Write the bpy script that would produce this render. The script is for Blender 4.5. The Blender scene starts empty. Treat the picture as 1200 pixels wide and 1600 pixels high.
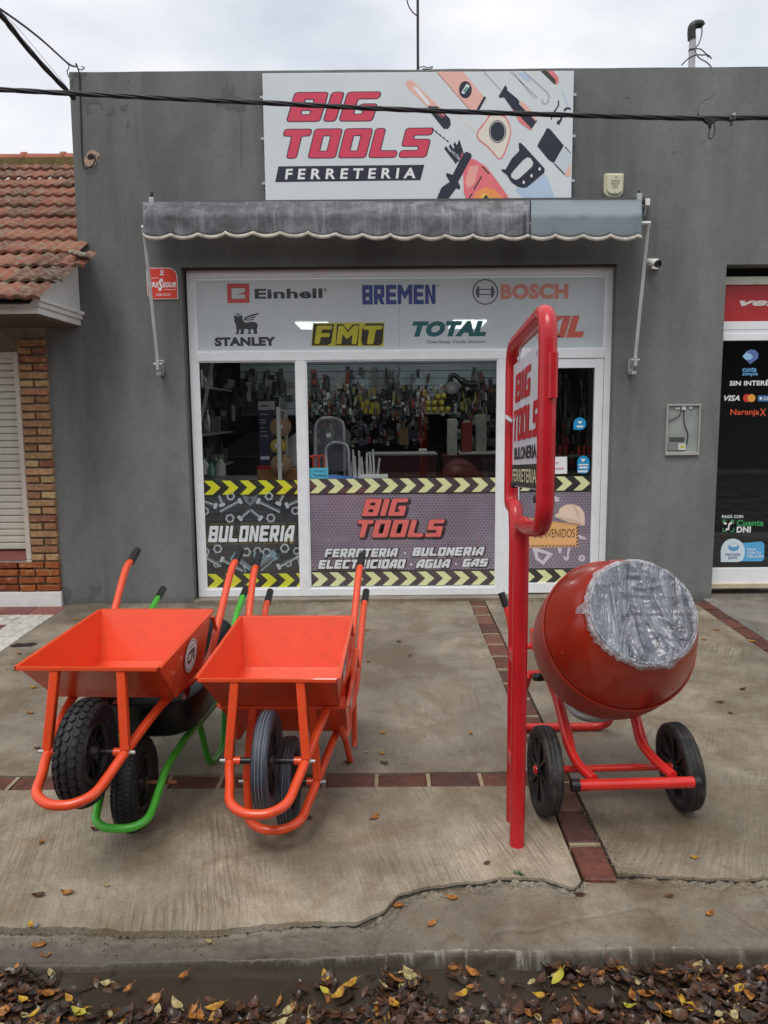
import bpy, bmesh, math, random
from mathutils import Vector, Matrix, Euler, noise
R = math.radians
rnd = random.Random(7)
sc = bpy.context.scene
col = sc.collection

# ------------------------------------------------------------------ camera, sky, sun, exposure
CAMH, TH, PH, FL = 1.63, R(7.3), .0085, 1200.0
vf = Vector((0, math.cos(TH), -math.sin(TH)))
_u0 = Vector((0, math.sin(TH), math.cos(TH)))
_r0 = Vector((1, 0, 0))
vr = _r0 * math.cos(PH) - _u0 * math.sin(PH)
vu = _r0 * math.sin(PH) + _u0 * math.cos(PH)
cd = bpy.data.cameras.new('camera')
cam = bpy.data.objects.new('camera', cd)
col.objects.link(cam)
m3 = Matrix((vr, vu, -vf)).transposed()
cam.matrix_world = Matrix.Translation((0, 0, CAMH)) @ m3.to_4x4()
cd.sensor_fit = 'VERTICAL'
cd.sensor_height = 36
cd.lens = 27
cd.clip_end = 500
sc.camera = cam

SUN_EL, SUN_AZ = R(62), R(200)          # azimuth clockwise from +Y
w = bpy.data.worlds.new('World')
sc.world = w
w.use_nodes = True
wn = w.node_tree.nodes
wl = w.node_tree.links
bg = wn['Background']
bg.inputs['Strength'].default_value = .1
sky = wn.new('ShaderNodeTexSky')
sky.sky_type = 'NISHITA'
sky.sun_disc = False
sky.sun_elevation = SUN_EL
sky.sun_rotation = SUN_AZ
tc = wn.new('ShaderNodeTexCoord')
nz = wn.new('ShaderNodeTexNoise')
nz.inputs['Scale'].default_value = 2.2
nz.inputs['Detail'].default_value = 5
nz.inputs['Roughness'].default_value = .5
mp = wn.new('ShaderNodeMapping')
mp.inputs['Location'].default_value = (3.1, .4, 1.3)
mp.inputs['Scale'].default_value = (1, 1, 2.2)
wl.new(tc.outputs['Generated'], mp.inputs['Vector'])
wl.new(mp.outputs['Vector'], nz.inputs['Vector'])
rp = wn.new('ShaderNodeValToRGB')
rp.color_ramp.elements[0].position = .3
rp.color_ramp.elements[0].color = (.5, .5, .5, 1)
rp.color_ramp.elements[1].position = .58
rp.color_ramp.elements[1].color = (1, 1, 1, 1)
wl.new(nz.outputs['Fac'], rp.inputs['Fac'])
nz2 = wn.new('ShaderNodeTexNoise')
nz2.inputs['Scale'].default_value = 3.5
nz2.inputs['Detail'].default_value = 6
wl.new(mp.outputs['Vector'], nz2.inputs['Vector'])
cr = wn.new('ShaderNodeValToRGB')
cr.color_ramp.elements[0].position = .3
cr.color_ramp.elements[0].color = (6.6, 6.8, 7.1, 1)
cr.color_ramp.elements[1].position = .7
cr.color_ramp.elements[1].color = (8.2, 8.25, 8.3, 1)
wl.new(nz2.outputs['Fac'], cr.inputs['Fac'])
mx = wn.new('ShaderNodeMix')
mx.data_type = 'RGBA'
wl.new(rp.outputs['Color'], mx.inputs['Factor'])
wl.new(sky.outputs['Color'], mx.inputs['A'])
wl.new(cr.outputs['Color'], mx.inputs['B'])
wl.new(mx.outputs['Result'], bg.inputs['Color'])

sd = bpy.data.lights.new('sun', 'SUN')
sd.energy = 1.3
sd.angle = R(25)
sd.color = (1, .96, .9)
so = bpy.data.objects.new('sun', sd)
col.objects.link(so)
sdir = Vector((math.sin(SUN_AZ) * math.cos(SUN_EL), math.cos(SUN_AZ) * math.cos(SUN_EL), math.sin(SUN_EL)))
so.rotation_euler = sdir.to_track_quat('Z', 'Y').to_euler()
vs = sc.view_settings
vs.view_transform = 'Standard'
vs.look = 'None'
vs.exposure = 0.42
vs.gamma = 1
vs.use_curve_mapping = False
sc.cycles.max_bounces = 8
sc.cycles.transparent_max_bounces = 16

# ------------------------------------------------------------------ measuring helpers
def ray(px, py):
    return vf + vr * ((px - 600) / FL) + vu * ((800 - py) / FL)
def FP(px, py, Y):                      # the point of the upright plane y = Y
    d = ray(px, py)
    t = Y / d.y
    return Vector((d.x * t, Y, CAMH + d.z * t))
def WP(px, py, wd):
    return Vector((0, 0, CAMH)) + ray(px, py) * wd
D0 = 6.57
def gz(y):                              # the pavement falls 3% to the street
    return -.03 * (D0 - y)
def GP(px, py, dz=0):
    d = ray(px, py)
    t = (-.03 * D0 + dz - CAMH) / (d.z - .03 * d.y)
    return Vector((d.x * t, d.y * t, CAMH + d.z * t))

# ------------------------------------------------------------------ mesh helpers
class MB:
    def __init__(s):
        s.v = []; s.f = []; s.sm = []; s.mi = []; s.cur = 0
    def add(s, vs_, fs, smooth=False):
        o = len(s.v)
        s.v += [Vector(p) for p in vs_]
        for f in fs:
            s.f.append([i + o for i in f]); s.sm.append(smooth); s.mi.append(s.cur)
        return s
    def box(s, a, b, M=None):
        x0, y0, z0 = a; x1, y1, z1 = b
        p = [Vector(q) for q in ((x0, y0, z0), (x1, y0, z0), (x1, y1, z0), (x0, y1, z0), (x0, y0, z1), (x1, y0, z1), (x1, y1, z1), (x0, y1, z1))]
        if M is not None: p = [M @ q for q in p]
        return s.add(p, [(0, 3, 2, 1), (4, 5, 6, 7), (0, 1, 5, 4), (1, 2, 6, 5), (2, 3, 7, 6), (3, 0, 4, 7)])
    def cbox(s, c, d, M=None):
        c = Vector(c)
        return s.box((c.x - d[0] / 2, c.y - d[1] / 2, c.z - d[2] / 2), (c.x + d[0] / 2, c.y + d[1] / 2, c.z + d[2] / 2), M)
    def tube(s, pts, r, seg=12, cap=True, closed=False, sq=False):
        pts = [Vector(p) for p in pts]
        n = len(pts); rings = []
        rr = r if isinstance(r, (list, tuple)) else [r] * n
        up = None
        for i, p in enumerate(pts):
            if closed: t = (pts[(i + 1) % n] - pts[i - 1])
            else: t = (pts[min(i + 1, n - 1)] - pts[max(i - 1, 0)])
            t = t.normalized() if t.length > 1e-9 else Vector((0, 0, 1))
            if up is None:
                up = t.orthogonal().normalized() if not sq else (Vector((1, 0, 0)) - t * t.x).normalized()
            up = (up - t * up.dot(t))
            up = up.normalized() if up.length > 1e-6 else t.orthogonal().normalized()
            bi = t.cross(up)
            k = .7854 if sq else 0
            rings.append([p + (up * math.cos(2 * math.pi * j / seg + k) + bi * math.sin(2 * math.pi * j / seg + k)) * rr[i] for j in range(seg)])
        o = []
        for g in rings: o += g
        fs = []
        m = n if closed else n - 1
        for i in range(m):
            for j in range(seg):
                a = i * seg + j; b = i * seg + (j + 1) % seg
                c = ((i + 1) % n) * seg + (j + 1) % seg; d = ((i + 1) % n) * seg + j
                fs.append((a, b, c, d))
        s.add(o, fs, not sq)
        if cap and not closed:
            k = len(s.v) - len(o)
            s.add(rings[0], [tuple(range(seg - 1, -1, -1))]); s.add(rings[-1], [tuple(range(seg))])
        return s
    def lathe(s, prof, M, seg=32, smooth=True, arc=None):
        # prof: (radius, t) revolved about local Z, placed by M
        o = []; fs = []
        n = len(prof)
        for j in range(seg):
            a = 2 * math.pi * j / seg
            for r_, t in prof: o.append(M @ Vector((r_ * math.cos(a), r_ * math.sin(a), t)))
        for j in range(seg):
            k = (j + 1) % seg
            for i in range(n - 1): fs.append((j * n + i, k * n + i, k * n + i + 1, j * n + i + 1))
        return s.add(o, fs, smooth)
    def prism(s, poly, a, b):           # poly: 3D points, extruded from offset a to b (vectors)
        n = len(poly); a = Vector(a); b = Vector(b)
        P0 = [Vector(p) + a for p in poly]; P1 = [Vector(p) + b for p in poly]
        return s.add(P0 + P1, [tuple(range(n - 1, -1, -1)), tuple(range(n, 2 * n))] + [(i, (i + 1) % n, n + (i + 1) % n, n + i) for i in range(n)])
    def build(s, name, mt, parent=None, bevel=0, kind=None, seg=2):
        me = bpy.data.meshes.new(name)
        v = s.v
        if parent is not None:
            pm = WM[parent.name].inverted() if parent.name in WM else Matrix()
            v = [pm @ p for p in v]
        me.from_pydata([tuple(p) for p in v], [], s.f)
        me.polygons.foreach_set('use_smooth', s.sm)
        me.polygons.foreach_set('material_index', s.mi)
        for q in (mt if isinstance(mt, (list, tuple)) else [mt]): me.materials.append(q)
        bm = bmesh.new(); bm.from_mesh(me)
        bmesh.ops.recalc_face_normals(bm, faces=bm.faces)
        bm.to_mesh(me); bm.free()
        o = bpy.data.objects.new(name, me)
        col.objects.link(o)
        if parent is not None:
            o.parent = parent
        WM[o.name] = WM[parent.name].copy() if parent is not None and parent.name in WM else Matrix()
        if bevel:
            b = o.modifiers.new('bevel', 'BEVEL'); b.width = bevel; b.segments = seg; b.limit_method = 'ANGLE'; b.angle_limit = R(35)
            b.harden_normals = False
        if kind: o['kind'] = kind
        return o
WM = {}
def tag(o, label, cat, group=None):
    o['label'] = label; o['category'] = cat
    if group: o['group'] = group
    return o
def thing(name, label, cat, loc=(0, 0, 0), rz=0, group=None, M=None):
    o = bpy.data.objects.new(name, None)
    col.objects.link(o)
    o.empty_display_size = .1
    Mx = M if M is not None else Matrix.Translation(loc) @ Matrix.Rotation(rz, 4, 'Z')
    o.matrix_basis = Mx
    WM[o.name] = Mx.copy()
    return tag(o, label, cat, group)
def copy_tree(o, parent=None):
    c = o.copy(); col.objects.link(c)
    if parent is not None: c.parent = parent
    for ch in list(o.children): copy_tree(ch, c)
    return c
def smooth_path(pts, n=8, closed=False):
    pts = [Vector(p) for p in pts]; out = []
    N = len(pts)
    rng = range(N) if closed else range(N - 1)
    for i in rng:
        if closed: p0, p1, p2, p3 = pts[i - 1], pts[i], pts[(i + 1) % N], pts[(i + 2) % N]
        else: p0, p1, p2, p3 = pts[max(i - 1, 0)], pts[i], pts[i + 1], pts[min(i + 2, N - 1)]
        for k in range(n):
            t = k / n
            out.append(.5 * ((2 * p1) + (p2 - p0) * t + (2 * p0 - 5 * p1 + 4 * p2 - p3) * t * t + (3 * p1 - p0 - 3 * p2 + p3) * t ** 3))
    if not closed: out.append(pts[-1])
    return out
def fillet(pts, r, n=6, closed=False):  # straight runs with round bends
    pts = [Vector(p) for p in pts]; N = len(pts); out = []
    for i, p in enumerate(pts):
        if not closed and i in (0, N - 1): out.append(p); continue
        a = pts[i - 1]; b = pts[(i + 1) % N]
        rr = r[i] if isinstance(r, (list, tuple)) else r
        d1 = (a - p); d2 = (b - p)
        k = min(rr, d1.length * .49, d2.length * .49)
        A = p + d1.normalized() * k; B = p + d2.normalized() * k
        for j in range(n + 1):
            t = j / n
            out.append(A * (1 - t) ** 2 + p * 2 * t * (1 - t) + B * t * t)
    return out

# ------------------------------------------------------------------ materials
def srgb(r, g, b):
    f = lambda c: (c / 255 / 12.92) if c / 255 <= .04045 else ((c / 255 + .055) / 1.055) ** 2.4
    return (f(r), f(g), f(b))
def scl(c, k): return tuple(x * k for x in c)
class NT:
    def __init__(s, name):
        s.m = bpy.data.materials.new(name); s.m.use_nodes = True
        s.n = s.m.node_tree.nodes; s.l = s.m.node_tree.links
        s.b = s.n['Principled BSDF']; s.out = s.n['Material Output']
    def node(s, t, **k):
        q = s.n.new(t)
        for a, v in k.items(): setattr(q, a, v)
        return q
    def co(s, kind='Object'):
        return s.node('ShaderNodeTexCoord').outputs[kind]
    def map(s, vec, scale=(1, 1, 1), loc=(0, 0, 0), rot=(0, 0, 0)):
        q = s.node('ShaderNodeMapping'); q.inputs['Scale'].default_value = scale; q.inputs['Location'].default_value = loc; q.inputs['Rotation'].default_value = rot
        s.l.new(vec, q.inputs['Vector']); return q.outputs['Vector']
    def noise(s, vec, scale, detail=4, rough=.55, dist=0, out='Fac'):
        q = s.node('ShaderNodeTexNoise'); q.inputs['Scale'].default_value = scale; q.inputs['Detail'].default_value = detail
        q.inputs['Roughness'].default_value = rough; q.inputs['Distortion'].default_value = dist
        s.l.new(vec, q.inputs['Vector']); return q.outputs[out]
    def ramp(s, fac, stops, interp='LINEAR'):
        q = s.node('ShaderNodeValToRGB'); e = q.color_ramp.elements; q.color_ramp.interpolation = interp
        while len(e) < len(stops): e.new(.5)
        for a, (p, c) in zip(e, stops):
            a.position = p; a.color = (c, c, c, 1) if isinstance(c, (int, float)) else (*c, 1)
        s.l.new(fac, q.inputs['Fac']); return q.outputs['Color']
    def mix(s, fac, a, b, mode='MIX'):
        q = s.node('ShaderNodeMix', data_type='RGBA', blend_type=mode)
        for k, v in (('Factor', fac), ('A', a), ('B', b)):
            if isinstance(v, (int, float)) and k == 'Factor': q.inputs[k].default_value = v
            elif isinstance(v, (tuple, list)): q.inputs[k].default_value = (*v, 1)
            else: s.l.new(v, q.inputs[k])
        return q.outputs['Result']
    def math(s, op, a, b=0, clamp=False):
        q = s.node('ShaderNodeMath', operation=op, use_clamp=clamp)
        for i, v in enumerate((a, b)):
            if isinstance(v, (int, float)): q.inputs[i].default_value = v
            else: s.l.new(v, q.inputs[i])
        return q.outputs[0]
    def bump(s, h, strength=.3, dist=.01, nrm=None):
        q = s.node('ShaderNodeBump'); q.inputs['Strength'].default_value = strength; q.inputs['Distance'].default_value = dist
        s.l.new(h, q.inputs['Height'])
        if nrm is not None: s.l.new(nrm, q.inputs['Normal'])
        return q.outputs['Normal']
    def set(s, **k):
        for a, v in k.items():
            i = s.b.inputs[{'color': 'Base Color', 'rough': 'Roughness', 'metal': 'Metallic', 'normal': 'Normal', 'alpha': 'Alpha', 'coat': 'Coat Weight', 'spec': 'Specular IOR Level', 'trans': 'Transmission Weight'}.get(a, a)]
            if isinstance(v, (int, float)): i.default_value = v
            elif isinstance(v, tuple): i.default_value = (*v, 1)
            else: s.l.new(v, i)
        return s.m
MC = {}
def plain(name, c, rough=.5, metal=0, var=.12, scale=9, bump=0, bscale=60, coat=0, spec=.5, dirt=0, dirtc=(.05, .04, .03)):
    if name in MC: return MC[name]
    t = NT(name); co = t.co()
    n = t.noise(co, scale, 5, .6)
    k = t.ramp(n, [(.3, 1 - var), (.7, 1 + var * .5)])
    cc = t.mix(1.0, c, k, 'MULTIPLY')
    if dirt:
        dn = t.noise(co, 14, 8, .7)
        df = t.ramp(dn, [(.55 - dirt * .15, 0.0), (.75, dirt)])
        cc = t.mix(df, cc, dirtc)
    rr = t.ramp(n, [(.3, max(0, rough - .06)), (.7, min(1, rough + .08))])
    t.set(color=cc, rough=rr, metal=metal, coat=coat, spec=spec)
    if bump: t.set(normal=t.bump(t.noise(co, bscale, 4, .6), .6, bump))
    MC[name] = t.m
    return t.m
def flatc(name, c, rough=.5):
    return plain(name, c, rough, var=.04, scale=3)

def m_stucco(name, base):
    t = NT(name); co = t.co()
    big = t.noise(t.map(co, (1, 1, .35)), 1.3, 5, .6, .3)
    streak = t.noise(t.map(co, (7, 1, .35)), 1.0, 6, .65, .4)
    fine = t.noise(co, 60, 4, .6)
    pit = t.noise(co, 9, 6, .65)
    c1 = t.ramp(big, [(.36, scl(base, .74)), (.5, base), (.64, scl(base, 1.24))])
    c2 = t.mix(t.ramp(streak, [(.46, 0.0), (.78, .42)]), c1, scl(base, 1.42))
    c3 = t.mix(t.ramp(pit, [(.3, .22), (.5, 0.0)]), c2, scl(base, .62))
    scr = t.noise(t.map(co, (1, 1, 9)), 6, 3, .6, 1.5)
    c3 = t.mix(t.math('MULTIPLY', t.ramp(scr, [(.70, 0.0), (.73, .5)]), t.ramp(t.noise(co, 2.7, 3, .5), [(.5, 0.0), (.6, 1.0)])), c3, scl(base, 1.9))
    tro = t.noise(t.map(co, (1, 1, 1), rot=(0, .5, 0)), 22, 8, .75, .8)
    c3 = t.mix(t.ramp(tro, [(.35, .25), (.5, 0.0)]), c3, scl(base, .6))
    c4 = t.mix(.16, c3, fine, 'OVERLAY')
    # peeled, darker flakes near the top
    sep = t.node('ShaderNodeSeparateXYZ'); t.l.new(co, sep.inputs[0])
    fl = t.noise(co, 3.3, 5, .6, 1.2)
    flm = t.ramp(fl, [(.655, 0.0), (.665, 1.0)])
    zm = t.ramp(t.math('MULTIPLY', sep.outputs['Z'], .2), [(.70, 0.0), (.76, .75)])
    c5 = t.mix(t.math('MULTIPLY', flm, zm), c4, scl(base, .55))
    # darker towards the foot
    ft = t.ramp(t.math('ADD', sep.outputs['Z'], t.math('MULTIPLY', pit, .12)), [(.055, .6), (.12, 0.0)])
    c6 = t.mix(ft, c5, scl(base, .5))
    h = t.math('ADD', t.math('MULTIPLY', pit, .5), t.math('MULTIPLY', t.noise(co, 3, 4, .5), 1.0))
    t.set(color=c6, rough=.83, spec=.3, normal=t.bump(fine, .25, .003, t.bump(h, .35, .02)))
    return t.m
def m_concrete(name, base, ang=0., broom=1.0, seed=0, wet=.5, warp_=.07, foot=False):
    t = NT(name); co = t.co()
    cv = t.map(co, (1, 1, 1), (seed, seed * .7, 0), (0, 0, ang))
    big = t.noise(cv, 1.1, 6, .6, .6)
    mid = t.noise(cv, 5, 7, .65, .2)
    fine = t.noise(cv, 90, 3, .6)
    warp = t.noise(cv, 1.6, 2, .5, 0, 'Color')
    wv = t.node('ShaderNodeVectorMath', operation='MULTIPLY_ADD')
    t.l.new(warp, wv.inputs[0]); wv.inputs[1].default_value = (warp_, .02, 0); t.l.new(cv, wv.inputs[2])
    br = t.noise(t.map(wv.outputs[0], (1, .022, 1)), 120, 4, .7)
    mask = t.ramp(t.noise(cv, 1.9, 3, .5), [(.42, .12), (.62, 1.0)])
    lines = t.ramp(br, [(.36, 0.0), (.54, 1.0)])
    brm = t.math('MULTIPLY', t.math('SUBTRACT', 1.0, lines), mask)
    c = t.ramp(big, [(.34, (base[0] * .52, base[1] * .48, base[2] * .42)), (.45, scl(base, .86)), (.56, scl(base, 1.10)), (.68, (base[0] * 1.36, base[1] * 1.34, base[2] * 1.36))])
    c = t.mix(t.ramp(t.noise(cv, 2.4, 8, .7, 1.0), [(.46, 0.0), (.62, .62)]), c, (base[0] * .60, base[1] * .49, base[2] * .36))
    c = t.mix(t.ramp(mid, [(.35, .6), (.55, 0.0)]), c, (base[0] * .55, base[1] * .5, base[2] * .45))
    c = t.mix(t.ramp(mid, [(.6, 0.0), (.8, .35)]), c, scl(base, 1.5))
    c = t.mix(t.math('MULTIPLY', brm, .58 * broom), c, (base[0] * .42, base[1] * .36, base[2] * .29))
    c = t.mix(.34, c, fine, 'OVERLAY')
    c = t.mix(.28, c, t.noise(cv, 260, 2, .6), 'OVERLAY')
    hc = t.noise(cv, 1.3, 8, .62, 1.4); c = t.mix(t.math('MULTIPLY', t.ramp(t.math('ABSOLUTE', t.math('SUBTRACT', hc, .5)), [(.0, .75), (.0035, 0.0)]), t.ramp(t.noise(cv, 1.7, 2, .5), [(.52, 0.0), (.6, 1.0)])), c, scl(base, .3))
    c = t.mix(t.ramp(t.noise(cv, 34, 3, .5), [(.70, 0.0), (.73, .5)]), c, scl(base, .35))
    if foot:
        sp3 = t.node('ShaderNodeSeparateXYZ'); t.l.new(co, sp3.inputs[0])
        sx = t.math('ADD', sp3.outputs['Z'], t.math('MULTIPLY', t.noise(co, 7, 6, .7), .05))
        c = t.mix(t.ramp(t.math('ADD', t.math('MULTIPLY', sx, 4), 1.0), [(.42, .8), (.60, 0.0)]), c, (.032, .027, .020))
    ro = t.ramp(big, [(.38, .34 - .12 * wet), (.6, .62)])
    h = t.math('ADD', t.math('MULTIPLY', lines, .5 * broom), t.math('MULTIPLY', mid, 1.0))
    t.set(color=c, rough=ro, spec=.45, normal=t.bump(fine, .3, .003, t.bump(h, .45, .008)))
    return t.m
def m_random(name, stops, rough=.8, bump=.004, bscale=35, blotch=None, bl=(.5, .7)):
    t = NT(name); co = t.co()
    oi = t.node('ShaderNodeObjectInfo')
    geo = t.node('ShaderNodeNewGeometry')
    c = t.ramp(oi.outputs['Random'], stops)
    n = t.noise(geo.outputs['Position'], bscale, 6, .65)
    c = t.mix(1.0, c, t.ramp(n, [(.3, .68), (.7, 1.2)]), 'MULTIPLY')
    if blotch:
        n2 = t.noise(geo.outputs['Position'], 17, 7, .7)
        c = t.mix(t.ramp(n2, [(bl[0], 0.0), (bl[1], .85)]), c, blotch)
    t.set(color=c, rough=rough, spec=.35, normal=t.bump(n, .6, bump))
    return t.m
def m_glass(name, tint=(.97, .985, .985), op=0.12):
    t = NT(name)
    tr = t.node('ShaderNodeBsdfTransparent'); tr.inputs[0].default_value = (*tint, 1)
    gl = t.node('ShaderNodeBsdfGlossy'); gl.inputs['Roughness'].default_value = .0
    gl.inputs[0].default_value = (1, 1, 1, 1)
    ge = t.node('ShaderNodeNewGeometry'); dp = t.node('ShaderNodeVectorMath', operation='DOT_PRODUCT')
    t.l.new(ge.outputs['Incoming'], dp.inputs[0]); t.l.new(ge.outputs['Normal'], dp.inputs[1])
    sch = t.math('ADD', t.math('MULTIPLY', t.math('POWER', t.math('SUBTRACT', 1.0, t.math('ABSOLUTE', dp.outputs['Value'])), 5.0), .9), .075)
    mxs = t.node('ShaderNodeMixShader')
    t.l.new(sch, mxs.inputs[0]); t.l.new(tr.outputs[0], mxs.inputs[1]); t.l.new(gl.outputs[0], mxs.inputs[2])
    t.l.new(mxs.outputs[0], t.out.inputs['Surface'])
    return t.m

WALL = m_stucco('grey_stucco', scl(srgb(118, 120, 118), .87))
ALU = plain('white_aluminium', srgb(236, 238, 242), .35, var=.05, dirt=.12, dirtc=(.2, .19, .17))
GLASS = m_glass('shop_glass')
BLACK = plain('black_plastic', (.012, .012, .013), .42)
CABLE = plain('cable_black', (.008, .008, .012), .45)
ORANGE = plain('orange_paint', (.80, .078, .020), .32, var=.05, scale=5, coat=.3, dirt=.3, dirtc=(.34, .045, .014), bump=.0006, bscale=25)
GREEN = plain('green_paint', (.07, .45, .04), .35, coat=.2, var=.06, dirt=.2, dirtc=(.03, .05, .01))
SIGNRED = plain('sign_red_paint', (.56, .010, .018), .33, var=.1, scale=4, coat=.2, bump=.001, bscale=12, dirt=.35, dirtc=(.22, .006, .008))
MIXRED = plain('mixer_red_paint', (.40, .026, .008), .26, var=.12, scale=3.5, coat=.15, bump=.001, bscale=7, dirt=.3, dirtc=(.16, .03, .02))
MIXTUBE = plain('mixer_tube_red', (.66, .025, .018), .3, coat=.3, var=.08, dirt=.2)
RUBBER = plain('rubber', (.014, .014, .017), .62, var=.3, scale=12, dirt=.25, dirtc=(.09, .08, .07))
RUBBLUE = plain('solid_rubber', (.035, .045, .065), .42, var=.25, scale=12, dirt=.35, dirtc=(.14, .14, .15))
STEEL = plain('galvanised_steel', (.66, .67, .68), .4, .35, var=.15)
ZINC = plain('grey_metal_paint', (.45, .47, .48), .4, .3, var=.1)
WHITE = plain('white_paint', (.78, .78, .76), .55, var=.07, dirt=.18, dirtc=(.25, .23, .2))
CONC = scl(srgb(150, 142, 129), 1.0)

# ------------------------------------------------------------------ flat shapes and lettering
def fill2d(contours, offset=0.):
    cu = bpy.data.curves.new('t', 'CURVE'); cu.dimensions = '2D'; cu.fill_mode = 'BOTH'; cu.offset = offset
    for c in contours:
        sp = cu.splines.new('POLY'); sp.points.add(len(c) - 1)
        for q, (x, y) in zip(sp.points, c): q.co = (x, y, 0, 1)
        sp.use_cyclic_u = True
    return _curve_mesh(cu)
def _curve_mesh(cu):
    o = bpy.data.objects.new('t', cu)
    me = bpy.data.meshes.new_from_object(o)
    vs_ = [(v.co.x, v.co.y) for v in me.vertices]; fs = [tuple(p.vertices) for p in me.polygons]
    bpy.data.objects.remove(o); bpy.data.curves.remove(cu); bpy.data.meshes.remove(me)
    return vs_, fs
def font2d(s, bold=0., shear=0., cond=1.):
    cu = bpy.data.curves.new('t', 'FONT'); cu.body = s; cu.size = 1; cu.offset = bold; cu.shear = shear; cu.resolution_u = 3
    cu.space_character = 1 + bold * 1.2
    return _curve_mesh(cu)
def chamf(c, k):
    out = []; n = len(c)
    for i in range(n):
        a = Vector(c[i - 1]); p = Vector(c[i]); b = Vector(c[(i + 1) % n])
        d1 = (a - p).normalized(); d2 = (b - p).normalized()
        kk = min(k, (a - p).length * .45, (b - p).length * .45)
        out += [tuple(p + d1 * kk), tuple(p + d1 * kk * .3 + d2 * kk * .3), tuple(p + d2 * kk)]
    return out
def glyph(ch):
    w_, t, h = .78, .27, .22
    o = lambda x0, y0, x1, y1: [(x0, y0), (x0, y1), (x1, y1), (x1, y0)]
    G = {
        'I': [o(0, 0, t, 1)],
        'T': [[(0, 1), (w_, 1), (w_, 1 - h), (w_ / 2 + t / 2, 1 - h), (w_ / 2 + t / 2, 0), (w_ / 2 - t / 2, 0), (w_ / 2 - t / 2, 1 - h), (0, 1 - h)]],
        'O': [o(0, 0, w_, 1), o(t, h, w_ - t, 1 - h)],
        'D': [o(0, 0, w_, 1), o(t, h, w_ - t, 1 - h)],
        'L': [[(0, 1), (t, 1), (t, h), (w_, h), (w_, 0), (0, 0)]],
        'S': [[(0, 1), (w_, 1), (w_, 1 - h), (t, 1 - h), (t, .61), (w_, .61), (w_, 0), (0, 0), (0, h), (w_ - t, h), (w_ - t, .39), (0, .39)]],
        'G': [[(w_, 1), (0, 1), (0, 0), (w_, 0), (w_, .58), (w_ * .5, .58), (w_ * .5, .38), (w_ - t, .38), (w_ - t, h), (t, h), (t, 1 - h), (w_, 1 - h)]],
        'B': [o(0, 0, w_, 1), o(t, h, w_ - t, .39), o(t, .61, w_ - t, 1 - h)],
        'E': [[(0, 0), (0, 1), (w_, 1), (w_, 1 - h), (t, 1 - h), (t, .61), (w_ * .92, .61), (w_ * .92, .39), (t, .39), (t, h), (w_, h), (w_, 0)]],
        'F': [[(0, 0), (0, 1), (w_, 1), (w_, 1 - h), (t, 1 - h), (t, .59), (w_ * .92, .59), (w_ * .92, .37), (t, .37), (t, 0)]],
        'R': [[(0, 0), (0, 1), (w_, 1), (w_, .38), (w_ - .16, .33), (w_ + .04, 0), (w_ - t, 0), (w_ - t - .17, .30), (t, .30), (t, 0)], o(t, .54, w_ - t, 1 - h)],
        'A': [[(0, 0), (0, .55), (.30, 1), (w_, 1), (w_, 0), (w_ - t, 0), (w_ - t, .24), (t, .24), (t, 0)], [(t, .45), (t, .52), (.40, 1 - h), (w_ - t, 1 - h), (w_ - t, .45)]],
        'C': [[(w_, 1), (0, 1), (0, 0), (w_, 0), (w_, h), (t, h), (t, 1 - h), (w_, 1 - h)]],
        'U': [[(0, 1), (t, 1), (t, h), (w_ - t, h), (w_ - t, 1), (w_, 1), (w_, 0), (0, 0)]],
        'N': [[(0, 0), (0, 1), (t, 1), (w_ - t, .4), (w_ - t, 1), (w_, 1), (w_, 0), (w_ - t, 0), (t, .6), (t, 0)]],
        'M': [[(0, 0), (0, 1), (t, 1), (.55, .62), (1.1 - t, 1), (1.1, 1), (1.1, 0), (1.1 - t, 0), (1.1 - t, .55), (.55, .25), (t, .55), (t, 0)]],
        '.': [o(0, .4, .16, .6)],
    }
    g = G[ch]
    return g, max(p[0] for p in g[0])
def sq2d(s, shear=.2, off=0., ch=.07, gap=.11):
    V = []; F = []; x = 0
    for c in s:
        if c == ' ': x += .3; continue
        g, wd = glyph(c)
        vv, ff = fill2d([chamf([(px + x, py) for px, py in k], ch if i == 0 else ch * .5) for i, k in enumerate(g)], off)
        o = len(V); V += vv; F += [tuple(i + o for i in f) for f in ff]
        x += wd + gap
    return [(a + b * shear, b) for a, b in V], F
class Plane:
    def __init__(s, o, u, v, n): s.o = Vector(o); s.u = Vector(u); s.v = Vector(v); s.n = Vector(n)
    def p(s, a, b, d=0): return s.o + s.u * a + s.v * b + s.n * d
def fac(Y): return Plane((0, Y, 0), (1, 0, 0), (0, 0, 1), (0, -1, 0))
def fitbox(vf2, box, dv=(0, 1)):
    V, F = vf2; x0, y0, x1, y1 = box
    a0 = min(v[0] for v in V); a1 = max(v[0] for v in V); b0 = min(v[1] for v in V); b1 = max(v[1] for v in V)
    return [(x0 + (a - a0) / (a1 - a0) * (x1 - x0), y0 + (b - b0) / (b1 - b0) * (y1 - y0)) for a, b in V], F
def put(name, vf2, plane, d, mt, parent):
    mb = MB(); V, F = vf2
    mb.add([plane.p(a, b, d) for a, b in V], F)
    me = mb.build(name, mt, parent)
    # face towards the viewer side
    return me
def pbox(px0, py0, px1, py1, Y):         # pixel rectangle -> X0,Z0,X1,Z1 on the plane
    a = FP(px0, py1, Y); b = FP(px1, py0, Y); c = FP(px0, py0, Y); d = FP(px1, py1, Y)
    return ((a.x + c.x) / 2, (a.z + d.z) / 2, (b.x + d.x) / 2, (b.z + c.z) / 2)
def ppoly(pts, Y):
    return [(FP(x, y, Y).x, FP(x, y, Y).z) for x, y in pts]
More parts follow.
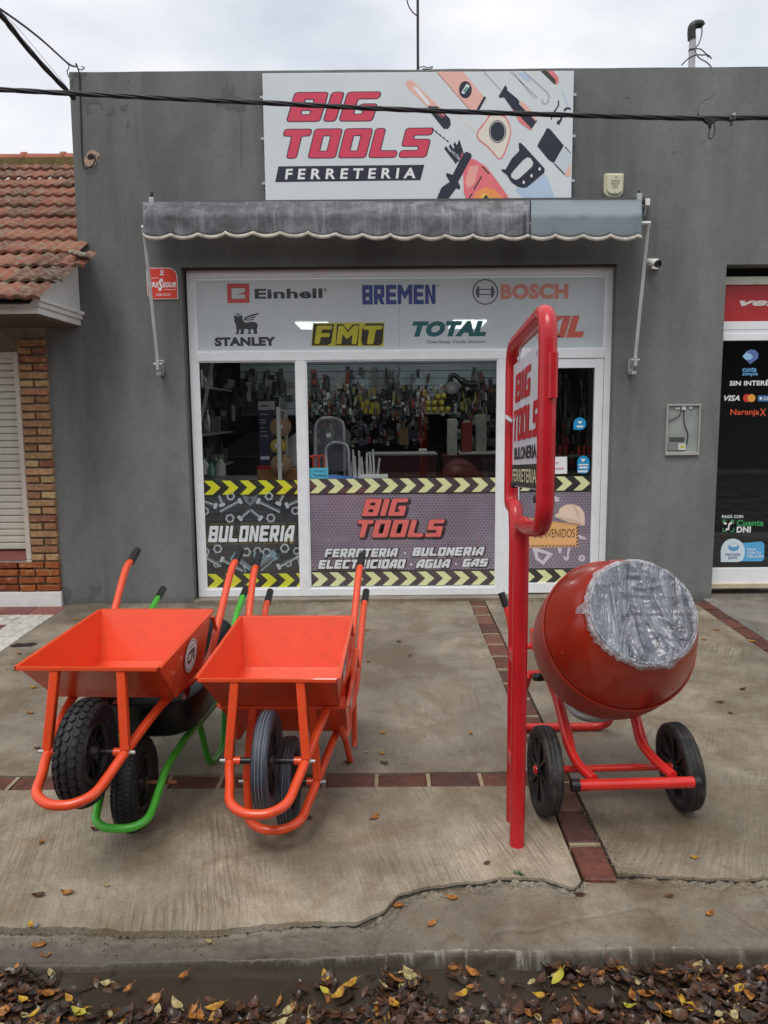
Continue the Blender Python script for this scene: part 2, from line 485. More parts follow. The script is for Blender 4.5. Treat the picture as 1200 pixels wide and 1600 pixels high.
def circle(cx, cy, rx, ry=None, n=28, rot=0):
    ry = ry or rx
    return [(cx + rx * math.cos(t) * math.cos(rot) - ry * math.sin(t) * math.sin(rot), cy + rx * math.cos(t) * math.sin(rot) + ry * math.sin(t) * math.cos(rot)) for t in (2 * math.pi * i / n for i in range(n))]
def merge(*L):
    V = []; F = []
    for v, f in L:
        o = len(V); V += v; F += [tuple(i + o for i in g) for g in f]
    return V, F
def rect2(x0, y0, x1, y1): return [(x0, y0), (x1, y0), (x1, y1), (x0, y1)]
def one(poly): return (list(poly), [tuple(range(len(poly)))])

# ================================================================== GROUND
def jag(pts, step=.08, amp=.004, seed=0):
    out = []; r_ = random.Random(seed)
    n = len(pts)
    for i in range(n):
        a = Vector(pts[i]); b = Vector(pts[(i + 1) % n]); L = (b - a).length; k = max(1, int(L / step))
        if L > 8: k = 1
        nv = Vector((-(b - a).y, (b - a).x)).normalized()
        for j in range(k):
            out.append(a.lerp(b, j / k) + nv * (r_.uniform(-amp, amp) if 0 < j else 0))
    return [(p.x, p.y) for p in out]
def slabmesh(poly, top=0., th=.05):
    V, F = fill2d([poly])
    mb = MB()
    mb.add([(x, y, gz(y) + top) for x, y in V], F)
    n = len(poly)
    mb.add([(x, y, gz(y) + top) for x, y in poly] + [(x, y, gz(y) + top - th) for x, y in poly], [(i, (i + 1) % n, n + (i + 1) % n, n + i) for i in range(n)])
    return mb
MORTAR = plain('joint_mortar', (.10, .085, .065), .95, var=.4, scale=25, bump=.004)
pv = MB(); pv.add([(-12, 2.45, gz(2.45) - .03), (14, 2.45, gz(2.45) - .03), (14, 6.9, gz(6.9) - .03), (-12, 6.9, gz(6.9) - .03)], [(0, 1, 2, 3)])
pave = pv.build('pavement', MORTAR, kind='structure')
# boundary between slabs and the kerb strip, from left to right
ck = [GP(x, y) for x, y in ((-60, 1449), (0, 1450), (100, 1447), (200, 1455), (330, 1453), (480, 1439), (560, 1440), (600, 1422), (622, 1398), (660, 1386), (720, 1379), (800, 1370), (850, 1372), (895, 1388), (912, 1372), (960, 1365), (1040, 1368), (1120, 1373), (1200, 1372))]
ckx = [-12] + [p.x for p in ck] + [14]
cky = [ck[0].y] + [p.y for p in ck] + [ck[-1].y]
def crack_y(x):
    for i in range(len(ckx) - 1):
        if ckx[i] <= x <= ckx[i + 1]:
            return cky[i] + (cky[i + 1] - cky[i]) * (x - ckx[i]) / (ckx[i + 1] - ckx[i]) + .014 * noise.noise(Vector((x * 13, 0, 3))) + .006 * noise.noise(Vector((x * 55, 0, 3)))
    return cky[-1]
def front_edge(x0, x1, k=40):
    return [(x0 + (x1 - x0) * i / k, crack_y(x0 + (x1 - x0) * i / k)) for i in range(k + 1)]
C1 = m_concrete('concrete_back', (CONC[0] * .88, CONC[1] * .855, CONC[2] * .83), 0, .5, 0, .8)
C2 = m_concrete('concrete_front', (CONC[0] * 1.17, CONC[1] * 1.13, CONC[2] * 1.06), R(-14), 1.15, 5, .4)
C3 = m_concrete('concrete_side', (CONC[0] * .93, CONC[1] * .90, CONC[2] * .85), R(28), .95, 11, .8)
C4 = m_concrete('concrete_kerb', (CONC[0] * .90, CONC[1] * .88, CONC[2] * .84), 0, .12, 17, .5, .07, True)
C5 = m_concrete('concrete_wet', (CONC[0] * .8, CONC[1] * .83, CONC[2] * .9), R(80), .1, 23, 1.6)
slabmesh(jag([(-2.75, 3.522), (.738, 3.522), (.738, 6.9), (-2.75, 6.9)], seed=1)).build('slab', C1, pave)
slabmesh([(-2.75, 3.386)] + front_edge(-2.75, .728, 280) + [(.728, 3.386)]).build('slab', C2, pave)
slabmesh(jag([(.878, 2.73), (.95, crack_y(.95))], seed=3)[:-1] + front_edge(.95, 2.65, 140) + [(2.66, 6.9), (.878, 6.9)]).build('slab', C3, pave)
slabmesh(jag([(2.785, 2.72), (9, 2.72), (9, 6.9), (2.785, 6.9)], seed=4)).build('slab', C5, pave)
slabmesh([(-12, 2.5), (-2.76, 2.5), (-2.76, 4.6), (-12, 4.6)]).build('slab', C1, pave)
BRICKP = m_random('paver_brick', [(0, srgb(96, 60, 50)), (.35, srgb(114, 70, 58)), (.7, srgb(80, 52, 46)), (1, srgb(126, 84, 70))], .6, .006, 28, blotch=srgb(62, 46, 40), bl=(.5, .72))
MORT2 = plain('pale_mortar', scl(srgb(160, 146, 120), 1.0), .9, var=.3, bump=.003)
def brick_mesh(lx, ly, lz, seed, amp=.003, nx=4, bev=.006):
    bm = bmesh.new(); bmesh.ops.create_cube(bm, size=1)
    for v in bm.verts: v.co = Vector((v.co.x * lx, v.co.y * ly, v.co.z * lz))
    bmesh.ops.bevel(bm, geom=list(bm.edges), offset=bev, segments=1, affect='EDGES')
    for v in bm.verts:
        v.co += noise.noise_vector(v.co * 30 + Vector((seed * 5.1, seed, 0))) * amp * 2
    me = bpy.data.meshes.new('brick'); bm.to_mesh(me); bm.free()
    return me
pbm = [brick_mesh(.228, .126, .05, s, .0055) for s in range(4)]
for m_ in pbm: m_.materials.append(BRICKP)
def put_mesh(name, me, loc, rz=0, parent=None, rx=0, ry=0, scale=(1, 1, 1)):
    o = bpy.data.objects.new(name, me); col.objects.link(o)
    if parent is not None: o.parent = parent
    o.matrix_basis = (WM[parent.name].inverted() if parent is not None and parent.name in WM else Matrix()) @ Matrix.LocRotScale(Vector(loc), Euler((rx, ry, rz)), Vector(scale))
    WM[o.name] = Matrix()
    return o
SL = math.atan(.03)
x = -2.64
while x < .70:
    y = 3.454 + rnd.uniform(-.003, .003)
    put_mesh('brick', rnd.choice(pbm), (x, y, gz(y) - .030 + rnd.uniform(-.003, .002)), rnd.choice((0, math.pi)) + rnd.uniform(-.008, .008), pave, SL + rnd.uniform(-.01, .01))
    x += .247
mj = MB()
for k in range(14):
    xx = -2.64 + .247 * k + .1235
    if xx < .7: mj.cbox((xx, 3.454, gz(3.454) - .028), (.018, .13, .05))
for k in range(2): pass
mj.build('mortar_joint', MORT2, pave)
y = 2.80
mj = MB()
while y < 6.6:
    if not (3.38 < y < 3.3):
        x = .803 + rnd.uniform(-.003, .003)
        put_mesh('brick', rnd.choice(pbm), (x, y, gz(y) - .028 + rnd.uniform(-.003, .002)), math.pi / 2 + rnd.uniform(-.01, .01), pave, 0, rnd.uniform(-.01, .01))
        if rnd.random() < .75: mj.cbox((x, y + .124, gz(y + .124) - .027), (.125, .016, .05))
    y += .248
mj.build('mortar_joint', MORT2, pave)
y = 2.9
while y < 6.6:
    put_mesh('brick', rnd.choice(pbm), (2.722 + rnd.uniform(-.004, .004), y, gz(y) - .03), math.pi / 2 + rnd.uniform(-.01, .01), pave)
    y += .248
# tiles before the brick house
TW = m_random('white_paving_tile', [(0, srgb(196, 194, 184)), (.5, srgb(212, 210, 202)), (1, srgb(184, 180, 168))], .5, .002, 30, blotch=srgb(130, 122, 105), bl=(.55, .8))
TR = m_random('red_paving_tile', [(0, srgb(132, 78, 72)), (.5, srgb(146, 88, 80)), (1, srgb(120, 72, 68))], .5, .002, 30, blotch=srgb(90, 62, 55), bl=(.5, .8))
tmw = brick_mesh(.086, .086, .03, 3, .0012, bev=.002); tmw.materials.append(TW)
tmr = brick_mesh(.238, .238, .03, 5, .0015, bev=.003); tmr.materials.append(TR)
pale = MB()
pale.add([(-12, 4.6, gz(4.6) - .012), (-2.75, 4.6, gz(4.6) - .012), (-2.75, 6.9, gz(6.9) - .012), (-12, 6.9, gz(6.9) - .012)], [(0, 1, 2, 3)])
pale.build('tile_grout', plain('grout', scl(srgb(120, 112, 98), 1), .9, var=.3), pave)
for i in range(3):
    for j in range(20):
        yy = 6.20 - .088 * j
        if yy > 4.65: put_mesh('tile', tmw, (-2.80 - .088 * i, yy, gz(yy) - .012 + rnd.uniform(-.0015, .0015)), 0, pave, SL)
for i in range(14):
    for j in range(3):
        yy = 6.20 - .088 * j
        put_mesh('tile', tmw, (-3.066 - .088 * i, yy, gz(yy) - .012 + rnd.uniform(-.0015, .0015)), 0, pave, SL)
for i in range(6):
    put_mesh('tile', tmr, (-2.875 - .243 * i, 6.375, gz(6.375) - .012 + rnd.uniform(-.001, .001)), 0, pave, SL)
    for j in range(5): put_mesh('tile', tmr, (-3.148 - .243 * i, 5.855 - .243 * j, gz(5.855 - .243 * j) - .012), 0, pave, SL)

# kerb: a cast strip, rough and broken at the back, rounded and low at the left end
def kerb_z(x, y, yc):
    k = max(0, min(1, (x + .9) / 1.4)); k = k * k * (3 - 2 * k)       # 0 left (worn low), 1 right
    ztop = gz(y) - .006
    e = 2.345 + .012 * noise.noise(Vector((x * 3, 1, 0)))
    zr = ztop
    d = e - y
    if d > 0: zr = ztop - min(.115, d * 12)
    else: zr = ztop - .012 * math.exp(d * 40)
    f = max(0, min(1, (yc - .03 - y) / .16))
    f = max(0, min(1, (yc - .01 - y) / .09)); zl = -.146 - .036 * f
    e2 = 2.347 + .008 * noise.noise(Vector((x * 2.3, 5, 0)))
    if y < e2: zl -= min(.05, (e2 - y) * 8)
    z = zl + (zr - zl) * k
    z += .004 * noise.noise(Vector((x * 7, y * 9, 2))) + .002 * noise.noise(Vector((x * 30, y * 30, 2)))
    rb = math.exp(-((yc - y) / .060) ** 2)                             # crumbling along the crack
    rbx = 1 if -.1 < x < .75 else (.6 if x > .75 else .35)
    if y < 2.26: z = min(z, -.232 + (y - 2.225) * 4) if False else z - max(0, (2.27 - y)) * 3
    z -= .034 * math.exp(-((yc - y) / (.0055 + .005 * noise.noise(Vector((x * 9, 4, 4))))) ** 2) + (.007 * max(0, 1 - abs(noise.noise(Vector((x * 2.2, y * 2.2, 11)))) * 55) if -.2 < x < 1.6 else 0)
    z -= rb * rbx * (.006 + .022 * abs(noise.noise(Vector((x * 20, y * 26, 7)))) + .012 * noise.noise(Vector((x * 60, y * 60, 7))))
    return z
kb = MB(); NX, NY = 640, 80
xs = [-2.6 + 5.4 * i / NX for i in range(NX + 1)]
vv = []
for x in [-12] + xs + [14]:
    yc = crack_y(x) + .006
    for j in range(NY + 1):
        y = yc + (2.225 - yc) * (j / NY) ** 1.5
        vv.append((x, y, kerb_z(x, y, yc)))
n1 = NY + 1
kb.add(vv, [(i * n1 + j, (i + 1) * n1 + j, (i + 1) * n1 + j + 1, i * n1 + j + 1) for i in range(len(xs) + 1) for j in range(NY)], True)
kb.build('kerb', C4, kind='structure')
cdm = MB(); V = []
for i in range(700):
    x = -2.6 + 5.4 * i / 699; yc = crack_y(x); w_ = .0035 + .0065 * max(0, noise.noise(Vector((x * 8, 3, 6))) + .35) + .002 * noise.noise(Vector((x * 60, 3, 6)))
    if x < -.35: w_ = 0
    elif x < -.2: w_ *= .35 + .5 * abs(noise.noise(Vector((x * 3, 9, 9))))
    V += [(x, yc + .004, gz(yc) - .010), (x, yc - w_, gz(yc) - .013 - (.012 if x < -.1 else 0))]
cdm.add(V, [(2 * i, 2 * i + 2, 2 * i + 3, 2 * i + 1) for i in range(699)])
cdm.build('crack_dirt_shade', plain('crack_dirt_shade', (.012, .010, .008), 1.0), pave)  # near-black ribbon: dirt with the crack's shade painted in as a dark line

# road with a film of dark water lying in the gutter
tR = NT('wet_asphalt'); co = tR.co()
n = tR.noise(co, 3, 5, .6); f = tR.noise(co, 120, 3, .7)
cR = tR.mix(tR.ramp(n, [(.35, 0.0), (.65, 1.0)]), (.018, .014, .010), (.045, .038, .030))
tR.set(color=tR.mix(.2, cR, f, 'OVERLAY'), rough=tR.ramp(n, [(.35, .12), (.6, .6)]), normal=tR.bump(f, .3, .004))
rd = MB()
gx = [-60, -14] + [-3 + .15 * i for i in range(41)] + [14, 60]; gy = [-40, -6, 0, 1.2] + [1.3 + .05 * i for i in range(22)]
vv = [(x, y, -.232 - .014 * max(0, 1 - abs(y - 2.1) / .5) + .006 * noise.noise(Vector((x * 1.7, y * 3, 0)))) for x in gx for y in gy]
n2 = len(gy)
rd.add(vv, [(i * n2 + j, (i + 1) * n2 + j, (i + 1) * n2 + j + 1, i * n2 + j + 1) for i in range(len(gx) - 1) for j in range(n2 - 1)], True)
rd.build('road', tR.m, kind='structure')
tW = NT('gutter_water'); co = tW.co()
tW.set(color=(.045, .036, .026), rough=.14, spec=.4, normal=tW.bump(tW.noise(co, 9, 3, .5), .08, .004))
wt = MB(); wt.add([(-12, 1.1, -.207), (14, 1.1, -.207), (14, 2.36, -.207), (-12, 2.36, -.207)], [(0, 1, 2, 3)])
wt.build('gutter_water', tW.m, kind='structure')
gr = MB(); gr.add([(-80, -80, -.30), (80, -80, -.30), (80, 80, -.30), (-80, 80, -.30)], [(0, 1, 2, 3)])
gr.build('ground', plain('earth', (.07, .06, .045), .95), kind='structure')

# ================================================================== SHOP BUILDING
shop = thing('shop_building', 'dark grey plastered one storey shop building with flat parapet and wide shopfront', 'building', (0, D0, 0))
OPL, OPR, OPT = -1.668, 1.948, 2.845
VL, VR, VT = 2.857, 5.3, 2.832
def wall_sheet(contour, y0, y1, name, mt, parent):
    V, F = fill2d([contour]); mb = MB()
    mb.add([(a, y0, b) for a, b in V], F); mb.add([(a, y1, b) for a, b in V], F)
    n = len(contour)
    mb.add([(a, y0, b) for a, b in contour] + [(a, y1, b) for a, b in contour], [(i, (i + 1) % n, n + (i + 1) % n, n + i) for i in range(n)])
    return mb.build(name, mt, parent)
top = []
for i in range(60):
    x = -2.48 + (9 + 2.48) * i / 59
    top.append((x, 4.372 - .0015 * i * .1 + .004 * noise.noise(Vector((x * 2.5, 0, 9))) - (.018 if abs(x - 2.06) < .03 else 0)))
ct = [(-2.81, -.15), (-2.81, 2.9), (-2.51, 2.9), (-2.50, 4.372)] + top + [(9, -.15), (VR, -.15), (VR, VT), (VL, VT), (VL, -.15), (OPR, -.15), (OPR, OPT), (OPL, OPT), (OPL, -.15)]
wall = wall_sheet(ct, D0, D0 + .22, 'wall', WALL, shop)
sw = MB(); sw.box((-2.51, D0 + .22, -.1), (-2.36, 14, 4.30)); sw.box((5.45, D0 + .22, -.1), (5.6, 14, 4.30)); sw.box((-2.36, 13.8, -.1), (5.45, 14, 4.3))
sw.build('side_wall', WALL, shop)
rf = MB(); rf.box((-2.36, D0 + .22, 4.05), (5.45, 13.8, 4.2)); rf.build('roof', plain('roof_felt', (.12, .12, .12), .9), shop)
# scraped plaster patches and a crack on the wall
PL = fac(D0)
dk = plain('old_plaster', scl(srgb(98, 98, 96), .95), .85, var=.15)
for c in ([(352, 117), (353, 135), (345, 142), (345, 152), (337, 158), (338, 164), (345, 164), (352, 169), (360, 174), (361, 168), (372, 175), (382, 173), (384, 160), (375, 152), (367, 148), (365, 130), (362, 144), (356, 137), (354, 125)],
          [(128, 155), (150, 154), (158, 158), (161, 170), (158, 171), (155, 162), (142, 161), (137, 164), (140, 178), (136, 176), (131, 162)],
          [(176, 162), (180, 172), (178, 179), (168, 180), (166, 178), (175, 172)], [(187, 168), (200, 162), (196, 172), (190, 173)], [(200, 189), (203, 189), (200, 200), (197, 200)],
          [(375.6, 175), (377, 190), (377.5, 262), (376.2, 262), (375.6, 200)]):
    V, F = fill2d([ppoly(c, D0)]); pt = MB(); pt.add([PL.p(a, b, .002) for a, b in V], F); pt.build('plaster_scar', dk, shop)
for c in ([(96, 918), (104, 916), (112, 922), (111, 934), (104, 942), (97, 940)], [(140, 913), (150, 918), (158, 914), (156, 925), (148, 932), (138, 938), (137, 934), (144, 925)]):
    V, F = fill2d([ppoly(c, D0)]); pt = MB(); pt.add([PL.p(a, b, .002) for a, b in V], F); pt.build('plaster_scar', dk, shop)
# broken hole with pink brick showing
hp = MB(); V, F = fill2d([ppoly([(136, 240), (142, 234), (150, 236), (157, 242), (152, 247), (150, 258), (142, 262), (134, 259), (131, 250)], D0)])
hp.add([PL.p(a, b, .0035) for a, b in V], F)
hp.build('broken_hole', plain('bare_masonry', srgb(178, 150, 132), .9, var=.3, scale=30, bump=.01, bscale=30), shop)
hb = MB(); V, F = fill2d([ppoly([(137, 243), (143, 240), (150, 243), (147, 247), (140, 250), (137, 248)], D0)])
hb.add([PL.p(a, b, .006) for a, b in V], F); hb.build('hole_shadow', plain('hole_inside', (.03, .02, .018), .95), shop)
# lintel lines / dark angle over the shopfront
ln = MB(); ln.box((OPL + .0, D0 + .02, OPT - .012), (OPR, D0 + .09, OPT - .002)); ln.build('lintel_angle', plain('rusty_angle', (.06, .02, .015), .8, var=.5), shop)
sl = MB(); sl.box((OPL, D0 - .015, -.12), (OPR, D0 + .22, .028)); sl.build('sill', C4, shop, bevel=.006)

# ---- shopfront frame
YF = 6.665
def X_(px, py): return FP(px, py, YF).x
def Z_(px, py): return FP(px, py, YF).z
fx0, fx1 = X_(293.5, 500), X_(305.5, 500)
fx2, fx3 = X_(947, 480), X_(958, 480)
zt0, zt1 = (Z_(600, 429) + 0), Z_(600, 418.5)
tr0, tr1 = Z_(600, 562), Z_(600, 548)
m10, m11 = X_(466.5, 740), X_(480.5, 740)
m20, m21 = X_(777, 740), X_(797, 740)
d0, d1 = X_(812, 740), X_(926, 740)
zb0, zb1 = .03, Z_(600, 919)
def bar(x0, z0, x1, z1, dy=0., th=.05, name='window_frame'):
    mb = MB(); mb.box((x0, YF + dy, z0), (x1, YF + dy + th, z1)); return mb.build(name, ALU, shop, bevel=.003)
bar(fx0, zb0, fx1, zt1); bar(fx2, zb0, fx3, zt1)
bar(fx1, zt0, fx2, zt1, .0005); bar(fx1, tr0, fx2, tr1, -.003)
bar(fx1, zb0, m10, zb1, .0005); bar(m11, zb0, m20, zb1, .0005)
bar(m10, zb0, m11, tr0, -.001); bar(m20, zb0, m21, tr0, -.001)
# inner beads
def beads(x0, z0, x1, z1, t=.012):
    mb = MB(); y0, y1 = YF + .008, YF + .03
    mb.box((x0, y0, z0), (x0 + t, y1, z1)); mb.box((x1 - t, y0, z0), (x1, y1, z1)); mb.box((x0 + t, y0, z0), (x1 - t, y1, z0 + t)); mb.box((x0 + t, y0, z1 - t), (x1 - t, y1, z1))
    mb.build('glazing_bead', ALU, shop)
beads(fx1, tr1, fx2, zt0); beads(fx1, zb1, m10, tr0); beads(m11, zb1, m20, tr0)
door = MB()
door.box((m21 + .004, YF + .004, zb0 + .01), (d0, YF + .044, tr0 - .004)); door.box((d1, YF + .004, zb0 + .01), (fx2 - .004, YF + .044, tr0 - .004))
door.box((d0, YF + .006, Z_(870, 575)), (d1, YF + .042, tr0 - .004)); door.box((d0, YF + .006, zb0 + .01), (d1, YF + .042, Z_(870, 911)))
dr = door.build('door', ALU, shop, bevel=.003)
gy_ = YF + .020
def pane(x0, z0, x1, z1, par=shop):
    mb = MB(); mb.add([(x0, gy_, z0), (x1, gy_, z0), (x1, gy_, z1), (x0, gy_, z1)], [(0, 1, 2, 3)]); return mb.build('window_pane', GLASS, par)
pane(fx1, tr1, fx2, zt0); pane(fx1, zb1, m10, tr0); pane(m11, zb1, m20, tr0); pane(d0, Z_(870, 911), d1, Z_(870, 575), dr)

# ================================================================== RIGHT-HAND SHOPFRONT (same wall, other shop)
YV = 6.72
vel = thing('neighbour_shopfront', 'black glazed shopfront with red fascia in the opening at the wall end', 'shopfront', (4, YV, 0))
def vb(px0, py0, px1, py1, mt, name, dy=0., th=.04, bev=.003):
    a = FP(px0, py0, YV); b = FP(px1, py1, YV)
    x0 = VL + .002 if px0 < 1140 and px0 < 1139 and name != 'p' else a.x
    mb = MB(); mb.box((x0, YV + dy, b.z), (5.3, YV + dy + th, a.z)); return mb.build(name, mt, vel, bevel=bev)
vb(1130, 412, 1300, 433, plain('dark_void', (.012, .01, .01), .9), 'shutter_recess', .05)
vb(1130, 433, 1300, 444, plain('shutter_box', srgb(214, 210, 196), .6, var=.1, dirt=.3), 'shutter_box', -.02, .05)
REDF = plain('red_fascia', srgb(178, 44, 46), .4, var=.12, scale=2)
fasc = vb(1130, 445, 1300, 502, REDF, 'fascia', 0)
vb(1130, 502.5, 1300, 514, ALU, 'window_frame', -.004); vb(1130, 514.5, 1300, 521, ALU, 'window_frame', 0); vb(1130, 521.5, 1300, 531, ALU, 'window_frame', -.004)
vb(1110, 888, 1300, 911, ALU, 'window_frame', -.004)
vb(1110, 911.5, 1300, 917, plain('sill_board', srgb(196, 180, 152), .7, var=.2), 'sill', -.03, .08)
mb = MB(); a = FP(1130, 531.5, YV); b = FP(1300, 888, YV)
mb.add([(VL, YV + .02, b.z), (5.3, YV + .02, b.z), (5.3, YV + .02, a.z), (VL, YV + .02, a.z)], [(0, 1, 2, 3)])
vglass = mb.build('window_pane', GLASS, vel)
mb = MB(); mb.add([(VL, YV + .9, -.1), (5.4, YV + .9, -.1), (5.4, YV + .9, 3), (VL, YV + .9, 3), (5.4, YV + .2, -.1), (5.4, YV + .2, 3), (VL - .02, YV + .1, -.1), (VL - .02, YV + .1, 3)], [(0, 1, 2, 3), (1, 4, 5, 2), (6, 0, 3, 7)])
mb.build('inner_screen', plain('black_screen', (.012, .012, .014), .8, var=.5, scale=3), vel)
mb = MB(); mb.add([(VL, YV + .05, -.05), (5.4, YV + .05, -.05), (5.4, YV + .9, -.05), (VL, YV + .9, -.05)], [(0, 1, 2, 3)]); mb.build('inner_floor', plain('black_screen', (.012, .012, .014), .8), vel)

# ================================================================== BRICK HOUSE
YB = 6.55
house = thing('brick_house', 'low brick house with terracotta tiled roof, white eaves and closed pale shutter', 'house', (-3.3, YB, 0))
SR = .6175; EY, EZ = 5.60, 2.475            # eave line of the tiles
sn = math.atan(SR)
wb = MB(); wb.box((-7, YB + .02, -.1), (-3.40, YB + .2, 2.36)); wb.box((-3.40, YB + .02, -.1), (-2.812, YB + .2, .30)); wb.box((-3.055, YB + .02, .30), (-2.812, YB + .2, 2.36))
wb.box((-3.40, YB + .02, 2.16), (-3.055, YB + .2, 2.36))
wb.build('wall', plain('brick_mortar', scl(srgb(142, 134, 122), 1), .95, var=.35, scale=30, bump=.004), house)
hbk = MB(); hbk.box((-7, 6.75, -.1), (-2.83, 12, 2.4)); hbk.build('rear_body', WHITE, house)
HB = m_random('house_brick', [(0, srgb(158, 110, 82)), (.2, srgb(178, 142, 104)), (.4, srgb(140, 92, 68)), (.6, srgb(190, 160, 118)), (.8, srgb(182, 128, 104)), (1, srgb(128, 80, 58))], .85, .008, 24, blotch=srgb(208, 176, 118), bl=(.52, .74))
HBW = m_random('worn_brick', [(0, srgb(132, 66, 38)), (.5, srgb(160, 92, 50)), (1, srgb(120, 58, 36))], .85, .01, 24, blotch=srgb(200, 178, 140), bl=(.55, .7))
def fbrick(x0, z0, x1, z1, mt, parent=house):
    key = (round(x1 - x0, 2), mt.name)
    if key not in FB:
        FB[key] = []
        for s in range(3):
            me = brick_mesh(round(x1 - x0, 2), .05, z1 - z0, s + len(FB) * 3, .0035, bev=.006); me.materials.append(mt); FB[key].append(me)
    put_mesh('brick', rnd.choice(FB[key]), ((x0 + x1) / 2, YB + .010 + rnd.uniform(-.004, .004), (z0 + z1) / 2), rnd.uniform(-.012, .012), parent, 0, rnd.uniform(-.008, .008))
FB = {}
z = .125; i = 0
px0, px1 = -3.052, -2.818
while z < 2.27:
    h = .052
    if z < .36:
        xx = px1
        L = [.12, .22, .22, .22, .22] if i % 2 else [.2, .13, .2, .2, .2]
        for l in L:
            fbrick(xx - l, z, xx, z + h, HBW); xx -= l + .014
    elif i % 2: fbrick(px0, z, px1 - .002, z + h, HB)
    else: fbrick(px0, z, px0 + .108, z + h, HB); fbrick(px0 + .124, z, px1, z + h, HB)
    z += .0675; i += 1
pl = MB(); pl.box((-7, YB - .02, -.1), (-2.813, YB + .02, .118)); pl.build('plinth', WHITE, house, bevel=.004)
# window: white plaster surround, roller shutter, tiled sill
st = MB(); tx0, tx1 = -3.10, -3.055
st.box((tx0, YB - .004, .40), (tx1, YB + .05, 2.17)); st.box((-5, YB - .006, .375), (tx1, YB + .05, .40)); st.box((-5, YB - .004, 2.12), (tx0, YB + .05, 2.17))
st.build('window_surround', plain('old_white_paint', srgb(205, 196, 184), .8, var=.12, dirt=.35, dirtc=(.3, .2, .14), bump=.004), house, bevel=.006)
SH = plain('shutter_slat', srgb(202, 198, 184), .5, var=.05, dirt=.1)
sm = MB(); pr = [(0, 0), (-.010, .004), (-.013, .012), (-.013, .045), (-.009, .053), (0, .056)]
sm.add([(0, a, b) for a, b in pr] + [(1.1, a, b) for a, b in pr], [(i, i + 1, 7 + i, 6 + i) for i in range(5)])
sme = bpy.data.meshes.new('slat'); sme.from_pydata([tuple(v) for v in sm.v], [], sm.f); sme.materials.append(SH)
z = .485
while z < 2.12:
    put_mesh('slat', sme, (-4.2, YB + .06, z), 0, house); z += .059
si = MB(); si.add([(-5, YB - .02, .40), (tx0, YB - .02, .40), (tx0, YB + .09, .485), (-5, YB + .09, .485)], [(0, 1, 2, 3)]); si.build('window_sill', TR, house)
# eaves box with stepped white mouldings
EX = -2.515; EF = 5.73
cb = MB()
for k, (z0, z1, o) in enumerate(((2.378, 2.425, 0.0), (2.427, 2.462, .018), (2.464, 2.492, .036))):
    cb.box((-7, EF - o + .03, z0), (EX + o, YB + (.012 if True else 0), z1))
cb.build('eaves_moulding', WHITE, house, bevel=.004)
gb = MB()
tri = [(EX, EF + .02, 2.493), (EX, YB + .01, 2.493), (EX, YB + .01, 2.475 + SR * (YB - EY) - .06), (EX, EF + .02, 2.475 + SR * (EF + .02 - EY) - .05)]
gb.prism(tri, (0, 0, 0), (-.03, 0, 0)); gb.build('gable_board', WHITE, house)
sf = MB(); sf.box((-7, EF + .05, 2.36), (EX - .02, YB - .0, 2.377)); sf.build('soffit', plain('soffit_boards', (.10, .07, .05), .8, var=.3), house)
TILE = m_random('roof_tile', [(0, srgb(128, 78, 64)), (.3, srgb(146, 90, 72)), (.55, srgb(106, 68, 58)), (.8, srgb(154, 98, 78)), (1, srgb(90, 64, 56))], .85, .006, 30, blotch=srgb(132, 126, 106), bl=(.48, .62))
roof = MB(); roof.add([(-7, EY + .05, EZ - .075 + .05 * SR), (-2.53, EY + .05, EZ - .075 + .05 * SR), (-2.53, 8.25, EZ - .075 + SR * (8.25 - EY)), (-7, 8.25, EZ - .075 + SR * (8.25 - EY))], [(0, 1, 2, 3)])
rob = roof.build('roof', plain('roof_underlay', (.05, .035, .03), .9), house)
# one interlocking tile: two rolls, thick front lip
def tile_mesh(seed, wid=.216, ln_=.335):
    mb = MB(); n = 14; vs_ = []
    r_ = random.Random(seed)
    def prof(u):
        return .017 * (.5 - .5 * math.cos(4 * math.pi * u)) ** 1.3
    for (v, dz) in ((0, -.022), (0, 0), (ln_ * .5, 0), (ln_, 0)):
        for i in range(n + 1):
            u = i / n
            vs_.append((u * wid, v + (.006 * noise.noise(Vector((u * 5, seed, 0))) if v == 0 else 0), prof(u) + dz + .002 * noise.noise(Vector((u * 4, v * 9, seed)))))
    m = n + 1
    mb.add(vs_, [(k * m + i, k * m + i + 1, (k + 1) * m + i + 1, (k + 1) * m + i) for k in range(3) for i in range(n)], False)
    me = bpy.data.meshes.new('roof_tile'); me.from_pydata([tuple(v) for v in mb.v], [], mb.f); me.materials.append(TILE)
    me.polygons.foreach_set('use_smooth', [k > 0 for k in range(3) for i in range(n)])
    return me
tms = [tile_mesh(s) for s in range(4)]
ends = [-2.43, -2.36, -2.29, -2.42]
for row in range(12):
    ly = row * .295
    yy = EY + ly * math.cos(sn); zz = EZ + ly * math.sin(sn) + .0
    e = ends[row] if row < 4 else -2.525
    x = e - .216; k = 0
    off = (row % 2) * .0
    while x > -2.9 - .45 * row * .25 - 2.0:
        o = put_mesh('tile', rnd.choice(tms), (x, yy + rnd.uniform(-.006, .006), zz + rnd.uniform(-.003, .003)), rnd.uniform(-.012, .012), rob, sn - .085)
        x -= .213; k += 1
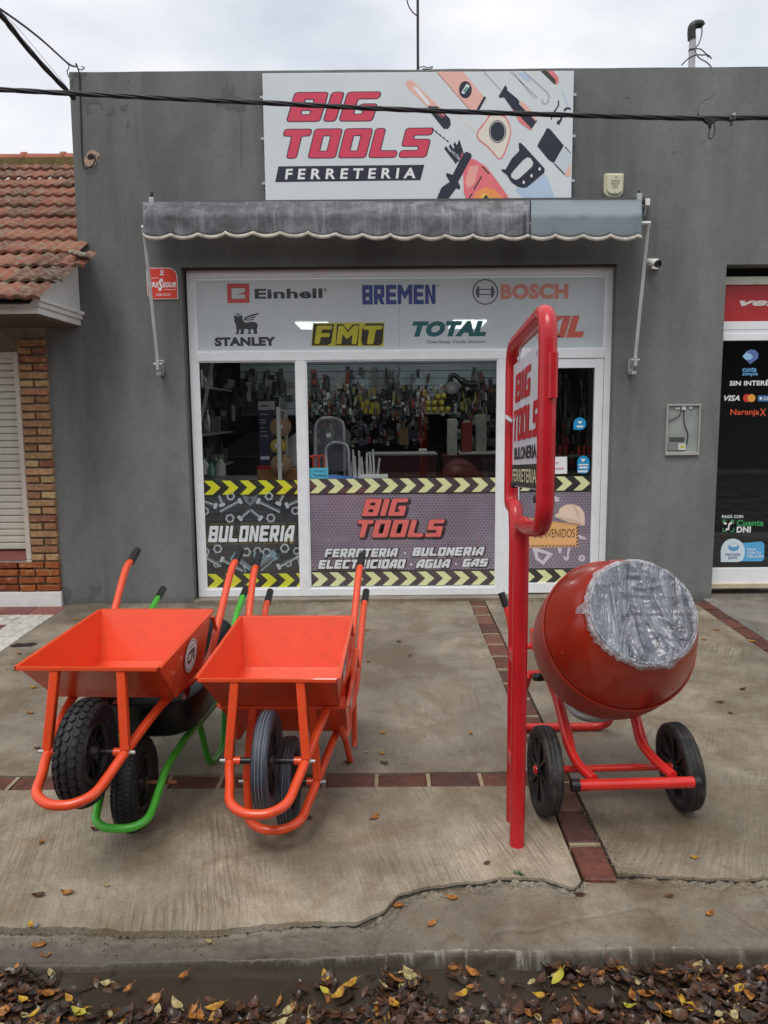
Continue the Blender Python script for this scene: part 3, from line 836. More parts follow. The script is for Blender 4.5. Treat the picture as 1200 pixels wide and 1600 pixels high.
# ridge tiles and the mossy flashing under them
rt = MB(); ry_ = EY + 12 * .295 * math.cos(sn); rz_ = EZ + 12 * .295 * math.sin(sn)
RT = plain('ridge_terracotta', srgb(164, 96, 76), .85, var=.25, dirt=.4, dirtc=srgb(92, 84, 50))
for i in range(7):
    x1 = -2.53 - i * .42; mb = MB()
    mb.lathe([(.085, 0), (.08, .40), (.10, .40), (.10, .445), (.0, .445)], Matrix.Translation((x1 - .44, ry_ + .03, rz_ - .0)) @ Matrix.Rotation(R(90), 4, 'Y'), 20)
    mb.build('ridge_tile', RT, rob)
mf = MB(); mf.box((-5.5, ry_ - .09, rz_ - .09), (-2.53, ry_ + .12, rz_ + .01)); mf.build('ridge_mortar', plain('mossy_mortar', srgb(112, 96, 58), .95, var=.4, scale=14, bump=.01), rob)
mp_ = MB()
for k in range(3):
    c = FP(118 + k * 8, 396 + k * 2, 6.2); mp_.cbox((c.x, c.y, c.z), (.06, .16, .03), None)
pm_ = mp_.build('mortar_fillet', plain('lichen_mortar', srgb(170, 160, 142), .95, var=.4, scale=30, bump=.01), rob, bevel=.008)

# ================================================================== PRINT ON THE SHOPFRONT
def ink(name, r, g, b, rough=.45): return flatc('ink_' + name, srgb(r, g, b), rough)
K = ink('black', 38, 38, 40)
def zoomf(ox, oy, s): return lambda pts: [(ox + x / s, oy + y / s) for x, y in pts]
Yv = gy_ + .010 + YF * 0
# translucent grey vinyl over the top light: lit lamps show through it faintly
tV = NT('grey_vinyl'); co = tV.co()
nv = tV.noise(tV.map(co, (1, 1, .5)), 1.2, 4, .6)
tV.set(color=tV.ramp(nv, [(.3, srgb(222, 228, 232)), (.7, srgb(236, 240, 243))]), rough=.4)
tr_ = tV.node('ShaderNodeBsdfTransparent'); ms = tV.node('ShaderNodeMixShader'); ms.inputs[0].default_value = .10
tV.l.new(tV.b.outputs[0], ms.inputs[1]); tV.l.new(tr_.outputs[0], ms.inputs[2]); tV.l.new(ms.outputs[0], tV.out.inputs['Surface'])
VY = gy_ + .006
vin = []
for a, b in ((fx1, X_(623.8, 490)), (X_(624.0, 490), fx2)):
    mb = MB(); mb.add([(a, VY, tr1), (b - .0003, VY, tr1), (b - .0003, VY, zt0), (a, VY, zt0)], [(0, 1, 2, 3)]); vin.append(mb.build('vinyl_panel', tV.m, shop))
VL_, VR_ = vin
def shape(name, contours_px, Y, d, mt, parent, fn=None):
    cs = []
    for c in contours_px:
        c = fn(c) if fn else c
        cs.append(ppoly(c, Y))
    return put(name, fill2d(cs), fac(Y), d, mt, parent)
def word(name, s, box, Y, d, mt, parent, font='std', bold=.01, shear=0., off=0., grow=0.):
    x0, z0, x1, z1 = pbox(*box, Y)
    if font == 'std': vf2 = font2d(s, bold, shear)
    else: vf2 = sq2d(s, shear, off)
    if grow:                              # a fatter copy keeps each letter centred
        vf2 = fitbox(sq2d(s, shear, 0), (x0, z0, x1, z1)) if False else vf2
        g = grow; return put(name, fitbox(vf2, (x0 - g, z0 - g, x1 + g, z1 + g)), fac(Y), d, mt, parent)
    return put(name, fitbox(vf2, (x0, z0, x1, z1)), fac(Y), d, mt, parent)
A = zoomf(280, 400, 3.529); B = zoomf(600, 400, 3.243)
def Ab(x0, y0, x1, y1): (a, b), (c, d) = A([(x0, y0), (x1, y1)]); return (a, b, c, d)
def Bb(x0, y0, x1, y1): (a, b), (c, d) = B([(x0, y0), (x1, y1)]); return (a, b, c, d)
dV = .0012
shape('printed_logo', [[(263, 152), (386, 152), (388, 258), (266, 260)], [(288, 178), (362, 178), (362, 198), (325, 212), (325, 214), (363, 212), (364, 234), (290, 236)]], VY, dV, ink('red', 214, 84, 78), VL_, A)
word('printed_lettering', 'Einhell', Ab(416, 180, 790, 235), VY, dV, ink('charcoal', 66, 66, 70), VL_, bold=.035)
def ring(cx, cy, r, t): return [circle(cx, cy, r), circle(cx, cy, r - t)]
shape('printed_mark', ring(805, 187, 10, 2), VY, dV, ink('charcoal', 66, 66, 70), VL_, A)
word('printed_mark', 'R', Ab(801, 182, 809, 192), VY, dV, ink('charcoal', 66, 66, 70), VL_)
x0, z0, x1, z1 = pbox(566, 445, 680.5, 475.5, VY); put('printed_lettering', fitbox(sq2d('BREMEN', 0, 0, .03, .09), (x0, z0, x1, z1)), fac(VY), dV, ink('blue', 62, 78, 150), VR_)
word('printed_mark', 'TM', (681.5, 445, 685.5, 447.5), VY, dV, ink('blue', 62, 78, 150), VR_)
GM = ink('gunmetal', 98, 102, 106)
shape('printed_logo', ring(513, 182, 66, 7), VY, dV, GM, VR_, B)
shape('printed_logo', [[(470, 158), (482, 150), (482, 166), (542, 166), (542, 150), (556, 160), (562, 182), (556, 204), (542, 216), (542, 198), (482, 198), (482, 216), (470, 206), (463, 182)], [(484, 172), (541, 172), (541, 192), (484, 192)]], VY, dV, GM, VR_, B)
word('printed_lettering', 'BOSCH', Bb(590, 140, 934, 219), VY, dV, ink('salmon', 228, 150, 132), VR_, bold=.06)
word('printed_lettering', 'STANLEY', Ab(196, 447, 533, 497), VY, dV, ink('charcoal', 66, 66, 70), VL_, bold=.06)
CH = ink('charcoal', 66, 66, 70)
# winged bear emblem
shape('printed_logo', [[(303, 338), (300, 330), (308, 327), (312, 332), (334, 330), (342, 326), (350, 332), (347, 344), (352, 356), (365, 368), (400, 362), (424, 366), (433, 378), (432, 392), (428, 404), (432, 428), (408, 430), (410, 424), (414, 420), (408, 405), (398, 402), (392, 410), (396, 430), (376, 430), (378, 424), (384, 420), (380, 404), (362, 402), (356, 410), (358, 430), (334, 430), (336, 424), (342, 421), (336, 402), (330, 410), (328, 430), (308, 430), (312, 424), (318, 420), (314, 396), (312, 376), (304, 364)]], VY, dV, CH, VL_, A)
for c in ([(354, 350), (366, 336), (400, 322), (440, 314), (434, 324), (398, 332), (372, 342), (360, 356)], [(366, 348), (396, 337), (424, 332), (418, 339), (392, 344), (368, 354)], [(368, 357), (396, 348), (418, 345), (410, 352), (386, 356), (370, 361)],
          [(313, 325), (311, 317), (318, 321), (324, 314), (329, 321), (337, 317), (335, 325)]):
    shape('printed_logo', [c], VY, dV, CH, VL_, A)
YE = ink('yellow', 206, 196, 62); DB = ink('umber', 62, 54, 48)
shape('printed_logo', [[(728, 498), (738, 370), (1132, 366), (1127, 498)]], VY, dV, YE, VL_, A)
for c in ([(731, 493), (742, 376), (855, 376), (838, 480), (818, 493)], [(862, 493), (870, 376), (905, 376), (930, 410), (958, 376), (994, 376), (985, 493)], [(1003, 470), (1010, 396), (1030, 372), (1128, 372), (1121, 480), (1105, 493), (1012, 493)]):
    shape('printed_logo', [c], VY, dV * 1.5, DB, VL_, A)
for s, bx in (('F', (745, 384, 845, 484)), ('M', (866, 384, 990, 486)), ('T', (1015, 384, 1122, 486))):
    x0, z0, x1, z1 = pbox(*Ab(*bx), VY); put('printed_lettering', fitbox(sq2d(s, .14), (x0, z0, x1, z1)), fac(VY), dV * 2, YE, VL_)
TE = ink('teal', 44, 108, 112)
word('printed_lettering', 'TOTAL', (644, 501.5, 760, 526), VY, dV, TE, VR_, bold=.07, shear=.25)
word('printed_lettering', 'One-Stop Tools Station', (666, 531, 758, 538), VY, dV, ink('slate', 96, 108, 112), VR_)
word('printed_lettering', 'SKIL', (815, 493, 913, 528), VY, dV, ink('coral', 226, 112, 96), VR_, bold=.07, shear=.25)

# ---- lower stickers
CY1, CD1 = ink('chevron_yellow', 224, 222, 50), ink('chevron_black', 48, 47, 44)
CY2, CD2 = ink('chevron_cream', 240, 242, 184), ink('chevron_umber', 84, 72, 76)
def chevrons(x0, x1, z0, z1, cy, cdk, par, Y, n_px):
    put('chevron_band', one(rect2(x0, z0, x1, z1)), fac(Y), .0008, cdk, par)
    w_ = (x1 - x0) / n_px; h = z1 - z0; L = []
    zm = (z0 + z1) / 2
    for i in range(-1, int(n_px) + 1):
        a = x0 + w_ * i + .004
        c = [(a, z1 - .003), (a + w_ * .48, z1 - .003), (a + w_ * .93, zm), (a + w_ * .48, z0 + .003), (a, z0 + .003), (a + w_ * .42, zm)]
        # clip to the band
        out = []
        for k in range(6):
            p, q = c[k], c[(k + 1) % 6]
            for lim, sg in ((None, 0),): pass
            out.append((min(max(p[0], x0), x1), p[1]))
        if max(p[0] for p in out) - min(p[0] for p in out) > .01: L.append(one(out))
    put('printed_chevrons', merge(*L), fac(Y), .0016, cy, par)
SY = gy_ + .006
def sticker(bx, mt, name='window_sticker', par=shop):
    x0, z0, x1, z1 = bx
    mb = MB(); mb.box((x0, SY, z0), (x1, SY + .001, z1)); return mb.build(name, mt, par)
tP = NT('perforated_print'); co = tP.co()
sp = tP.node('ShaderNodeSeparateXYZ'); tP.l.new(co, sp.inputs[0])
PX = .0315; PZ = .0245
u_ = tP.math('DIVIDE', sp.outputs['X'], PX); v_ = tP.math('DIVIDE', sp.outputs['Z'], PZ)
row = tP.math('FLOOR', v_); odd = tP.math('MULTIPLY', tP.math('MODULO', tP.math('ABSOLUTE', row), 2), .5)
fu = tP.math('SUBTRACT', tP.math('FRACT', tP.math('ADD', u_, odd)), .5); fv = tP.math('SUBTRACT', tP.math('FRACT', v_), .5)
dd = tP.math('ADD', tP.math('POWER', tP.math('ABSOLUTE', fu), 2), tP.math('MULTIPLY', tP.math('POWER', tP.math('ABSOLUTE', fv), 2), 1.3))
dot = tP.ramp(dd, [(.028, 1.0), (.045, 0.0)])
nn = tP.noise(co, 2.2, 4, .6)
base = tP.ramp(nn, [(.3, srgb(134, 120, 136)), (.7, srgb(160, 146, 162))])
tP.set(color=tP.mix(dot, base, srgb(46, 40, 46)), rough=.45)
tB = NT('dark_wood_print'); co = tB.co()
nb = tB.noise(tB.map(co, (1.5, 1, 14)), 3, 6, .6)
tB.set(color=tB.ramp(nb, [(.35, srgb(36, 38, 42)), (.7, srgb(72, 76, 80))]), rough=.45)
z_ = lambda py, px=550: FP(px, py, SY).z
W1 = (fx1 + .006, z_(918, 400), m10 - .004, z_(750, 400))
s1 = sticker(W1, tB.m)
W2 = (m11 + .010, z_(915, 630), m20 - .004, z_(747, 630))
s2 = sticker(W2, tP.m)
W3 = (d0 + .002, z_(912, 870), d1 - .004, z_(744, 870))
s3 = sticker(W3, tP.m, par=dr)
hb_ = z_(750, 400) - z_(773, 400)
for W_, s_, cy, cdk, n_ in ((W1, s1, CY1, CD1, 5.3), (W2, s2, CY2, CD2, 10.4), (W3, s3, CY2, CD1, 4.0)):
    chevrons(W_[0], W_[2], W_[3] - hb_, W_[3], cy, cdk, s_, SY, n_)
    chevrons(W_[0], W_[2], W_[1], W_[1] + hb_, cy, cdk, s_, SY, n_)
    k = MB(); k.add([(W_[0], SY - .0008, W_[3] - hb_ - .012), (W_[2], SY - .0008, W_[3] - hb_ - .012), (W_[2], SY - .0008, W_[3] - hb_ - .001), (W_[0], SY - .0008, W_[3] - hb_ - .001)], [(0, 1, 2, 3)])
    k.add([(W_[0], SY - .0008, W_[1] + hb_ + .001), (W_[2], SY - .0008, W_[1] + hb_ + .001), (W_[2], SY - .0008, W_[1] + hb_ + .012), (W_[0], SY - .0008, W_[1] + hb_ + .012)], [(0, 1, 2, 3)])
    k.build('printed_border', K, s_)
# bolts and nuts print
C6 = zoomf(280, 730, 3.529)
SILV = ink('silver', 190, 198, 202, .3); SILD = ink('silver_shade', 116, 124, 132, .3); BLU = ink('silver_blue', 128, 156, 168, .3)
def bolt(x0, y0, x1, y1, w_=14, mt=SILV, head=1):
    d = Vector((x1 - x0, y1 - y0)); L = d.length; d.normalize(); n = Vector((-d.y, d.x))
    P0 = Vector((x0, y0)); P1 = Vector((x1, y1))
    shape('printed_bolt', [[tuple(P0 + n * w_ / 2), tuple(P1 + n * w_ / 2), tuple(P1 - n * w_ / 2), tuple(P0 - n * w_ / 2)]], SY, .0012, mt, s1, C6)
    shape('printed_bolt', [[tuple(P0 + n * w_ * .1), tuple(P1 + n * w_ * .1), tuple(P1 - n * w_ * .5), tuple(P0 - n * w_ * .5)]], SY, .0015, SILD, s1, C6)
    h = w_ * 1.15
    shape('printed_bolt', [[tuple(P0 + n * h), tuple(P0 + n * h * .9 + d * w_ * .9), tuple(P0 - n * h * .9 + d * w_ * .9), tuple(P0 - n * h), tuple(P0 - n * h * .8 - d * w_ * .3), tuple(P0 + n * h * .8 - d * w_ * .3)]], SY, .0018, mt, s1, C6)
def nut(x, y, r_):
    shape('printed_nut', [circle(x, y, r_, r_ * 1.02, 6, rnd.random()), circle(x, y, r_ * .52, None, 14)], SY, .0014, SILV, s1, C6)
    shape('printed_nut', [circle(x, y, r_ * .66, None, 16), circle(x, y, r_ * .54, None, 16)], SY, .0018, SILD, s1, C6)
for b in ((205, 215, 122, 185), (238, 212, 218, 158), (340, 185, 225, 248), (432, 185, 558, 246), (545, 205, 572, 155), (590, 212, 662, 180), (332, 285, 388, 236), (452, 285, 392, 236), (142, 492, 232, 545), (232, 506, 352, 570), (545, 550, 648, 495)): bolt(*b, 15)
for b in ((300, 490, 395, 560), (530, 480, 440, 540), (420, 500, 480, 490)): bolt(*b, 26, BLU)
for b in ((545, 490, 452, 572), (140, 500, 134, 548), (652, 490, 664, 540), (362, 545, 366, 580)): bolt(*b, 8)
for n_ in ((142, 243, 24), (280, 282, 26), (505, 280, 26), (641, 240, 24), (284, 160, 24), (495, 160, 24), (212, 450, 26), (370, 468, 27), (432, 462, 24), (482, 470, 26), (582, 447, 27), (648, 462, 22), (146, 465, 22), (206, 536, 18), (602, 530, 20)): nut(*n_)
shape('printed_bolt', [[(345, 152), (390, 165), (435, 152), (420, 190), (390, 214), (362, 190)], [(380, 172), (398, 172), (396, 190), (390, 196), (384, 190)]], SY, .002, SILD, s1, C6)
L1 = ink('lettering_white', 238, 240, 244); GOLD = ink('gold', 138, 122, 62)
bx = (325, 821, 461, 846.5)
V0 = sq2d('BULONERIA', .22, 0, gap=.10)
def word_px(vf2, bx, Y, d, mt, par, name='printed_lettering', g=0, sx=0, sz=0):
    x0, z0, x1, z1 = pbox(*bx, Y); return put(name, fitbox(vf2, (x0 - g + sx, z0 - g + sz, x1 + g + sx, z1 + g + sz)), fac(Y), d, mt, par)
x0, z0, x1, z1 = pbox(*bx, SY)
def offset_word(s, shear, bx, Y, layers, par, gap=.11):
    # outline layers share the scale of the face lettering
    base = sq2d(s, shear, 0, gap=gap); V = base[0]
    a0 = min(v[0] for v in V); a1 = max(v[0] for v in V)
    x0, z0, x1, z1 = pbox(*bx, Y); kx = (x1 - x0) / (a1 - a0); kz = z1 - z0
    for off, d, mt, dx, dz in layers:
        v, f = sq2d(s, shear, off, gap=gap)
        put('printed_lettering', ([(x0 + (p - a0) * kx + dx, z0 + q * kz + dz) for p, q in v], f), fac(Y), d, mt, par)
offset_word('BULONERIA', .22, bx, SY, [(.13, .0022, GOLD, .0, .0), (.10, .0026, K, 0, 0), (0, .003, L1, 0, 0)], s1)
# middle window
D7 = zoomf(280, 730, 3.529)
PK = ink('warm_pink', 244, 122, 116); SHD = ink('letter_shadow', 62, 46, 52)
offset_word('BIG', .24, (565, 779, 638, 806), SY, [(.06, .0022, SHD, .014, -.016), (.05, .0026, SHD, .004, -.004), (0, .003, PK, 0, 0)], s2)
offset_word('TOOLS', .24, (559, 812, 695, 839), SY, [(.06, .0022, SHD, .014, -.016), (.05, .0026, SHD, .004, -.004), (0, .003, PK, 0, 0)], s2)
for s, b in (('FERRETERIA', (507, 857, 622, 870)), ('BULONERIA', (644, 855, 757, 868)), ('ELECTRICIDAD', (497, 874.5, 634, 888)), ('AGUA', (650, 874, 704, 887)), ('GAS', (722, 873, 763, 885)), ('.', (629, 858, 637, 870)), ('.', (639, 876, 646, 888)), ('.', (709, 875, 716, 887))):
    if s == '.':
        c = pbox(*b, SY); put('printed_lettering', one(rect2((c[0] + c[2]) / 2 - .008, (c[1] + c[3]) / 2 - .008, (c[0] + c[2]) / 2 + .008, (c[1] + c[3]) / 2 + .008)), fac(SY), .003, L1, s2)
    else: offset_word(s, .24, b, SY, [(.14, .0026, SHD, .003, -.003), (.02, .003, L1, 0, 0)], s2, gap=.13)
# door print: sign board with hard hat and tools
E7 = zoomf(600, 730, 3.333)
OR1 = ink('board_orange', 250, 190, 128); OR2 = ink('board_border', 236, 176, 118); HAT = ink('hat_cream', 250, 222, 202); HAT2 = ink('hat_shade', 236, 200, 176); LILA = ink('tool_lilac', 226, 216, 228); BRN = ink('print_brown', 62, 44, 40)
shape('printed_board', [[(745, 262), (1010, 300), (1014, 414), (740, 420)]], SY, .0012, OR2, s3, E7)
for i in range(14):
    x = 748 + i * 18; shape('printed_stripe', [[(x, 413), (x + 6, 406), (x + 14, 406), (x + 8, 413)]], SY, .0015, BRN, s3, E7)
for i in range(6):
    y = 306 + i * 18; shape('printed_stripe', [[(1001, y + 8), (1014, y), (1014, y + 8), (1001, y + 16)]], SY, .0015, BRN, s3, E7)
shape('printed_board', [[(752, 276), (1000, 310), (1001, 402), (750, 405)]], SY, .0018, OR1, s3, E7)
word('printed_lettering', 'BIENVENIDOS', (834, 826.5, 898, 840), SY, .0024, BRN, s3, bold=.0)
shape('printed_hat', [[(890, 246), (906, 240), (916, 214), (944, 196), (985, 192), (1020, 206), (1042, 236), (1046, 270), (1044, 300), (1028, 306), (1010, 296), (960, 288), (915, 268), (894, 260)]], SY, .0026, HAT, s3, E7)
shape('printed_hat', [[(900, 252), (950, 262), (1000, 276), (1038, 296), (1030, 304), (1008, 295), (960, 286), (915, 267)]], SY, .003, HAT2, s3, E7)
shape('printed_hat', [[(975, 194), (990, 193), (1012, 230), (1022, 270), (1012, 272), (1000, 236)]], SY, .003, HAT2, s3, E7)
for c in ([[(772, 420), (800, 420), (880, 450), (830, 510), (790, 480)], [(800, 440), (850, 455), (826, 488), (802, 468)]], [[(903, 420), (925, 420), (922, 444), (912, 450)]], [[(958, 420), (972, 420), (962, 458), (964, 476), (950, 488), (936, 478), (934, 460), (944, 470), (954, 468), (952, 456)]], [[(880, 148), (912, 158), (914, 176), (898, 182), (882, 168)]], [[(1012, 350), (1050, 368), (1052, 380), (1014, 368)]]):
    shape('printed_tool', c, SY, .0012, LILA, s3, E7)
gear = []
for i in range(24):
    a = 2 * math.pi * i / 24; r_ = 19 if i % 3 else 14; gear.append((1030 + r_ * math.cos(a), 474 + r_ * math.sin(a)))
shape('printed_gear', [gear, circle(1030, 474, 6)], SY, .0012, LILA, s3, E7)
# stickers on the door glass
CB = ink('sticker_blue', 30, 150, 206); WH = ink('sticker_white', 232, 234, 236)
def on_glass(name, cs, mt, d=.0, par=dr, Y=gy_): return shape(name, cs, Y, .0015 + d, mt, par)
on_glass('round_sticker', [[(896, 671), (896, 662)] + [(906 + 9.8 * math.cos(t), 662 - 9.8 * math.sin(t)) for t in [math.pi - i * (3 * math.pi / 2) / 20 for i in range(21)]]], CB)
on_glass('sticker_mark', [[(902, 658), (910, 658), (906, 663)]], WH, .001); on_glass('sticker_mark', [[(900, 665), (912, 665), (910, 668), (902, 668)]], WH, .001)
on_glass('pill_sticker', [[(902, 739), (902, 722), (903, 717), (907, 713), (911, 712), (916, 713), (920, 717), (921, 722), (921, 733), (918, 738), (914, 740)]], CB)
on_glass('sticker_mark', [[(907, 717), (915, 717), (911, 722)]], WH, .001); on_glass('sticker_mark', [[(904, 725), (919, 725), (919, 727), (904, 727)]], WH, .001); on_glass('sticker_mark', [[(905, 729), (918, 729), (918, 732), (905, 732)]], WH, .001)
on_glass('sticker_mark', [[(903, 735), (919, 735), (917, 738), (903, 738)]], WH, .001)
on_glass('paper_notice', [[(856, 714), (886, 713.5), (886, 740), (856, 741)]], WH)
word('printed_lettering', 'Hoy', (864, 721, 873, 726), gy_, .003, ink('notice_red', 190, 90, 96), dr); word('printed_lettering', 'funciona', (862, 729, 881, 734), gy_, .003, ink('notice_red', 190, 90, 96), dr)

# ================================================================== SIGNBOARD OVER THE AWNING
YS = 6.50
sg = thing('shop_signboard', 'long white printed shop signboard high on the grey wall above the awning', 'signboard', (.3, YS, 3.35))
bx0, bz0, bx1, bz1 = FP(415, 313, YS).x, FP(650, 313.5, YS).z, FP(895, 200, YS).x, FP(650, 112.5, YS).z
tS = NT('banner_print'); co = tS.co()
tS.set(color=tS.ramp(tS.noise(co, .9, 3, .5), [(.3, srgb(206, 214, 218)), (.7, srgb(222, 226, 228))]), rough=.4, normal=tS.bump(tS.noise(tS.map(co, (1, 1, .25)), 1.5, 2, .4), .25, .012))
mb = MB(); mb.box((bx0, YS, bz0), (bx1, YS + .03, bz1)); sp_ = mb.build('sign_panel', tS.m, sg, bevel=.003)
mb = MB()
for z in (.15, .5, .82):
    zz = bz0 + (bz1 - bz0) * z
    mb.cbox((bx0 - .01, YS + .03, zz), (.03, .05, .02)); mb.cbox((bx1 + .01, YS + .03, zz), (.03, .05, .02))
mb.box((bx0 + .02, YS + .03, bz0 + .02), (bx1 - .02, YS + .07, bz0 + .05)); mb.box((bx0 + .02, YS + .03, bz1 - .05), (bx1 - .02, YS + .07, bz1 - .02))
mb.build('fixing_frame', ZINC, sg)
SR1 = ink('sign_red', 214, 62, 92); SNV = ink('sign_navy', 30, 34, 54)
offset_word('BIG', .22, (449, 144.5, 594, 189), YS, [(.028, .001, SNV, 0, 0), (0, .0016, SR1, 0, 0)], sp_)
offset_word('TOOLS', .22, (444, 201.5, 676, 246), YS, [(.028, .001, SNV, 0, 0), (0, .0016, SR1, 0, 0)], sp_)
shape('printed_bar', [[(435, 260), (663, 257.5), (657, 281.5), (430, 284.5)]], YS, .001, SNV, sp_)
V, F = font2d('F E R R E T E R I A', .03, .12)
x0, z0, x1, z1 = pbox(445, 263, 649, 279.5, YS); put('printed_lettering', fitbox((V, F), (x0, z0, x1, z1)), fac(YS), .0016, WH, sp_)
Q = zoomf(640, 100, 4.615); Q2 = zoomf(400, 90, 2.353)
PEACH = ink('print_peach', 236, 184, 170); PINK = ink('print_pink', 226, 128, 128); CRM = ink('print_cream', 228, 222, 208); LGY = ink('print_grey', 172, 180, 188); LBL = ink('print_pale_blue', 182, 202, 226)
def sh(c, mt, d=.001, fn=Q): shape('printed_tool', c if isinstance(c[0][0], (tuple, list)) else [c], YS, d, mt, sp_, fn)
# utility knife
sh([(550, 90), (570, 80), (582, 92), (700, 205), (688, 222), (640, 190), (556, 112)], PEACH, .001, Q2)
sh([(575, 108), (590, 106), (640, 168), (632, 176)], WH, .0014, Q2)
sh([(632, 178), (668, 180), (714, 226), (716, 248), (706, 262), (690, 262), (640, 200)], SNV, .0014, Q2)
sh([(650, 194), (684, 196), (694, 214), (684, 224)], PINK, .0018, Q2)
for i in range(5): sh([(655 + i * 7, 196 + i * 4), (659 + i * 7, 195 + i * 4), (663 + i * 7, 216 + i * 3), (659 + i * 7, 217 + i * 3)], SNV, .0022, Q2)
# level
sh([(195, 55), (385, 55), (535, 235), (470, 355), (430, 330)], PEACH)
sh([(195, 60), (205, 60), (436, 325), (430, 332)], ink('print_tan', 204, 156, 140), .0014)
sh([circle(402, 186, 46, 62)], SNV, .0018); sh([(372, 208), (392, 218), (434, 160), (412, 142)], WH, .0022); sh([(384, 200), (396, 206), (422, 172), (410, 162)], ink('print_green', 60, 150, 120), .0026)
sh([(538, 232), (552, 242), (482, 368), (466, 358)], SNV, .0018)
sh([(315, 350), (325, 348), (490, 495), (482, 505)], CRM)
# tape measure
sh([(566, 376), (575, 355), (620, 352), (690, 372), (722, 430), (735, 495), (715, 575), (690, 640), (672, 680), (640, 690), (610, 655), (560, 600), (500, 555), (480, 520), (492, 480), (512, 450), (540, 420)], PINK, .001)
sh([(574, 384), (590, 368), (640, 368), (688, 388), (716, 440), (726, 496), (706, 572), (682, 634), (664, 672), (642, 680), (614, 645), (564, 590), (508, 546), (490, 518), (500, 486), (524, 456), (548, 424)], CRM, .0014)
sh([circle(634, 488, 62, 82)], SNV, .0018); sh([circle(634, 488, 56, 75), circle(634, 488, 53, 71)], WH, .0022)
sh([(566, 355), (600, 350), (600, 362), (572, 378)], SNV, .0018)
# screwdriver
sh([(530, 55), (540, 55), (660, 185), (655, 192)], LGY)
sh([(642, 232), (690, 152), (704, 172), (704, 190), (776, 250), (792, 268), (790, 290), (920, 408), (878, 470), (740, 325), (680, 240), (652, 245)], SNV, .0014)
sh([(792, 264), (840, 290), (918, 400), (908, 412), (800, 300)], PEACH, .0018); sh([(740, 325), (760, 340), (880, 470), (872, 478), (790, 420)], PINK, .0018)
# allen key and hook tools
sh([(722, 56), (730, 56), (925, 240), (918, 246)], LGY); sh([(740, 56), (748, 56), (905, 250), (898, 252)], LGY)
sh([(775, 62), (830, 62), (880, 120), (850, 130)], LBL)
sh([(820, 56), (828, 52), (1000, 205), (1012, 240), (1004, 275), (985, 293), (962, 290), (950, 272), (958, 250), (964, 252), (960, 272), (972, 284), (990, 278), (1002, 244), (992, 212)], LGY, .0014)
sh([(944, 50), (1000, 50), (1060, 115), (1052, 146), (1038, 142)], DB, .0014); sh([(990, 50), (1035, 50), (1075, 100), (1076, 130), (1060, 148), (1050, 146), (1056, 118)], PINK, .0018)
sh([(1095, 200), (1104, 200), (1150, 312), (1142, 318)], LBL); sh([(1110, 330), (1128, 312), (1160, 315), (1165, 330), (1138, 325), (1118, 345)], SNV, .0014)
sh([(1068, 270), (1078, 262), (1078, 300), (1040, 360), (1022, 405), (1016, 398), (1034, 348), (1068, 300)], SNV, .0014); sh([(1092, 360), (1104, 355), (1100, 400), (1078, 440), (1060, 430), (1064, 412), (1084, 400)], SNV, .0014)
# saw handle
sh([[(785, 572), (800, 568), (830, 596), (975, 756), (970, 785), (848, 888), (820, 895), (780, 885), (735, 855), (700, 800), (662, 770), (664, 758), (690, 762), (715, 720), (738, 680), (790, 628)], [(848, 672), (872, 676), (892, 712), (885, 738), (790, 826), (765, 836), (735, 820), (730, 796), (750, 768), (820, 690)]], SNV, .0018)
for c in ((937, 758), (879, 806), (823, 853)): sh([circle(c[0], c[1], 8, 12)], WH, .0022)
sh([(780, 888), (850, 892), (972, 790), (1000, 830), (1050, 972), (830, 975), (762, 910)], LBL, .001)
# brush
sh([(990, 462), (1012, 468), (1112, 588), (1040, 716), (1000, 690), (920, 592), (935, 560), (965, 510)], SNV, .0014)
sh([(1112, 588), (1162, 640), (1162, 770), (1120, 800), (1040, 716)], ink('print_silver', 200, 210, 216), .0014); sh([(1118, 600), (1162, 648), (1162, 640), (1122, 594)], SNV, .0018); sh([(1046, 716), (1120, 792), (1116, 800), (1040, 722)], SNV, .0018)
sh([(1160, 720), (1160, 808), (1125, 812), (1118, 798)], PEACH, .0018)
# drill
for i in range(5): sh([(155 + i * 26, 462 + i * 22), (165 + i * 26, 458 + i * 22), (182 + i * 26, 482 + i * 20), (174 + i * 26, 486 + i * 20)], SNV)
for i in range(4):
    a = i * 17; sh([(250 + a * 1.9, 612 - a * .9 + 0), (262 + a * 1.9, 590 - a * .9), (345 + a * 1.1, 690 - a * .6 + 20), (330 + a * 1.1, 715 - a * .6)], SNV, .0014)
sh([(290, 640), (360, 560), (384, 640), (330, 722)], SNV, .0018)
for i in range(3): sh([(300 + i * 18, 634 + i * 12), (308 + i * 18, 624 + i * 12), (340 + i * 12, 664 + i * 12), (332 + i * 12, 674 + i * 12)], LGY, .0022)
sh([(430, 682), (470, 688), (545, 735), (600, 800), (700, 940), (718, 978), (410, 978), (390, 930), (388, 840), (385, 770), (345, 740), (380, 640), (400, 660)], ink('drill_pink', 232, 116, 124), .0022)
sh([(430, 740), (500, 730), (470, 860), (420, 900), (400, 850)], ink('drill_light', 240, 168, 156), .0026)
sh([(455, 978), (480, 920), (540, 890), (610, 905), (690, 978)], ink('drill_orange', 242, 152, 84), .0026); sh([(500, 978), (530, 930), (560, 940), (600, 978)], ink('drill_yellow', 244, 196, 84), .003); sh([(520, 978), (552, 942), (582, 978)], DB, .0034)
sh([(410, 632), (446, 650), (446, 672), (350, 850), (366, 885), (360, 905), (335, 895), (270, 985), (190, 985), (230, 890), (290, 850), (262, 800), (268, 786), (310, 800), (385, 650)], SNV, .0030)
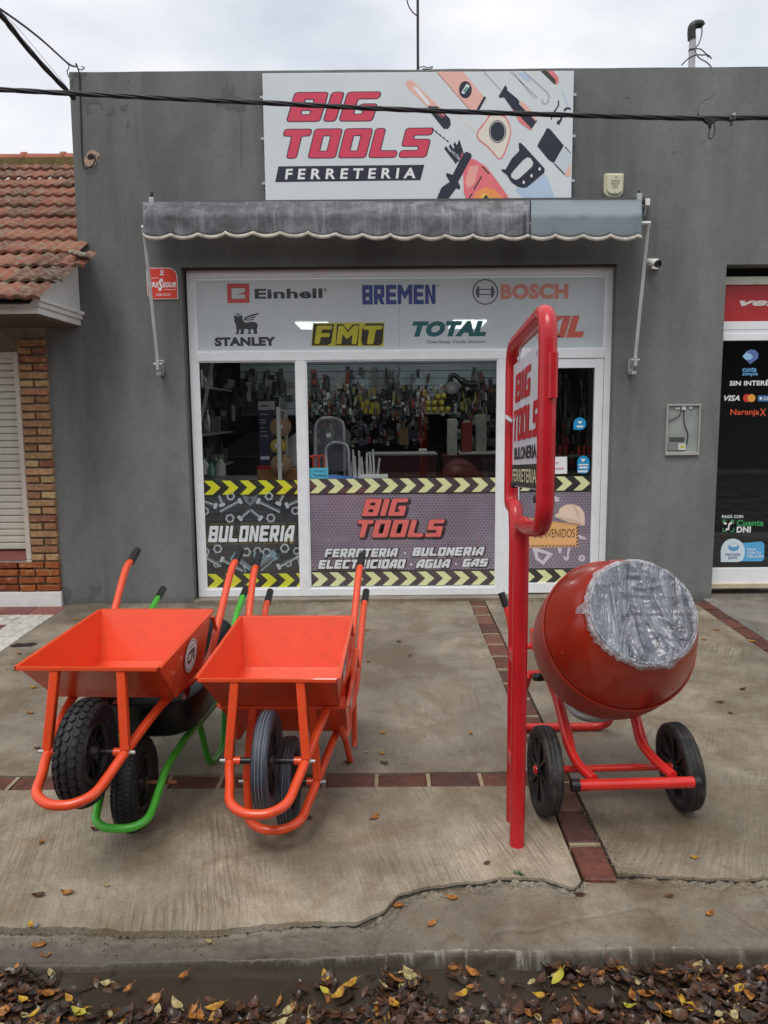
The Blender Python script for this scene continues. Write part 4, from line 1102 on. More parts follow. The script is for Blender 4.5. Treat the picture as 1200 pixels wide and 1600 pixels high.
sh([(515, 808), (524, 812), (468, 908), (460, 900)], DB, .003); sh([(448, 930), (456, 935), (428, 978), (418, 978)], DB, .003); sh([(525, 735), (578, 788), (570, 794), (520, 745)], DB, .003)

# ---- printing on the neighbour's fascia and glass
def vword(s, bx, mt, par, Y, font='std', bold=.02, shear=0, d=.002): 
    x0, z0, x1, z1 = pbox(*bx, Y); put('printed_lettering', fitbox(font2d(s, bold, shear), (x0, z0, x1, z1)), fac(Y), d, mt, par)
vword('vel', (1155, 466, 1216, 478), ink('fascia_white', 222, 214, 210), fasc, YV, bold=.04, shear=.3)
YG = YV + .02
vword('cuota', (1160, 574, 1182, 581), ink('light_blue', 112, 176, 226), vglass, YG); vword('simple', (1160, 581, 1184, 588.5), ink('light_blue', 112, 176, 226), vglass, YG)
shape('printed_logo', [[(1160, 557), (1168, 548), (1173, 553), (1180, 560), (1172, 569)]], YG, .0018, ink('heart_blue', 150, 198, 236), vglass)
shape('printed_logo', [[(1166, 551), (1172, 546), (1180, 547), (1185, 553), (1184, 560), (1172, 569), (1165, 562), (1172, 562), (1178, 556), (1173, 553)]], YG, .0024, ink('heart_deep', 92, 112, 168), vglass)
vword('SIN INTERÉS', (1140, 593, 1207, 602.5), WH, vglass, YG, bold=.03)
vword('VISA', (1131, 617.5, 1156, 626.5), WH, vglass, YG, bold=.03, shear=.25)
shape('printed_logo', [circle(1167, 622, 6.2)], YG, .0018, ink('card_red', 206, 62, 50), vglass); shape('printed_logo', [circle(1174, 622, 6.2)], YG, .0024, ink('card_orange', 232, 160, 66), vglass)
shape('printed_logo', [[(1184, 618), (1215, 618), (1215, 627), (1184, 627)]], YG, .0018, ink('cabal_blue', 72, 118, 176), vglass); vword('CABAL', (1193, 620.5, 1214, 625), WH, vglass, YG, d=.0026); shape('printed_logo', [circle(1188.5, 622.5, 2.2)], YG, .0026, WH, vglass)
vword('Naranja', (1141, 639, 1186, 651), ink('naranja', 232, 92, 52), vglass, YG, bold=.01); vword('X', (1187, 638.5, 1197, 650), ink('naranja', 232, 92, 52), vglass, YG, bold=.01)
vword('PAGÁ CON', (1128, 803.5, 1161, 809.5), WH, vglass, YG, bold=.03)
vword('Cuenta', (1151, 812, 1193, 822), ink('dni_green', 62, 160, 92), vglass, YG, bold=.03); vword('DNI', (1151, 822.5, 1173, 832), WH, vglass, YG, bold=.04)
for cx, cy, sx, sy in ((1129, 812, 1, 1), (1147, 812, -1, 1), (1129, 831, 1, -1), (1147, 831, -1, -1)):
    shape('printed_logo', [[(cx, cy), (cx + 6 * sx, cy), (cx + 6 * sx, cy + 1.6 * sy), (cx + 1.6 * sx, cy + 1.6 * sy), (cx + 1.6 * sx, cy + 6 * sy), (cx, cy + 6 * sy)]], YG, .0018, ink('dni_green', 62, 160, 92), vglass)
shape('printed_logo', [[(1131, 815), (1136, 817), (1134, 820), (1131, 819)]], YG, .0018, WH, vglass); shape('printed_logo', [[(1138, 818), (1144, 814), (1144, 818), (1140, 821), (1139, 828), (1133, 829), (1134, 826), (1137, 825)]], YG, .0018, WH, vglass)
CBL = ink('pago_blue', 88, 172, 222)
shape('printed_logo', [[(1150, 849), (1190, 846), (1194, 850), (1194, 873), (1190, 877), (1150, 877)]], YG, .0018, CBL, vglass)
shape('printed_logo', [[(1126, 878), (1126, 858)] + [(1145 + 18.5 * math.cos(t), 860 - 18.5 * math.sin(t)) for t in [math.pi - i * math.pi / 14 for i in range(15)]] + [(1163, 868), (1160, 875), (1154, 878)]], YG, .0024, ink('pago_white', 214, 228, 236), vglass)
shape('printed_logo', [circle(1146, 855, 8.5, 6), circle(1146, 852, 6, 2.6)], YG, .003, ink('pago_mark', 92, 158, 206), vglass)
vword('mercado', (1133, 863, 1157, 868.5), ink('pago_text', 70, 84, 140), vglass, YG, d=.003); vword('pago', (1138, 869.5, 1152, 875), ink('pago_text', 70, 84, 140), vglass, YG, d=.003)
for s, y in (('PAGÁ', 856), ('CON TU', 861.5), ('CELULAR', 867)): vword(s, (1167, y, 1167 + 3.6 * len(s), y + 4.2), WH, vglass, YG, d=.0024)

# ================================================================== AWNING
aw = thing('awning', 'folded weathered grey canvas awning with pale scalloped edge hung above the shop windows', 'awning', (0, 6.4, 3.3))
axl, axr = -1.855, 2.082
YA = 6.18
zl_t = lambda x: CAMH + 0
def canvas(name, px0, px1, mt, n=60, Yt=6.44):
    mb = MB(); V = []
    rows = 10
    for i in range(n + 1):
        px = px0 + (px1 - px0) * i / n
        t_ = (px - 223) / 780
        ytop = 315.5 - 3 * t_
        # scallop hem: cusps up, about 21 bays wide apart
        ph = ((px - 223) / 43.0) % 1
        sag = math.sin(math.pi * ph) ** .6
        ybot = 364.5 - 5 * math.exp(-((px - 420) / 140) ** 2) - (2 if px > 500 else 0) * 0 + 7.5 * sag
        tp = FP(px, ytop, Yt); bt = FP(px, ybot, YA)
        for j in range(rows + 1):
            s = j / rows
            p = tp.lerp(bt, s)
            p.y = Yt + (YA - Yt) * min(1, s * 2.6) ** .7
            if True:
                q = FP(px, ytop + (ybot - ytop) * s, p.y); p = q
            p.y += .006 * noise.noise(Vector((p.x * 3, p.z * 4, 1))) + .003 * noise.noise(Vector((p.x * 11, p.z * 9, 4))) + (.010 * math.exp(-(ph - .0) ** 2 * 60) + .010 * math.exp(-(ph - 1) ** 2 * 60)) * s
            V.append(p)
    m = rows + 1
    mb.add(V, [(i * m + j, i * m + j + 1, (i + 1) * m + j + 1, (i + 1) * m + j) for i in range(n) for j in range(rows)], True)
    o = mb.build(name, mt, aw)
    so_ = o.modifiers.new('thickness', 'SOLIDIFY'); so_.thickness = .003
    hem = [V[i * m + rows] for i in range(n + 1)]
    return o, hem
tC = NT('weathered_canvas'); co = tC.co()
n1_ = tC.noise(co, 5, 8, .7, .5); n2_ = tC.noise(tC.map(co, (14, 1, 1.2)), 1.5, 5, .7); n3_ = tC.noise(co, 1.2, 3, .5)
cC = tC.ramp(n1_, [(.3, srgb(58, 59, 62)), (.5, srgb(100, 102, 106)), (.72, srgb(142, 146, 150))])
cC = tC.mix(tC.ramp(n2_, [(.5, 0.0), (.75, .55)]), cC, srgb(168, 172, 176)); cC = tC.mix(tC.ramp(n3_, [(.3, .5), (.55, 0.0)]), cC, srgb(58, 58, 60))
tC.set(color=cC, rough=.8, normal=tC.bump(n1_, .4, .006))
CAN2 = plain('blue_grey_canvas', srgb(126, 136, 142), .6, var=.1, scale=2)
HEM = plain('hem_binding', srgb(196, 190, 178), .7, var=.15, dirt=.8, dirtc=(.14, .12, .10))
v1, h1 = canvas('valance', 223, 828, tC.m, 150)
v2, h2 = canvas('valance', 829.5, 1003, CAN2, 50); v2['label'] = 'newer blue grey canvas length'
for h_ in (h1, h2):
    mb = MB(); V = []
    for p in h_: V += [p + Vector((0, -.006, .004)), p + Vector((0, -.008, -.024))]
    mb.add(V, [(2 * i, 2 * i + 1, 2 * i + 3, 2 * i + 2) for i in range(len(h_) - 1)], True)
    o = mb.build('hem', HEM, aw); s_ = o.modifiers.new('thickness', 'SOLIDIFY'); s_.thickness = .004
mb = MB()
for px in (271, 500, 700): 
    a = FP(px, 318, 6.37); b = FP(px, 362, 6.17); mb.tube([a + Vector((0, -.004, 0)), (a + b) / 2 + Vector((0, -.045, 0)), b + Vector((0, -.004, 0))], .0025, 6)
mb.build('seam', plain('seam_dark', srgb(60, 60, 62), .8), aw)
# roller, front bar, side flaps, arms, brackets
mb = MB(); mb.tube([(axl - .05, 6.50, 3.325), (axr + .05, 6.50, 3.325)], .03, 16); mb.build('roller', plain('dark_canvas_roll', srgb(70, 70, 72), .85), aw)
mb = MB(); b1 = FP(233, 366, YA + .02); b2 = FP(998, 364, YA + .02)
BZ = FP(600, 352, YA + .03).z; mb.tube([(axl - .01, YA + .03, BZ), (axr + .01, YA + .03, BZ)], .014, 12); mb.build('front_bar', STEEL, aw)
for ax, zb in ((axl, 1.99), (axr, 1.965)):
    mb = MB(); mb.tube([(ax, YA + .03, BZ), (ax, YA + .06, BZ - .06), (ax, 6.44, 2.06)], .0135, 12); arm = mb.build('arm', STEEL, aw)
    mb = MB(); mb.box((ax - .018, 6.45, zb - .03), (ax + .018, D0 + .001, zb - .001)); mb.box((ax - .018, 6.55, zb - .03), (ax + .018, D0 + .002, zb + .10)); mb.tube([(ax - .035, 6.44, 2.05), (ax + .035, 6.44, 2.05)], .01, 8)
    mb.box((ax - .012, 6.42, 2.0), (ax + .012, 6.56, 2.075)); mb.build('wall_bracket', ZINC, aw, bevel=.002)
    mb = MB(); mb.box((ax - .02, 6.46, 3.32), (ax + .02, D0 + .002, 3.375)); mb.build('roller_bracket', ZINC, aw, bevel=.003)
mb = MB(); mb.tube([(axl, 6.48, 3.37), (axl, 6.48, 3.415)], .012, 8); mb.build('end_pin', BLACK, aw)
mb = MB(); mb.tube([(axr, 6.48, 3.37), (axr, 6.48, 3.40)], .009, 8); mb.build('end_pin', BLACK, aw)

# ================================================================== THINGS FIXED TO THE WALL
def rounded(x0, z0, x1, z1, r_, n=5):
    if not isinstance(r_, (list, tuple)): r_ = [r_] * 4
    out = []
    for (cx, cz, a0), rr in zip(((x0, z0, math.pi), (x1, z0, 1.5 * math.pi), (x1, z1, 0), (x0, z1, .5 * math.pi)), r_):
        ccx = cx + rr * (1 if cx == x0 else -1); ccz = cz + rr * (1 if cz == z0 else -1)
        for i in range(n + 1):
            a = a0 + (math.pi / 2) * i / n
            out.append((ccx + rr * math.cos(a), ccz + rr * math.sin(a)))
    return out
def extr(c2, y0, y1, mb=None):
    mb = mb or MB(); return mb.prism([(a, 0, b) for a, b in c2], (0, y0, 0), (0, y1, 0))
# alarm plaque
x0, z0, x1, z1 = pbox(229.5, 418.5, 277.5, 467.5, D0 - .01)
al = thing('alarm_plaque', 'small red alarm company plaque with two round corners behind the awning arm', 'plaque', (x0, D0, z0))
RP = ink('plaque_red', 222, 62, 44)
c_o = rounded(x0, z0, x1, z1, [.055, .003, .07, .003]); c_i = rounded(x0 + .005, z0 + .005, x1 - .005, z1 - .005, [.05, .002, .065, .002])
extr(c_o, D0 - .012, D0 - .001).build('plaque_board', WH, al)
put('plaque_face', one(c_i), fac(D0 - .012), .0012, RP, al)
PA = fac(D0 - .012)
word('printed_lettering', 'TRE', (232, 441, 249, 449), D0 - .012, .0024, WH, al, bold=.04, shear=.3); word('printed_lettering', 'EGUR', (254, 441, 275, 449), D0 - .012, .0024, WH, al, bold=.04, shear=.3)
word('printed_lettering', 'S', (247, 435, 255, 455), D0 - .012, .0028, WH, al, bold=.05, shear=.3)
shape('printed_mark', [circle(253, 424.5, 2.6), circle(253, 424.5, 1.3)], D0 - .012, .0024, WH, al); shape('printed_mark', [[(250, 428), (256, 428), (256, 430), (250, 430)]], D0 - .012, .0024, WH, al)
shape('printed_mark', [[(232, 434.5), (248, 434), (248, 434.8), (232, 435.3)], ], D0 - .012, .0024, WH, al); shape('printed_mark', [[(257, 452), (275, 452), (275, 452.8), (257, 452.8)]], D0 - .012, .0024, WH, al)
word('printed_lettering', '02983 421618', (244, 458.5, 266, 462.5), D0 - .012, .0024, WH, al)
# siren
x0, z0, x1, z1 = pbox(944.5, 270.5, 974.5, 308, 6.52)
si_ = thing('alarm_siren', 'cream plastic alarm siren box with louvred front above the awning corner', 'siren', (x0, D0, z0))
CR = plain('cream_plastic', srgb(206, 204, 176), .5, var=.08, dirt=.15, dirtc=(.2, .18, .12))
extr(rounded(x0, z0, x1, z1, [.05, .05, .008, .008]), D0 - .05, D0 - .001).build('housing', CR, si_, bevel=.008)
extr(rounded(x0 + .016, z0 + .02, x1 - .010, z1 - .012, [.05, .05, .008, .008]), D0 - .066, D0 - .049).build('front_cover', CR, si_, bevel=.006)
LVD = plain('louvre_dark', srgb(96, 94, 76), .7)
for i in range(6): 
    mb = MB(); zz = z1 - .06 - i * .012; wd = .036 - (i * .003 if i > 2 else 0); mb.box(((x0 + x1) / 2 + .003 - wd, D0 - .0675, zz), ((x0 + x1) / 2 + .003 + wd, D0 - .0655, zz + .003)); mb.build('louvre', LVD, si_)
mb = MB(); mb.cbox(((x0 + x1) / 2 + .012, D0 - .067, z1 - .035), (.016, .002, .006)); mb.build('siren_mark', LVD, si_); mb = MB(); mb.cbox(((x0 + x1) / 2 + .003, D0 - .067, z0 + .035), (.006, .003, .006))
mb.build('siren_screw', LVD, si_)
# junction box by the awning end
c = FP(1010, 317, 6.53)
jb = thing('junction_box', 'little white cable junction box beside the awning end', 'junction box', (c.x, D0, c.z))
mb = MB(); mb.box((c.x - .02, 6.50, c.z - .028), (c.x + .022, D0 - .001, c.z + .028)); mb.build('box', WHITE, jb, bevel=.006)
mb = MB(); mb.tube([(c.x - .006, 6.53, c.z - .028), (c.x - .008, 6.53, c.z - .07), (c.x - .012, 6.53, c.z - .10)], [.008, .007, .003], 10); mb.build('plug', ZINC, jb)
# camera
c = FP(1021, 412, 6.54)
sc_ = thing('security_camera', 'small white security camera with black lens on the wall', 'camera', (c.x, D0, c.z))
mb = MB(); mb.box((c.x - .012, 6.545, c.z - .042), (c.x + .045, D0 - .001, c.z + .042)); mb.build('base', WHITE, sc_, bevel=.004)
Mx = Matrix.Translation((c.x - .012, 6.47, c.z - .008)) @ Matrix.Rotation(R(112), 4, 'X') @ Matrix.Rotation(R(25), 4, 'Y')
mb = MB(); mb.lathe([(0, -.075), (.026, -.075), (.028, -.01), (.028, .03), (.0, .03)], Mx.copy(), 20); mb.build('body', WHITE, sc_)
mb = MB(); mb.lathe([(0, .0305), (.024, .0305), (.029, .025), (.031, .045), (.026, .046), (.02, .034), (0, .034)], Mx.copy(), 20); mb.build('lens_hood', BLACK, sc_)
# meter box
x0, z0, x1, z1 = pbox(1041, 631.5, 1094, 709.5, 6.55)
mt_ = thing('meter_box', 'glazed electricity meter cabinet set in the grey wall near the right shopfront', 'meter box', (x0, D0, z0))
PG = plain('meter_frame_grey', srgb(164, 166, 160), .5, var=.1)
f_ = MB(); t_ = .014
f_.box((x0, D0 - .025, z0 - .01), (x1, D0 - .001, z0 + t_ + .006)); f_.box((x0, D0 - .024, z1 - t_), (x1, D0 - .001, z1)); f_.box((x0, D0 - .0235, z0 + t_ + .006), (x0 + t_, D0 - .001, z1 - t_)); f_.box((x1 - t_, D0 - .0235, z0 + t_ + .006), (x1, D0 - .001, z1 - t_))
f_.build('frame', PG, mt_, bevel=.003)
b_ = MB(); b_.add([(x0 + t_, D0 - .003, z0 + .02), (x1 - t_, D0 - .003, z0 + .02), (x1 - t_, D0 - .003, z1 - t_), (x0 + t_, D0 - .003, z1 - t_)], [(0, 1, 2, 3)]); b_.build('back_plate', plain('meter_back', srgb(176, 180, 176), .7, var=.25, scale=5), mt_)
cx_, cz_ = (x0 + x1) / 2, (z0 + z1) / 2
mb = MB(); mb.box((x0 + .02, D0 - .016, z0 + .03), (cx_ + .03, D0 - .004, z0 + .10)); mb.build('meter', plain('meter_grey', srgb(150, 152, 148), .5), mt_, bevel=.004)
mb = MB(); mb.box((x0 + .035, D0 - .0175, z0 + .112), (cx_ + .015, D0 - .004, z0 + .145)); mb.build('breaker', plain('breaker_dark', srgb(92, 94, 92), .5), mt_, bevel=.003)
mb = MB(); mb.box((cx_ - .035, D0 - .0185, z0 + .035), (cx_ + .03, D0 - .017, z0 + .09)); mb.build('meter_label', WH, mt_)
mb = MB(); mb.box((cx_ - .02, D0 - .0195, z0 + .055), (cx_ + .018, D0 - .0187, z0 + .075)); mb.build('meter_tag', ink('tag_yellow', 220, 212, 72), mt_)
mb = MB(); mb.tube(smooth_path([(cx_ - .0, D0 - .012, z1 - .04), (cx_ + .01, D0 - .013, z1 - .16), (cx_ + .045, D0 - .013, z1 - .26), (cx_ + .03, D0 - .012, z0 + .05)]), .004, 6); mb.build('meter_wire', BLACK, mt_)
mb = MB(); mb.tube(smooth_path([(cx_ - .02, D0 - .012, z1 - .04), (cx_ - .04, D0 - .013, z1 - .10), (x0 + .02, D0 - .013, z1 - .14)]), .0035, 6); mb.build('meter_wire', BLACK, mt_)
mb = MB(); mb.cbox((cx_ + .002, D0 - .01, z1 - .032), (.034, .01, .034)); mb.cbox((cx_ - .05, D0 - .01, z1 - .035), (.035, .006, .012)); mb.cbox((cx_ + .06, D0 - .01, z1 - .028), (.03, .006, .02)); mb.build('meter_seal', WH, mt_)
tG = m_glass('meter_glass', (.92, .94, .93))
mb = MB(); mb.add([(x0 + t_, D0 - .0215, z0 + .02), (x1 - t_, D0 - .0215, z0 + .02), (x1 - t_, D0 - .0215, z1 - t_), (x0 + t_, D0 - .0215, z1 - t_)], [(0, 1, 2, 3)]); mb.build('glass', tG, mt_)
# vent pipe with black hood
YP = 6.85
pb = FP(1080.5, 108, YP); pt_ = FP(1081, 60, YP)
vp = thing('vent_pipe', 'grey service pipe with black bent hood standing on the parapet', 'pipe', (pb.x, YP, pb.z))
mb = MB(); mb.tube([(pb.x, YP, pb.z - .25), (pb.x, YP, pt_.z)], .028, 14); mb.build('pipe', plain('pvc_grey', srgb(176, 178, 180), .5), vp)
mb = MB()
hp_ = [FP(1081, 62, YP), FP(1080.5, 50, YP), FP(1082, 42, YP), FP(1088, 38, YP), FP(1095, 38, YP), FP(1098, 41, YP)]
mb.tube(smooth_path(hp_, 5), [.034] * 16 + [.032] * 6 + [.026] * 4, 14); mb.build('hood', BLACK, vp)
mb = MB(); mb.lathe([(.029, 0), (.031, .0), (.031, .012), (.029, .012)], Matrix.Translation((pb.x, YP, FP(1080, 80, YP).z)), 14); mb.build('clamp', BLACK, vp)
# mast
mm = thing('antenna_mast', 'thin black mast rising from the parapet behind the signboard', 'mast', (FP(653, 107, 6.7).x, 6.7, 4.36))
mb = MB(); a = FP(653, 112, 6.72); mb.tube([(a.x, 6.72, 4.25), (a.x, 6.72, 5.4)], .011, 8); mb.build('pole', BLACK, mm)
mb = MB(); mb.tube(smooth_path([FP(653, 106, 6.72), FP(662, 104, 6.72), FP(668, 106, 6.72), FP(676, 104, 6.72), FP(672, 108, 6.72), FP(660, 107.5, 6.72)], 4), .004, 6); mb.tube(smooth_path([FP(652, 25, 6.72), FP(644, 18, 6.72), FP(638, 8, 6.72), FP(635, -5, 6.72)], 4), .005, 6); mb.build('tie_wire', BLACK, mm)

# ================================================================== INSIDE THE SHOP
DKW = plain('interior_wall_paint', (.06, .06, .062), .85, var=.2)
mb = MB(); mb.add([(-2.36, D0 + .23, -.0), (5.45, D0 + .23, 0), (5.45, 11.6, 0), (-2.36, 11.6, 0)], [(0, 1, 2, 3)]); mb.build('interior_floor', plain('interior_floor_tile', (.10, .09, .08), .4), kind='structure')
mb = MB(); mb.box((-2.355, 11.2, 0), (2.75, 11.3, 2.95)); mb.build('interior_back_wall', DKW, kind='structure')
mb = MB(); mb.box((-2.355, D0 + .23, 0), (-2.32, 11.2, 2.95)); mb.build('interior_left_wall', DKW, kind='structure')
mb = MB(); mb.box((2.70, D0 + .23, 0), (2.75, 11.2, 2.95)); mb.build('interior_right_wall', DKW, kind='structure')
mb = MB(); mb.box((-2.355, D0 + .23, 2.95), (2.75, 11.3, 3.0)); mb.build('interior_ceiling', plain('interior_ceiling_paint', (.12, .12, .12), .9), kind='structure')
LMP = bpy.data.materials.new('lit_tube'); LMP.use_nodes = True
e_ = LMP.node_tree.nodes['Principled BSDF']; e_.inputs['Emission Color'].default_value = (.9, 1, .97, 1); e_.inputs['Emission Strength'].default_value = 7; e_.inputs['Base Color'].default_value = (.8, .8, .8, 1)
for k, (p4, lb) in enumerate([(((461, 505), (512, 505), (521, 515), (471, 515)), 'lit ceiling lamp glowing faintly through the yellow and black lettering'), (((708, 502), (761, 502), (750, 514), (700, 514)), 'lit ceiling lamp glowing faintly through the teal lettering')]):
    pts = []
    for px, py in p4:
        d = ray(px, py); t = (2.62 - CAMH) / d.z; pts.append(Vector((d.x * t, d.y * t, 2.62)))
    c = sum(pts, Vector()) / 4
    L = thing('ceiling_lamp', lb, 'lamp', c, group='ceiling lamps')
    mb = MB(); mb.prism(pts, (0, 0, .0), (0, 0, .015)); mb.build('diffuser', LMP, L)
    mb = MB(); mb.prism([c + (p - c) * .96 for p in pts], (0, 0, .016), (0, 0, .03)); mb.build('housing', WHITE, L)
    mb = MB(); mb.tube([c + Vector((-.1, 0, .05)), c + Vector((-.1, 0, .33))], .004, 6); mb.tube([c + Vector((.1, 0, .05)), c + Vector((.1, 0, .33))], .004, 6); mb.build('hanger', STEEL, L)
def ibox(name, px0, py0, px1, py1, Y, dep, mt, parent=None, bev=.0):
    a = FP(px0, py0, Y); b = FP(px1, py1, Y); mb = MB(); mb.box((a.x, Y, b.z), (b.x, Y + dep, a.z)); return mb.build(name, mt, parent, bevel=bev)
r4 = random.Random(5)
def pal(name, cols): return m_random(name, [(i / max(1, len(cols) - 1), srgb(*c)) for i, c in enumerate(cols)], .5, 0, 10)
ITM = [plain('item_%d' % i, srgb(*c), .5, var=.2, scale=20) for i, c in enumerate(((84, 84, 86), (124, 124, 122), (160, 156, 148), (190, 188, 178), (138, 56, 50), (150, 138, 58), (58, 68, 98), (66, 92, 72), (214, 214, 208), (40, 40, 42)))]
# pale slatwall on the back wall, with everything that hangs on it
swt = thing('slatwall_display', 'pale slatted back wall hung with packets, blades and hand tools', 'tool display', (0, 10.4, 0))
SLW = plain('slatwall', srgb(186, 194, 200), .6, var=.12)
zt = FP(630, 566, 10.4).z + .1
z = 1.62
for i in range(9):
    mb = MB(); mb.box((-1.9, 10.4, z), (2.3, 10.43, z + .088)); mb.build('slat', SLW, swt); z += .096
groups = [[] for _ in ITM]
mbs = [MB() for _ in ITM]
def hang(px0, px1, py0, py1, n, wr, hr, Y=10.3, ids=range(10)):
    for _ in range(n):
        px = r4.uniform(px0, px1); py = r4.uniform(py0, py1); c = FP(px, py, Y + r4.uniform(-.1, .04)); w_ = r4.uniform(*wr); h = r4.uniform(*hr)
        k = r4.choice(list(ids)); a = r4.uniform(-.2, .2)
        M_ = Matrix.Translation(c) @ Matrix.Rotation(a, 4, 'Y')
        mbs[k].box((-w_ / 2, -.015, -h), (w_ / 2, .015, 0), M_)
        if r4.random() < .5: mbs[r4.choice(list(ids))].box((-w_ * .35, -.02, -h * .6), (w_ * .35, -.016, -h * .2), M_)
hang(310, 465, 575, 640, 50, (.03, .12), (.08, .3), ids=(0, 0, 1, 9, 2, 9))
hang(480, 775, 572, 600, 34, (.02, .08), (.10, .30), ids=(0, 1, 9, 9, 2, 0, 4))
hang(480, 775, 600, 640, 260, (.022, .05), (.05, .13), ids=(0, 1, 2, 9, 9, 4, 5, 8, 0))
hang(480, 670, 638, 690, 240, (.022, .055), (.04, .11), ids=(0, 0, 1, 2, 4, 9, 6, 9, 7))
hang(705, 775, 600, 640, 40, (.015, .04), (.12, .30), ids=(0, 9, 4, 5, 9))
hang(700, 775, 640, 700, 60, (.05, .12), (.05, .12), ids=(0, 1, 9, 0, 2))
hang(800, 925, 575, 640, 45, (.015, .035), (.3, .7), ids=(0, 9, 9, 1))
hang(800, 925, 650, 720, 40, (.03, .07), (.1, .3), ids=(0, 9, 4, 1))
for k, m_ in enumerate(mbs):
    if m_.v: m_.build('hanging_goods', ITM[k], swt, kind='stuff')
# long shelves on the left wall with goods
shl = thing('wall_shelves', 'long grey shelves of boxes and bottles running along the left inside wall', 'shelves', (-2.3, 7.2, .2))
for z in (.62, 1.02, 1.42, 1.95):
    mb = MB(); mb.box((-2.318, 7.0, z - .02), (-1.98, 10.2, z)); mb.build('shelf', plain('shelf_grey', srgb(128, 130, 132), .5), shl)
mb = MB()
for y in (7.02, 8.6, 10.15): mb.box((-2.317, y, 0), (-2.29, y + .03, 2.3))
mb.build('upright', ZINC, shl)
lb = [MB() for _ in ITM]
for z in (.62, 1.02, 1.42, 1.95):
    y = 7.15
    while y < 10:
        k = r4.choice((0, 1, 2, 3, 8, 4, 9, 1, 0)); w_ = r4.uniform(.05, .12); h = r4.uniform(.1, .28); x = r4.uniform(-2.2, -2.05)
        if r4.random() < .45: lb[k].lathe([(0, 0), (w_ * .4, 0), (w_ * .4, h * .7), (w_ * .15, h * .85), (w_ * .15, h), (0, h)], Matrix.Translation((x, y, z)), 10)
        else: lb[k].box((x - .06, y - w_ / 2, z), (x + .05, y + w_ / 2, z + h))
        y += w_ + r4.uniform(.01, .05)
for k, m_ in enumerate(lb):
    if m_.v: m_.build('shelf_goods', ITM[k], shl, kind='stuff')
# counter
ctr = thing('shop_counter', 'dark red fronted counter across the back of the shop', 'counter', (.6, 9.0, 0))
a = FP(575, 712, 9.0)
mb = MB(); mb.box((-.15, 9.0, 0), (.62, 9.5, a.z)); mb.box((.70, 9.02, 0), (1.75, 9.5, a.z - .01)); mb.build('front', plain('counter_red', srgb(92, 36, 34), .5, var=.2), ctr)
mb = MB(); mb.box((-.2, 8.96, a.z), (.63, 9.5, a.z + .02)); mb.box((.9, 8.96, a.z + .001), (1.75, 9.5, a.z + .021)); mb.build('top', plain('counter_top', srgb(170, 170, 165), .4), ctr)
mb = MB()
for i in range(8): 
    c = FP(755 + i * 3, 716, 8.95); mb.box((c.x, 8.95, c.z - .2 - .02 * (i % 3)), (c.x + .006, 8.96, c.z))
mb.build('hanging_strip', ITM[1], ctr)
# boxes on the counter
for i, (p, mt_n, lb_) in enumerate((((700, 655, 714, 711), 3, 'grey carton standing on the counter left of the round tin'), ((722, 660, 738, 711), 4, 'dark red carton on the counter behind the glass'), ((745, 648, 760, 711), 2, 'tall pale carton near the end of the counter'), ((655, 702, 667, 712), 8, 'small white till box on the counter edge'))):
    o = ibox('carton', *p, 9.15, .15, ITM[mt_n], None, .004); tag(o, lb_, 'carton', 'cartons on the counter')
# yellow tins
YT = plain('tin_yellow', srgb(150, 134, 44), .35, var=.15)
tins = [(669, 640), (679, 640), (690, 640), (700, 640), (669, 630), (679, 630), (690, 630), (684, 620), (693, 619)]
for i, (px, py) in enumerate(tins):
    c = FP(px, py, 9.9)
    t_ = thing('paint_tin', ('first', 'second', 'third', 'fourth')[i % 4] + ' yellow tin from the left in the bottom row of the pile' if i < 4 else ['leftmost yellow tin in the middle row of the pile', 'centre yellow tin in the middle row of the pile', 'rightmost yellow tin in the middle row of the pile', 'lower of the two yellow tins topping the pile', 'topmost yellow tin of the pile'][i - 4], 'tin', (c.x, 9.9, c.z), group='yellow tins piled at the back')
    mb = MB(); mb.lathe([(0, -.038), (.036, -.038), (.036, .036), (0, .036)], Matrix.Translation(c), 14); mb.build('can', YT, t_)
    mb = MB(); mb.lathe([(0, .037), (.034, .037), (.034, .042), (0, .042)], Matrix.Translation(c), 14); mb.build('lid', ITM[0], t_)
c0 = FP(664, 645.5, 9.82); c1 = FP(706, 646.5, 9.82); mb = MB(); mb.box((c0.x, 9.8, c1.z), (c1.x + .05, 10.1, c0.z)); tag(mb.build('high_shelf', ITM[1]), 'short high shelf carrying the pile of yellow tins', 'shelf')
for i, (px, py) in enumerate(((567, 633), (574, 629), (582, 633), (589, 634), (571, 641), (580, 642))):
    c = FP(px, py, 9.95); mb = MB(); mb.cbox(c, (.05, .05, .075)); tag(mb.build('packet', YT), ('upper' if i < 4 else 'lower') + ' row yellow packet on the back wall, ' + ('first', 'second', 'third', 'fourth', 'nearer', 'farther')[i] + (' from the left post' if i < 4 else ' of the two'), 'packet', 'yellow packets on the back wall')
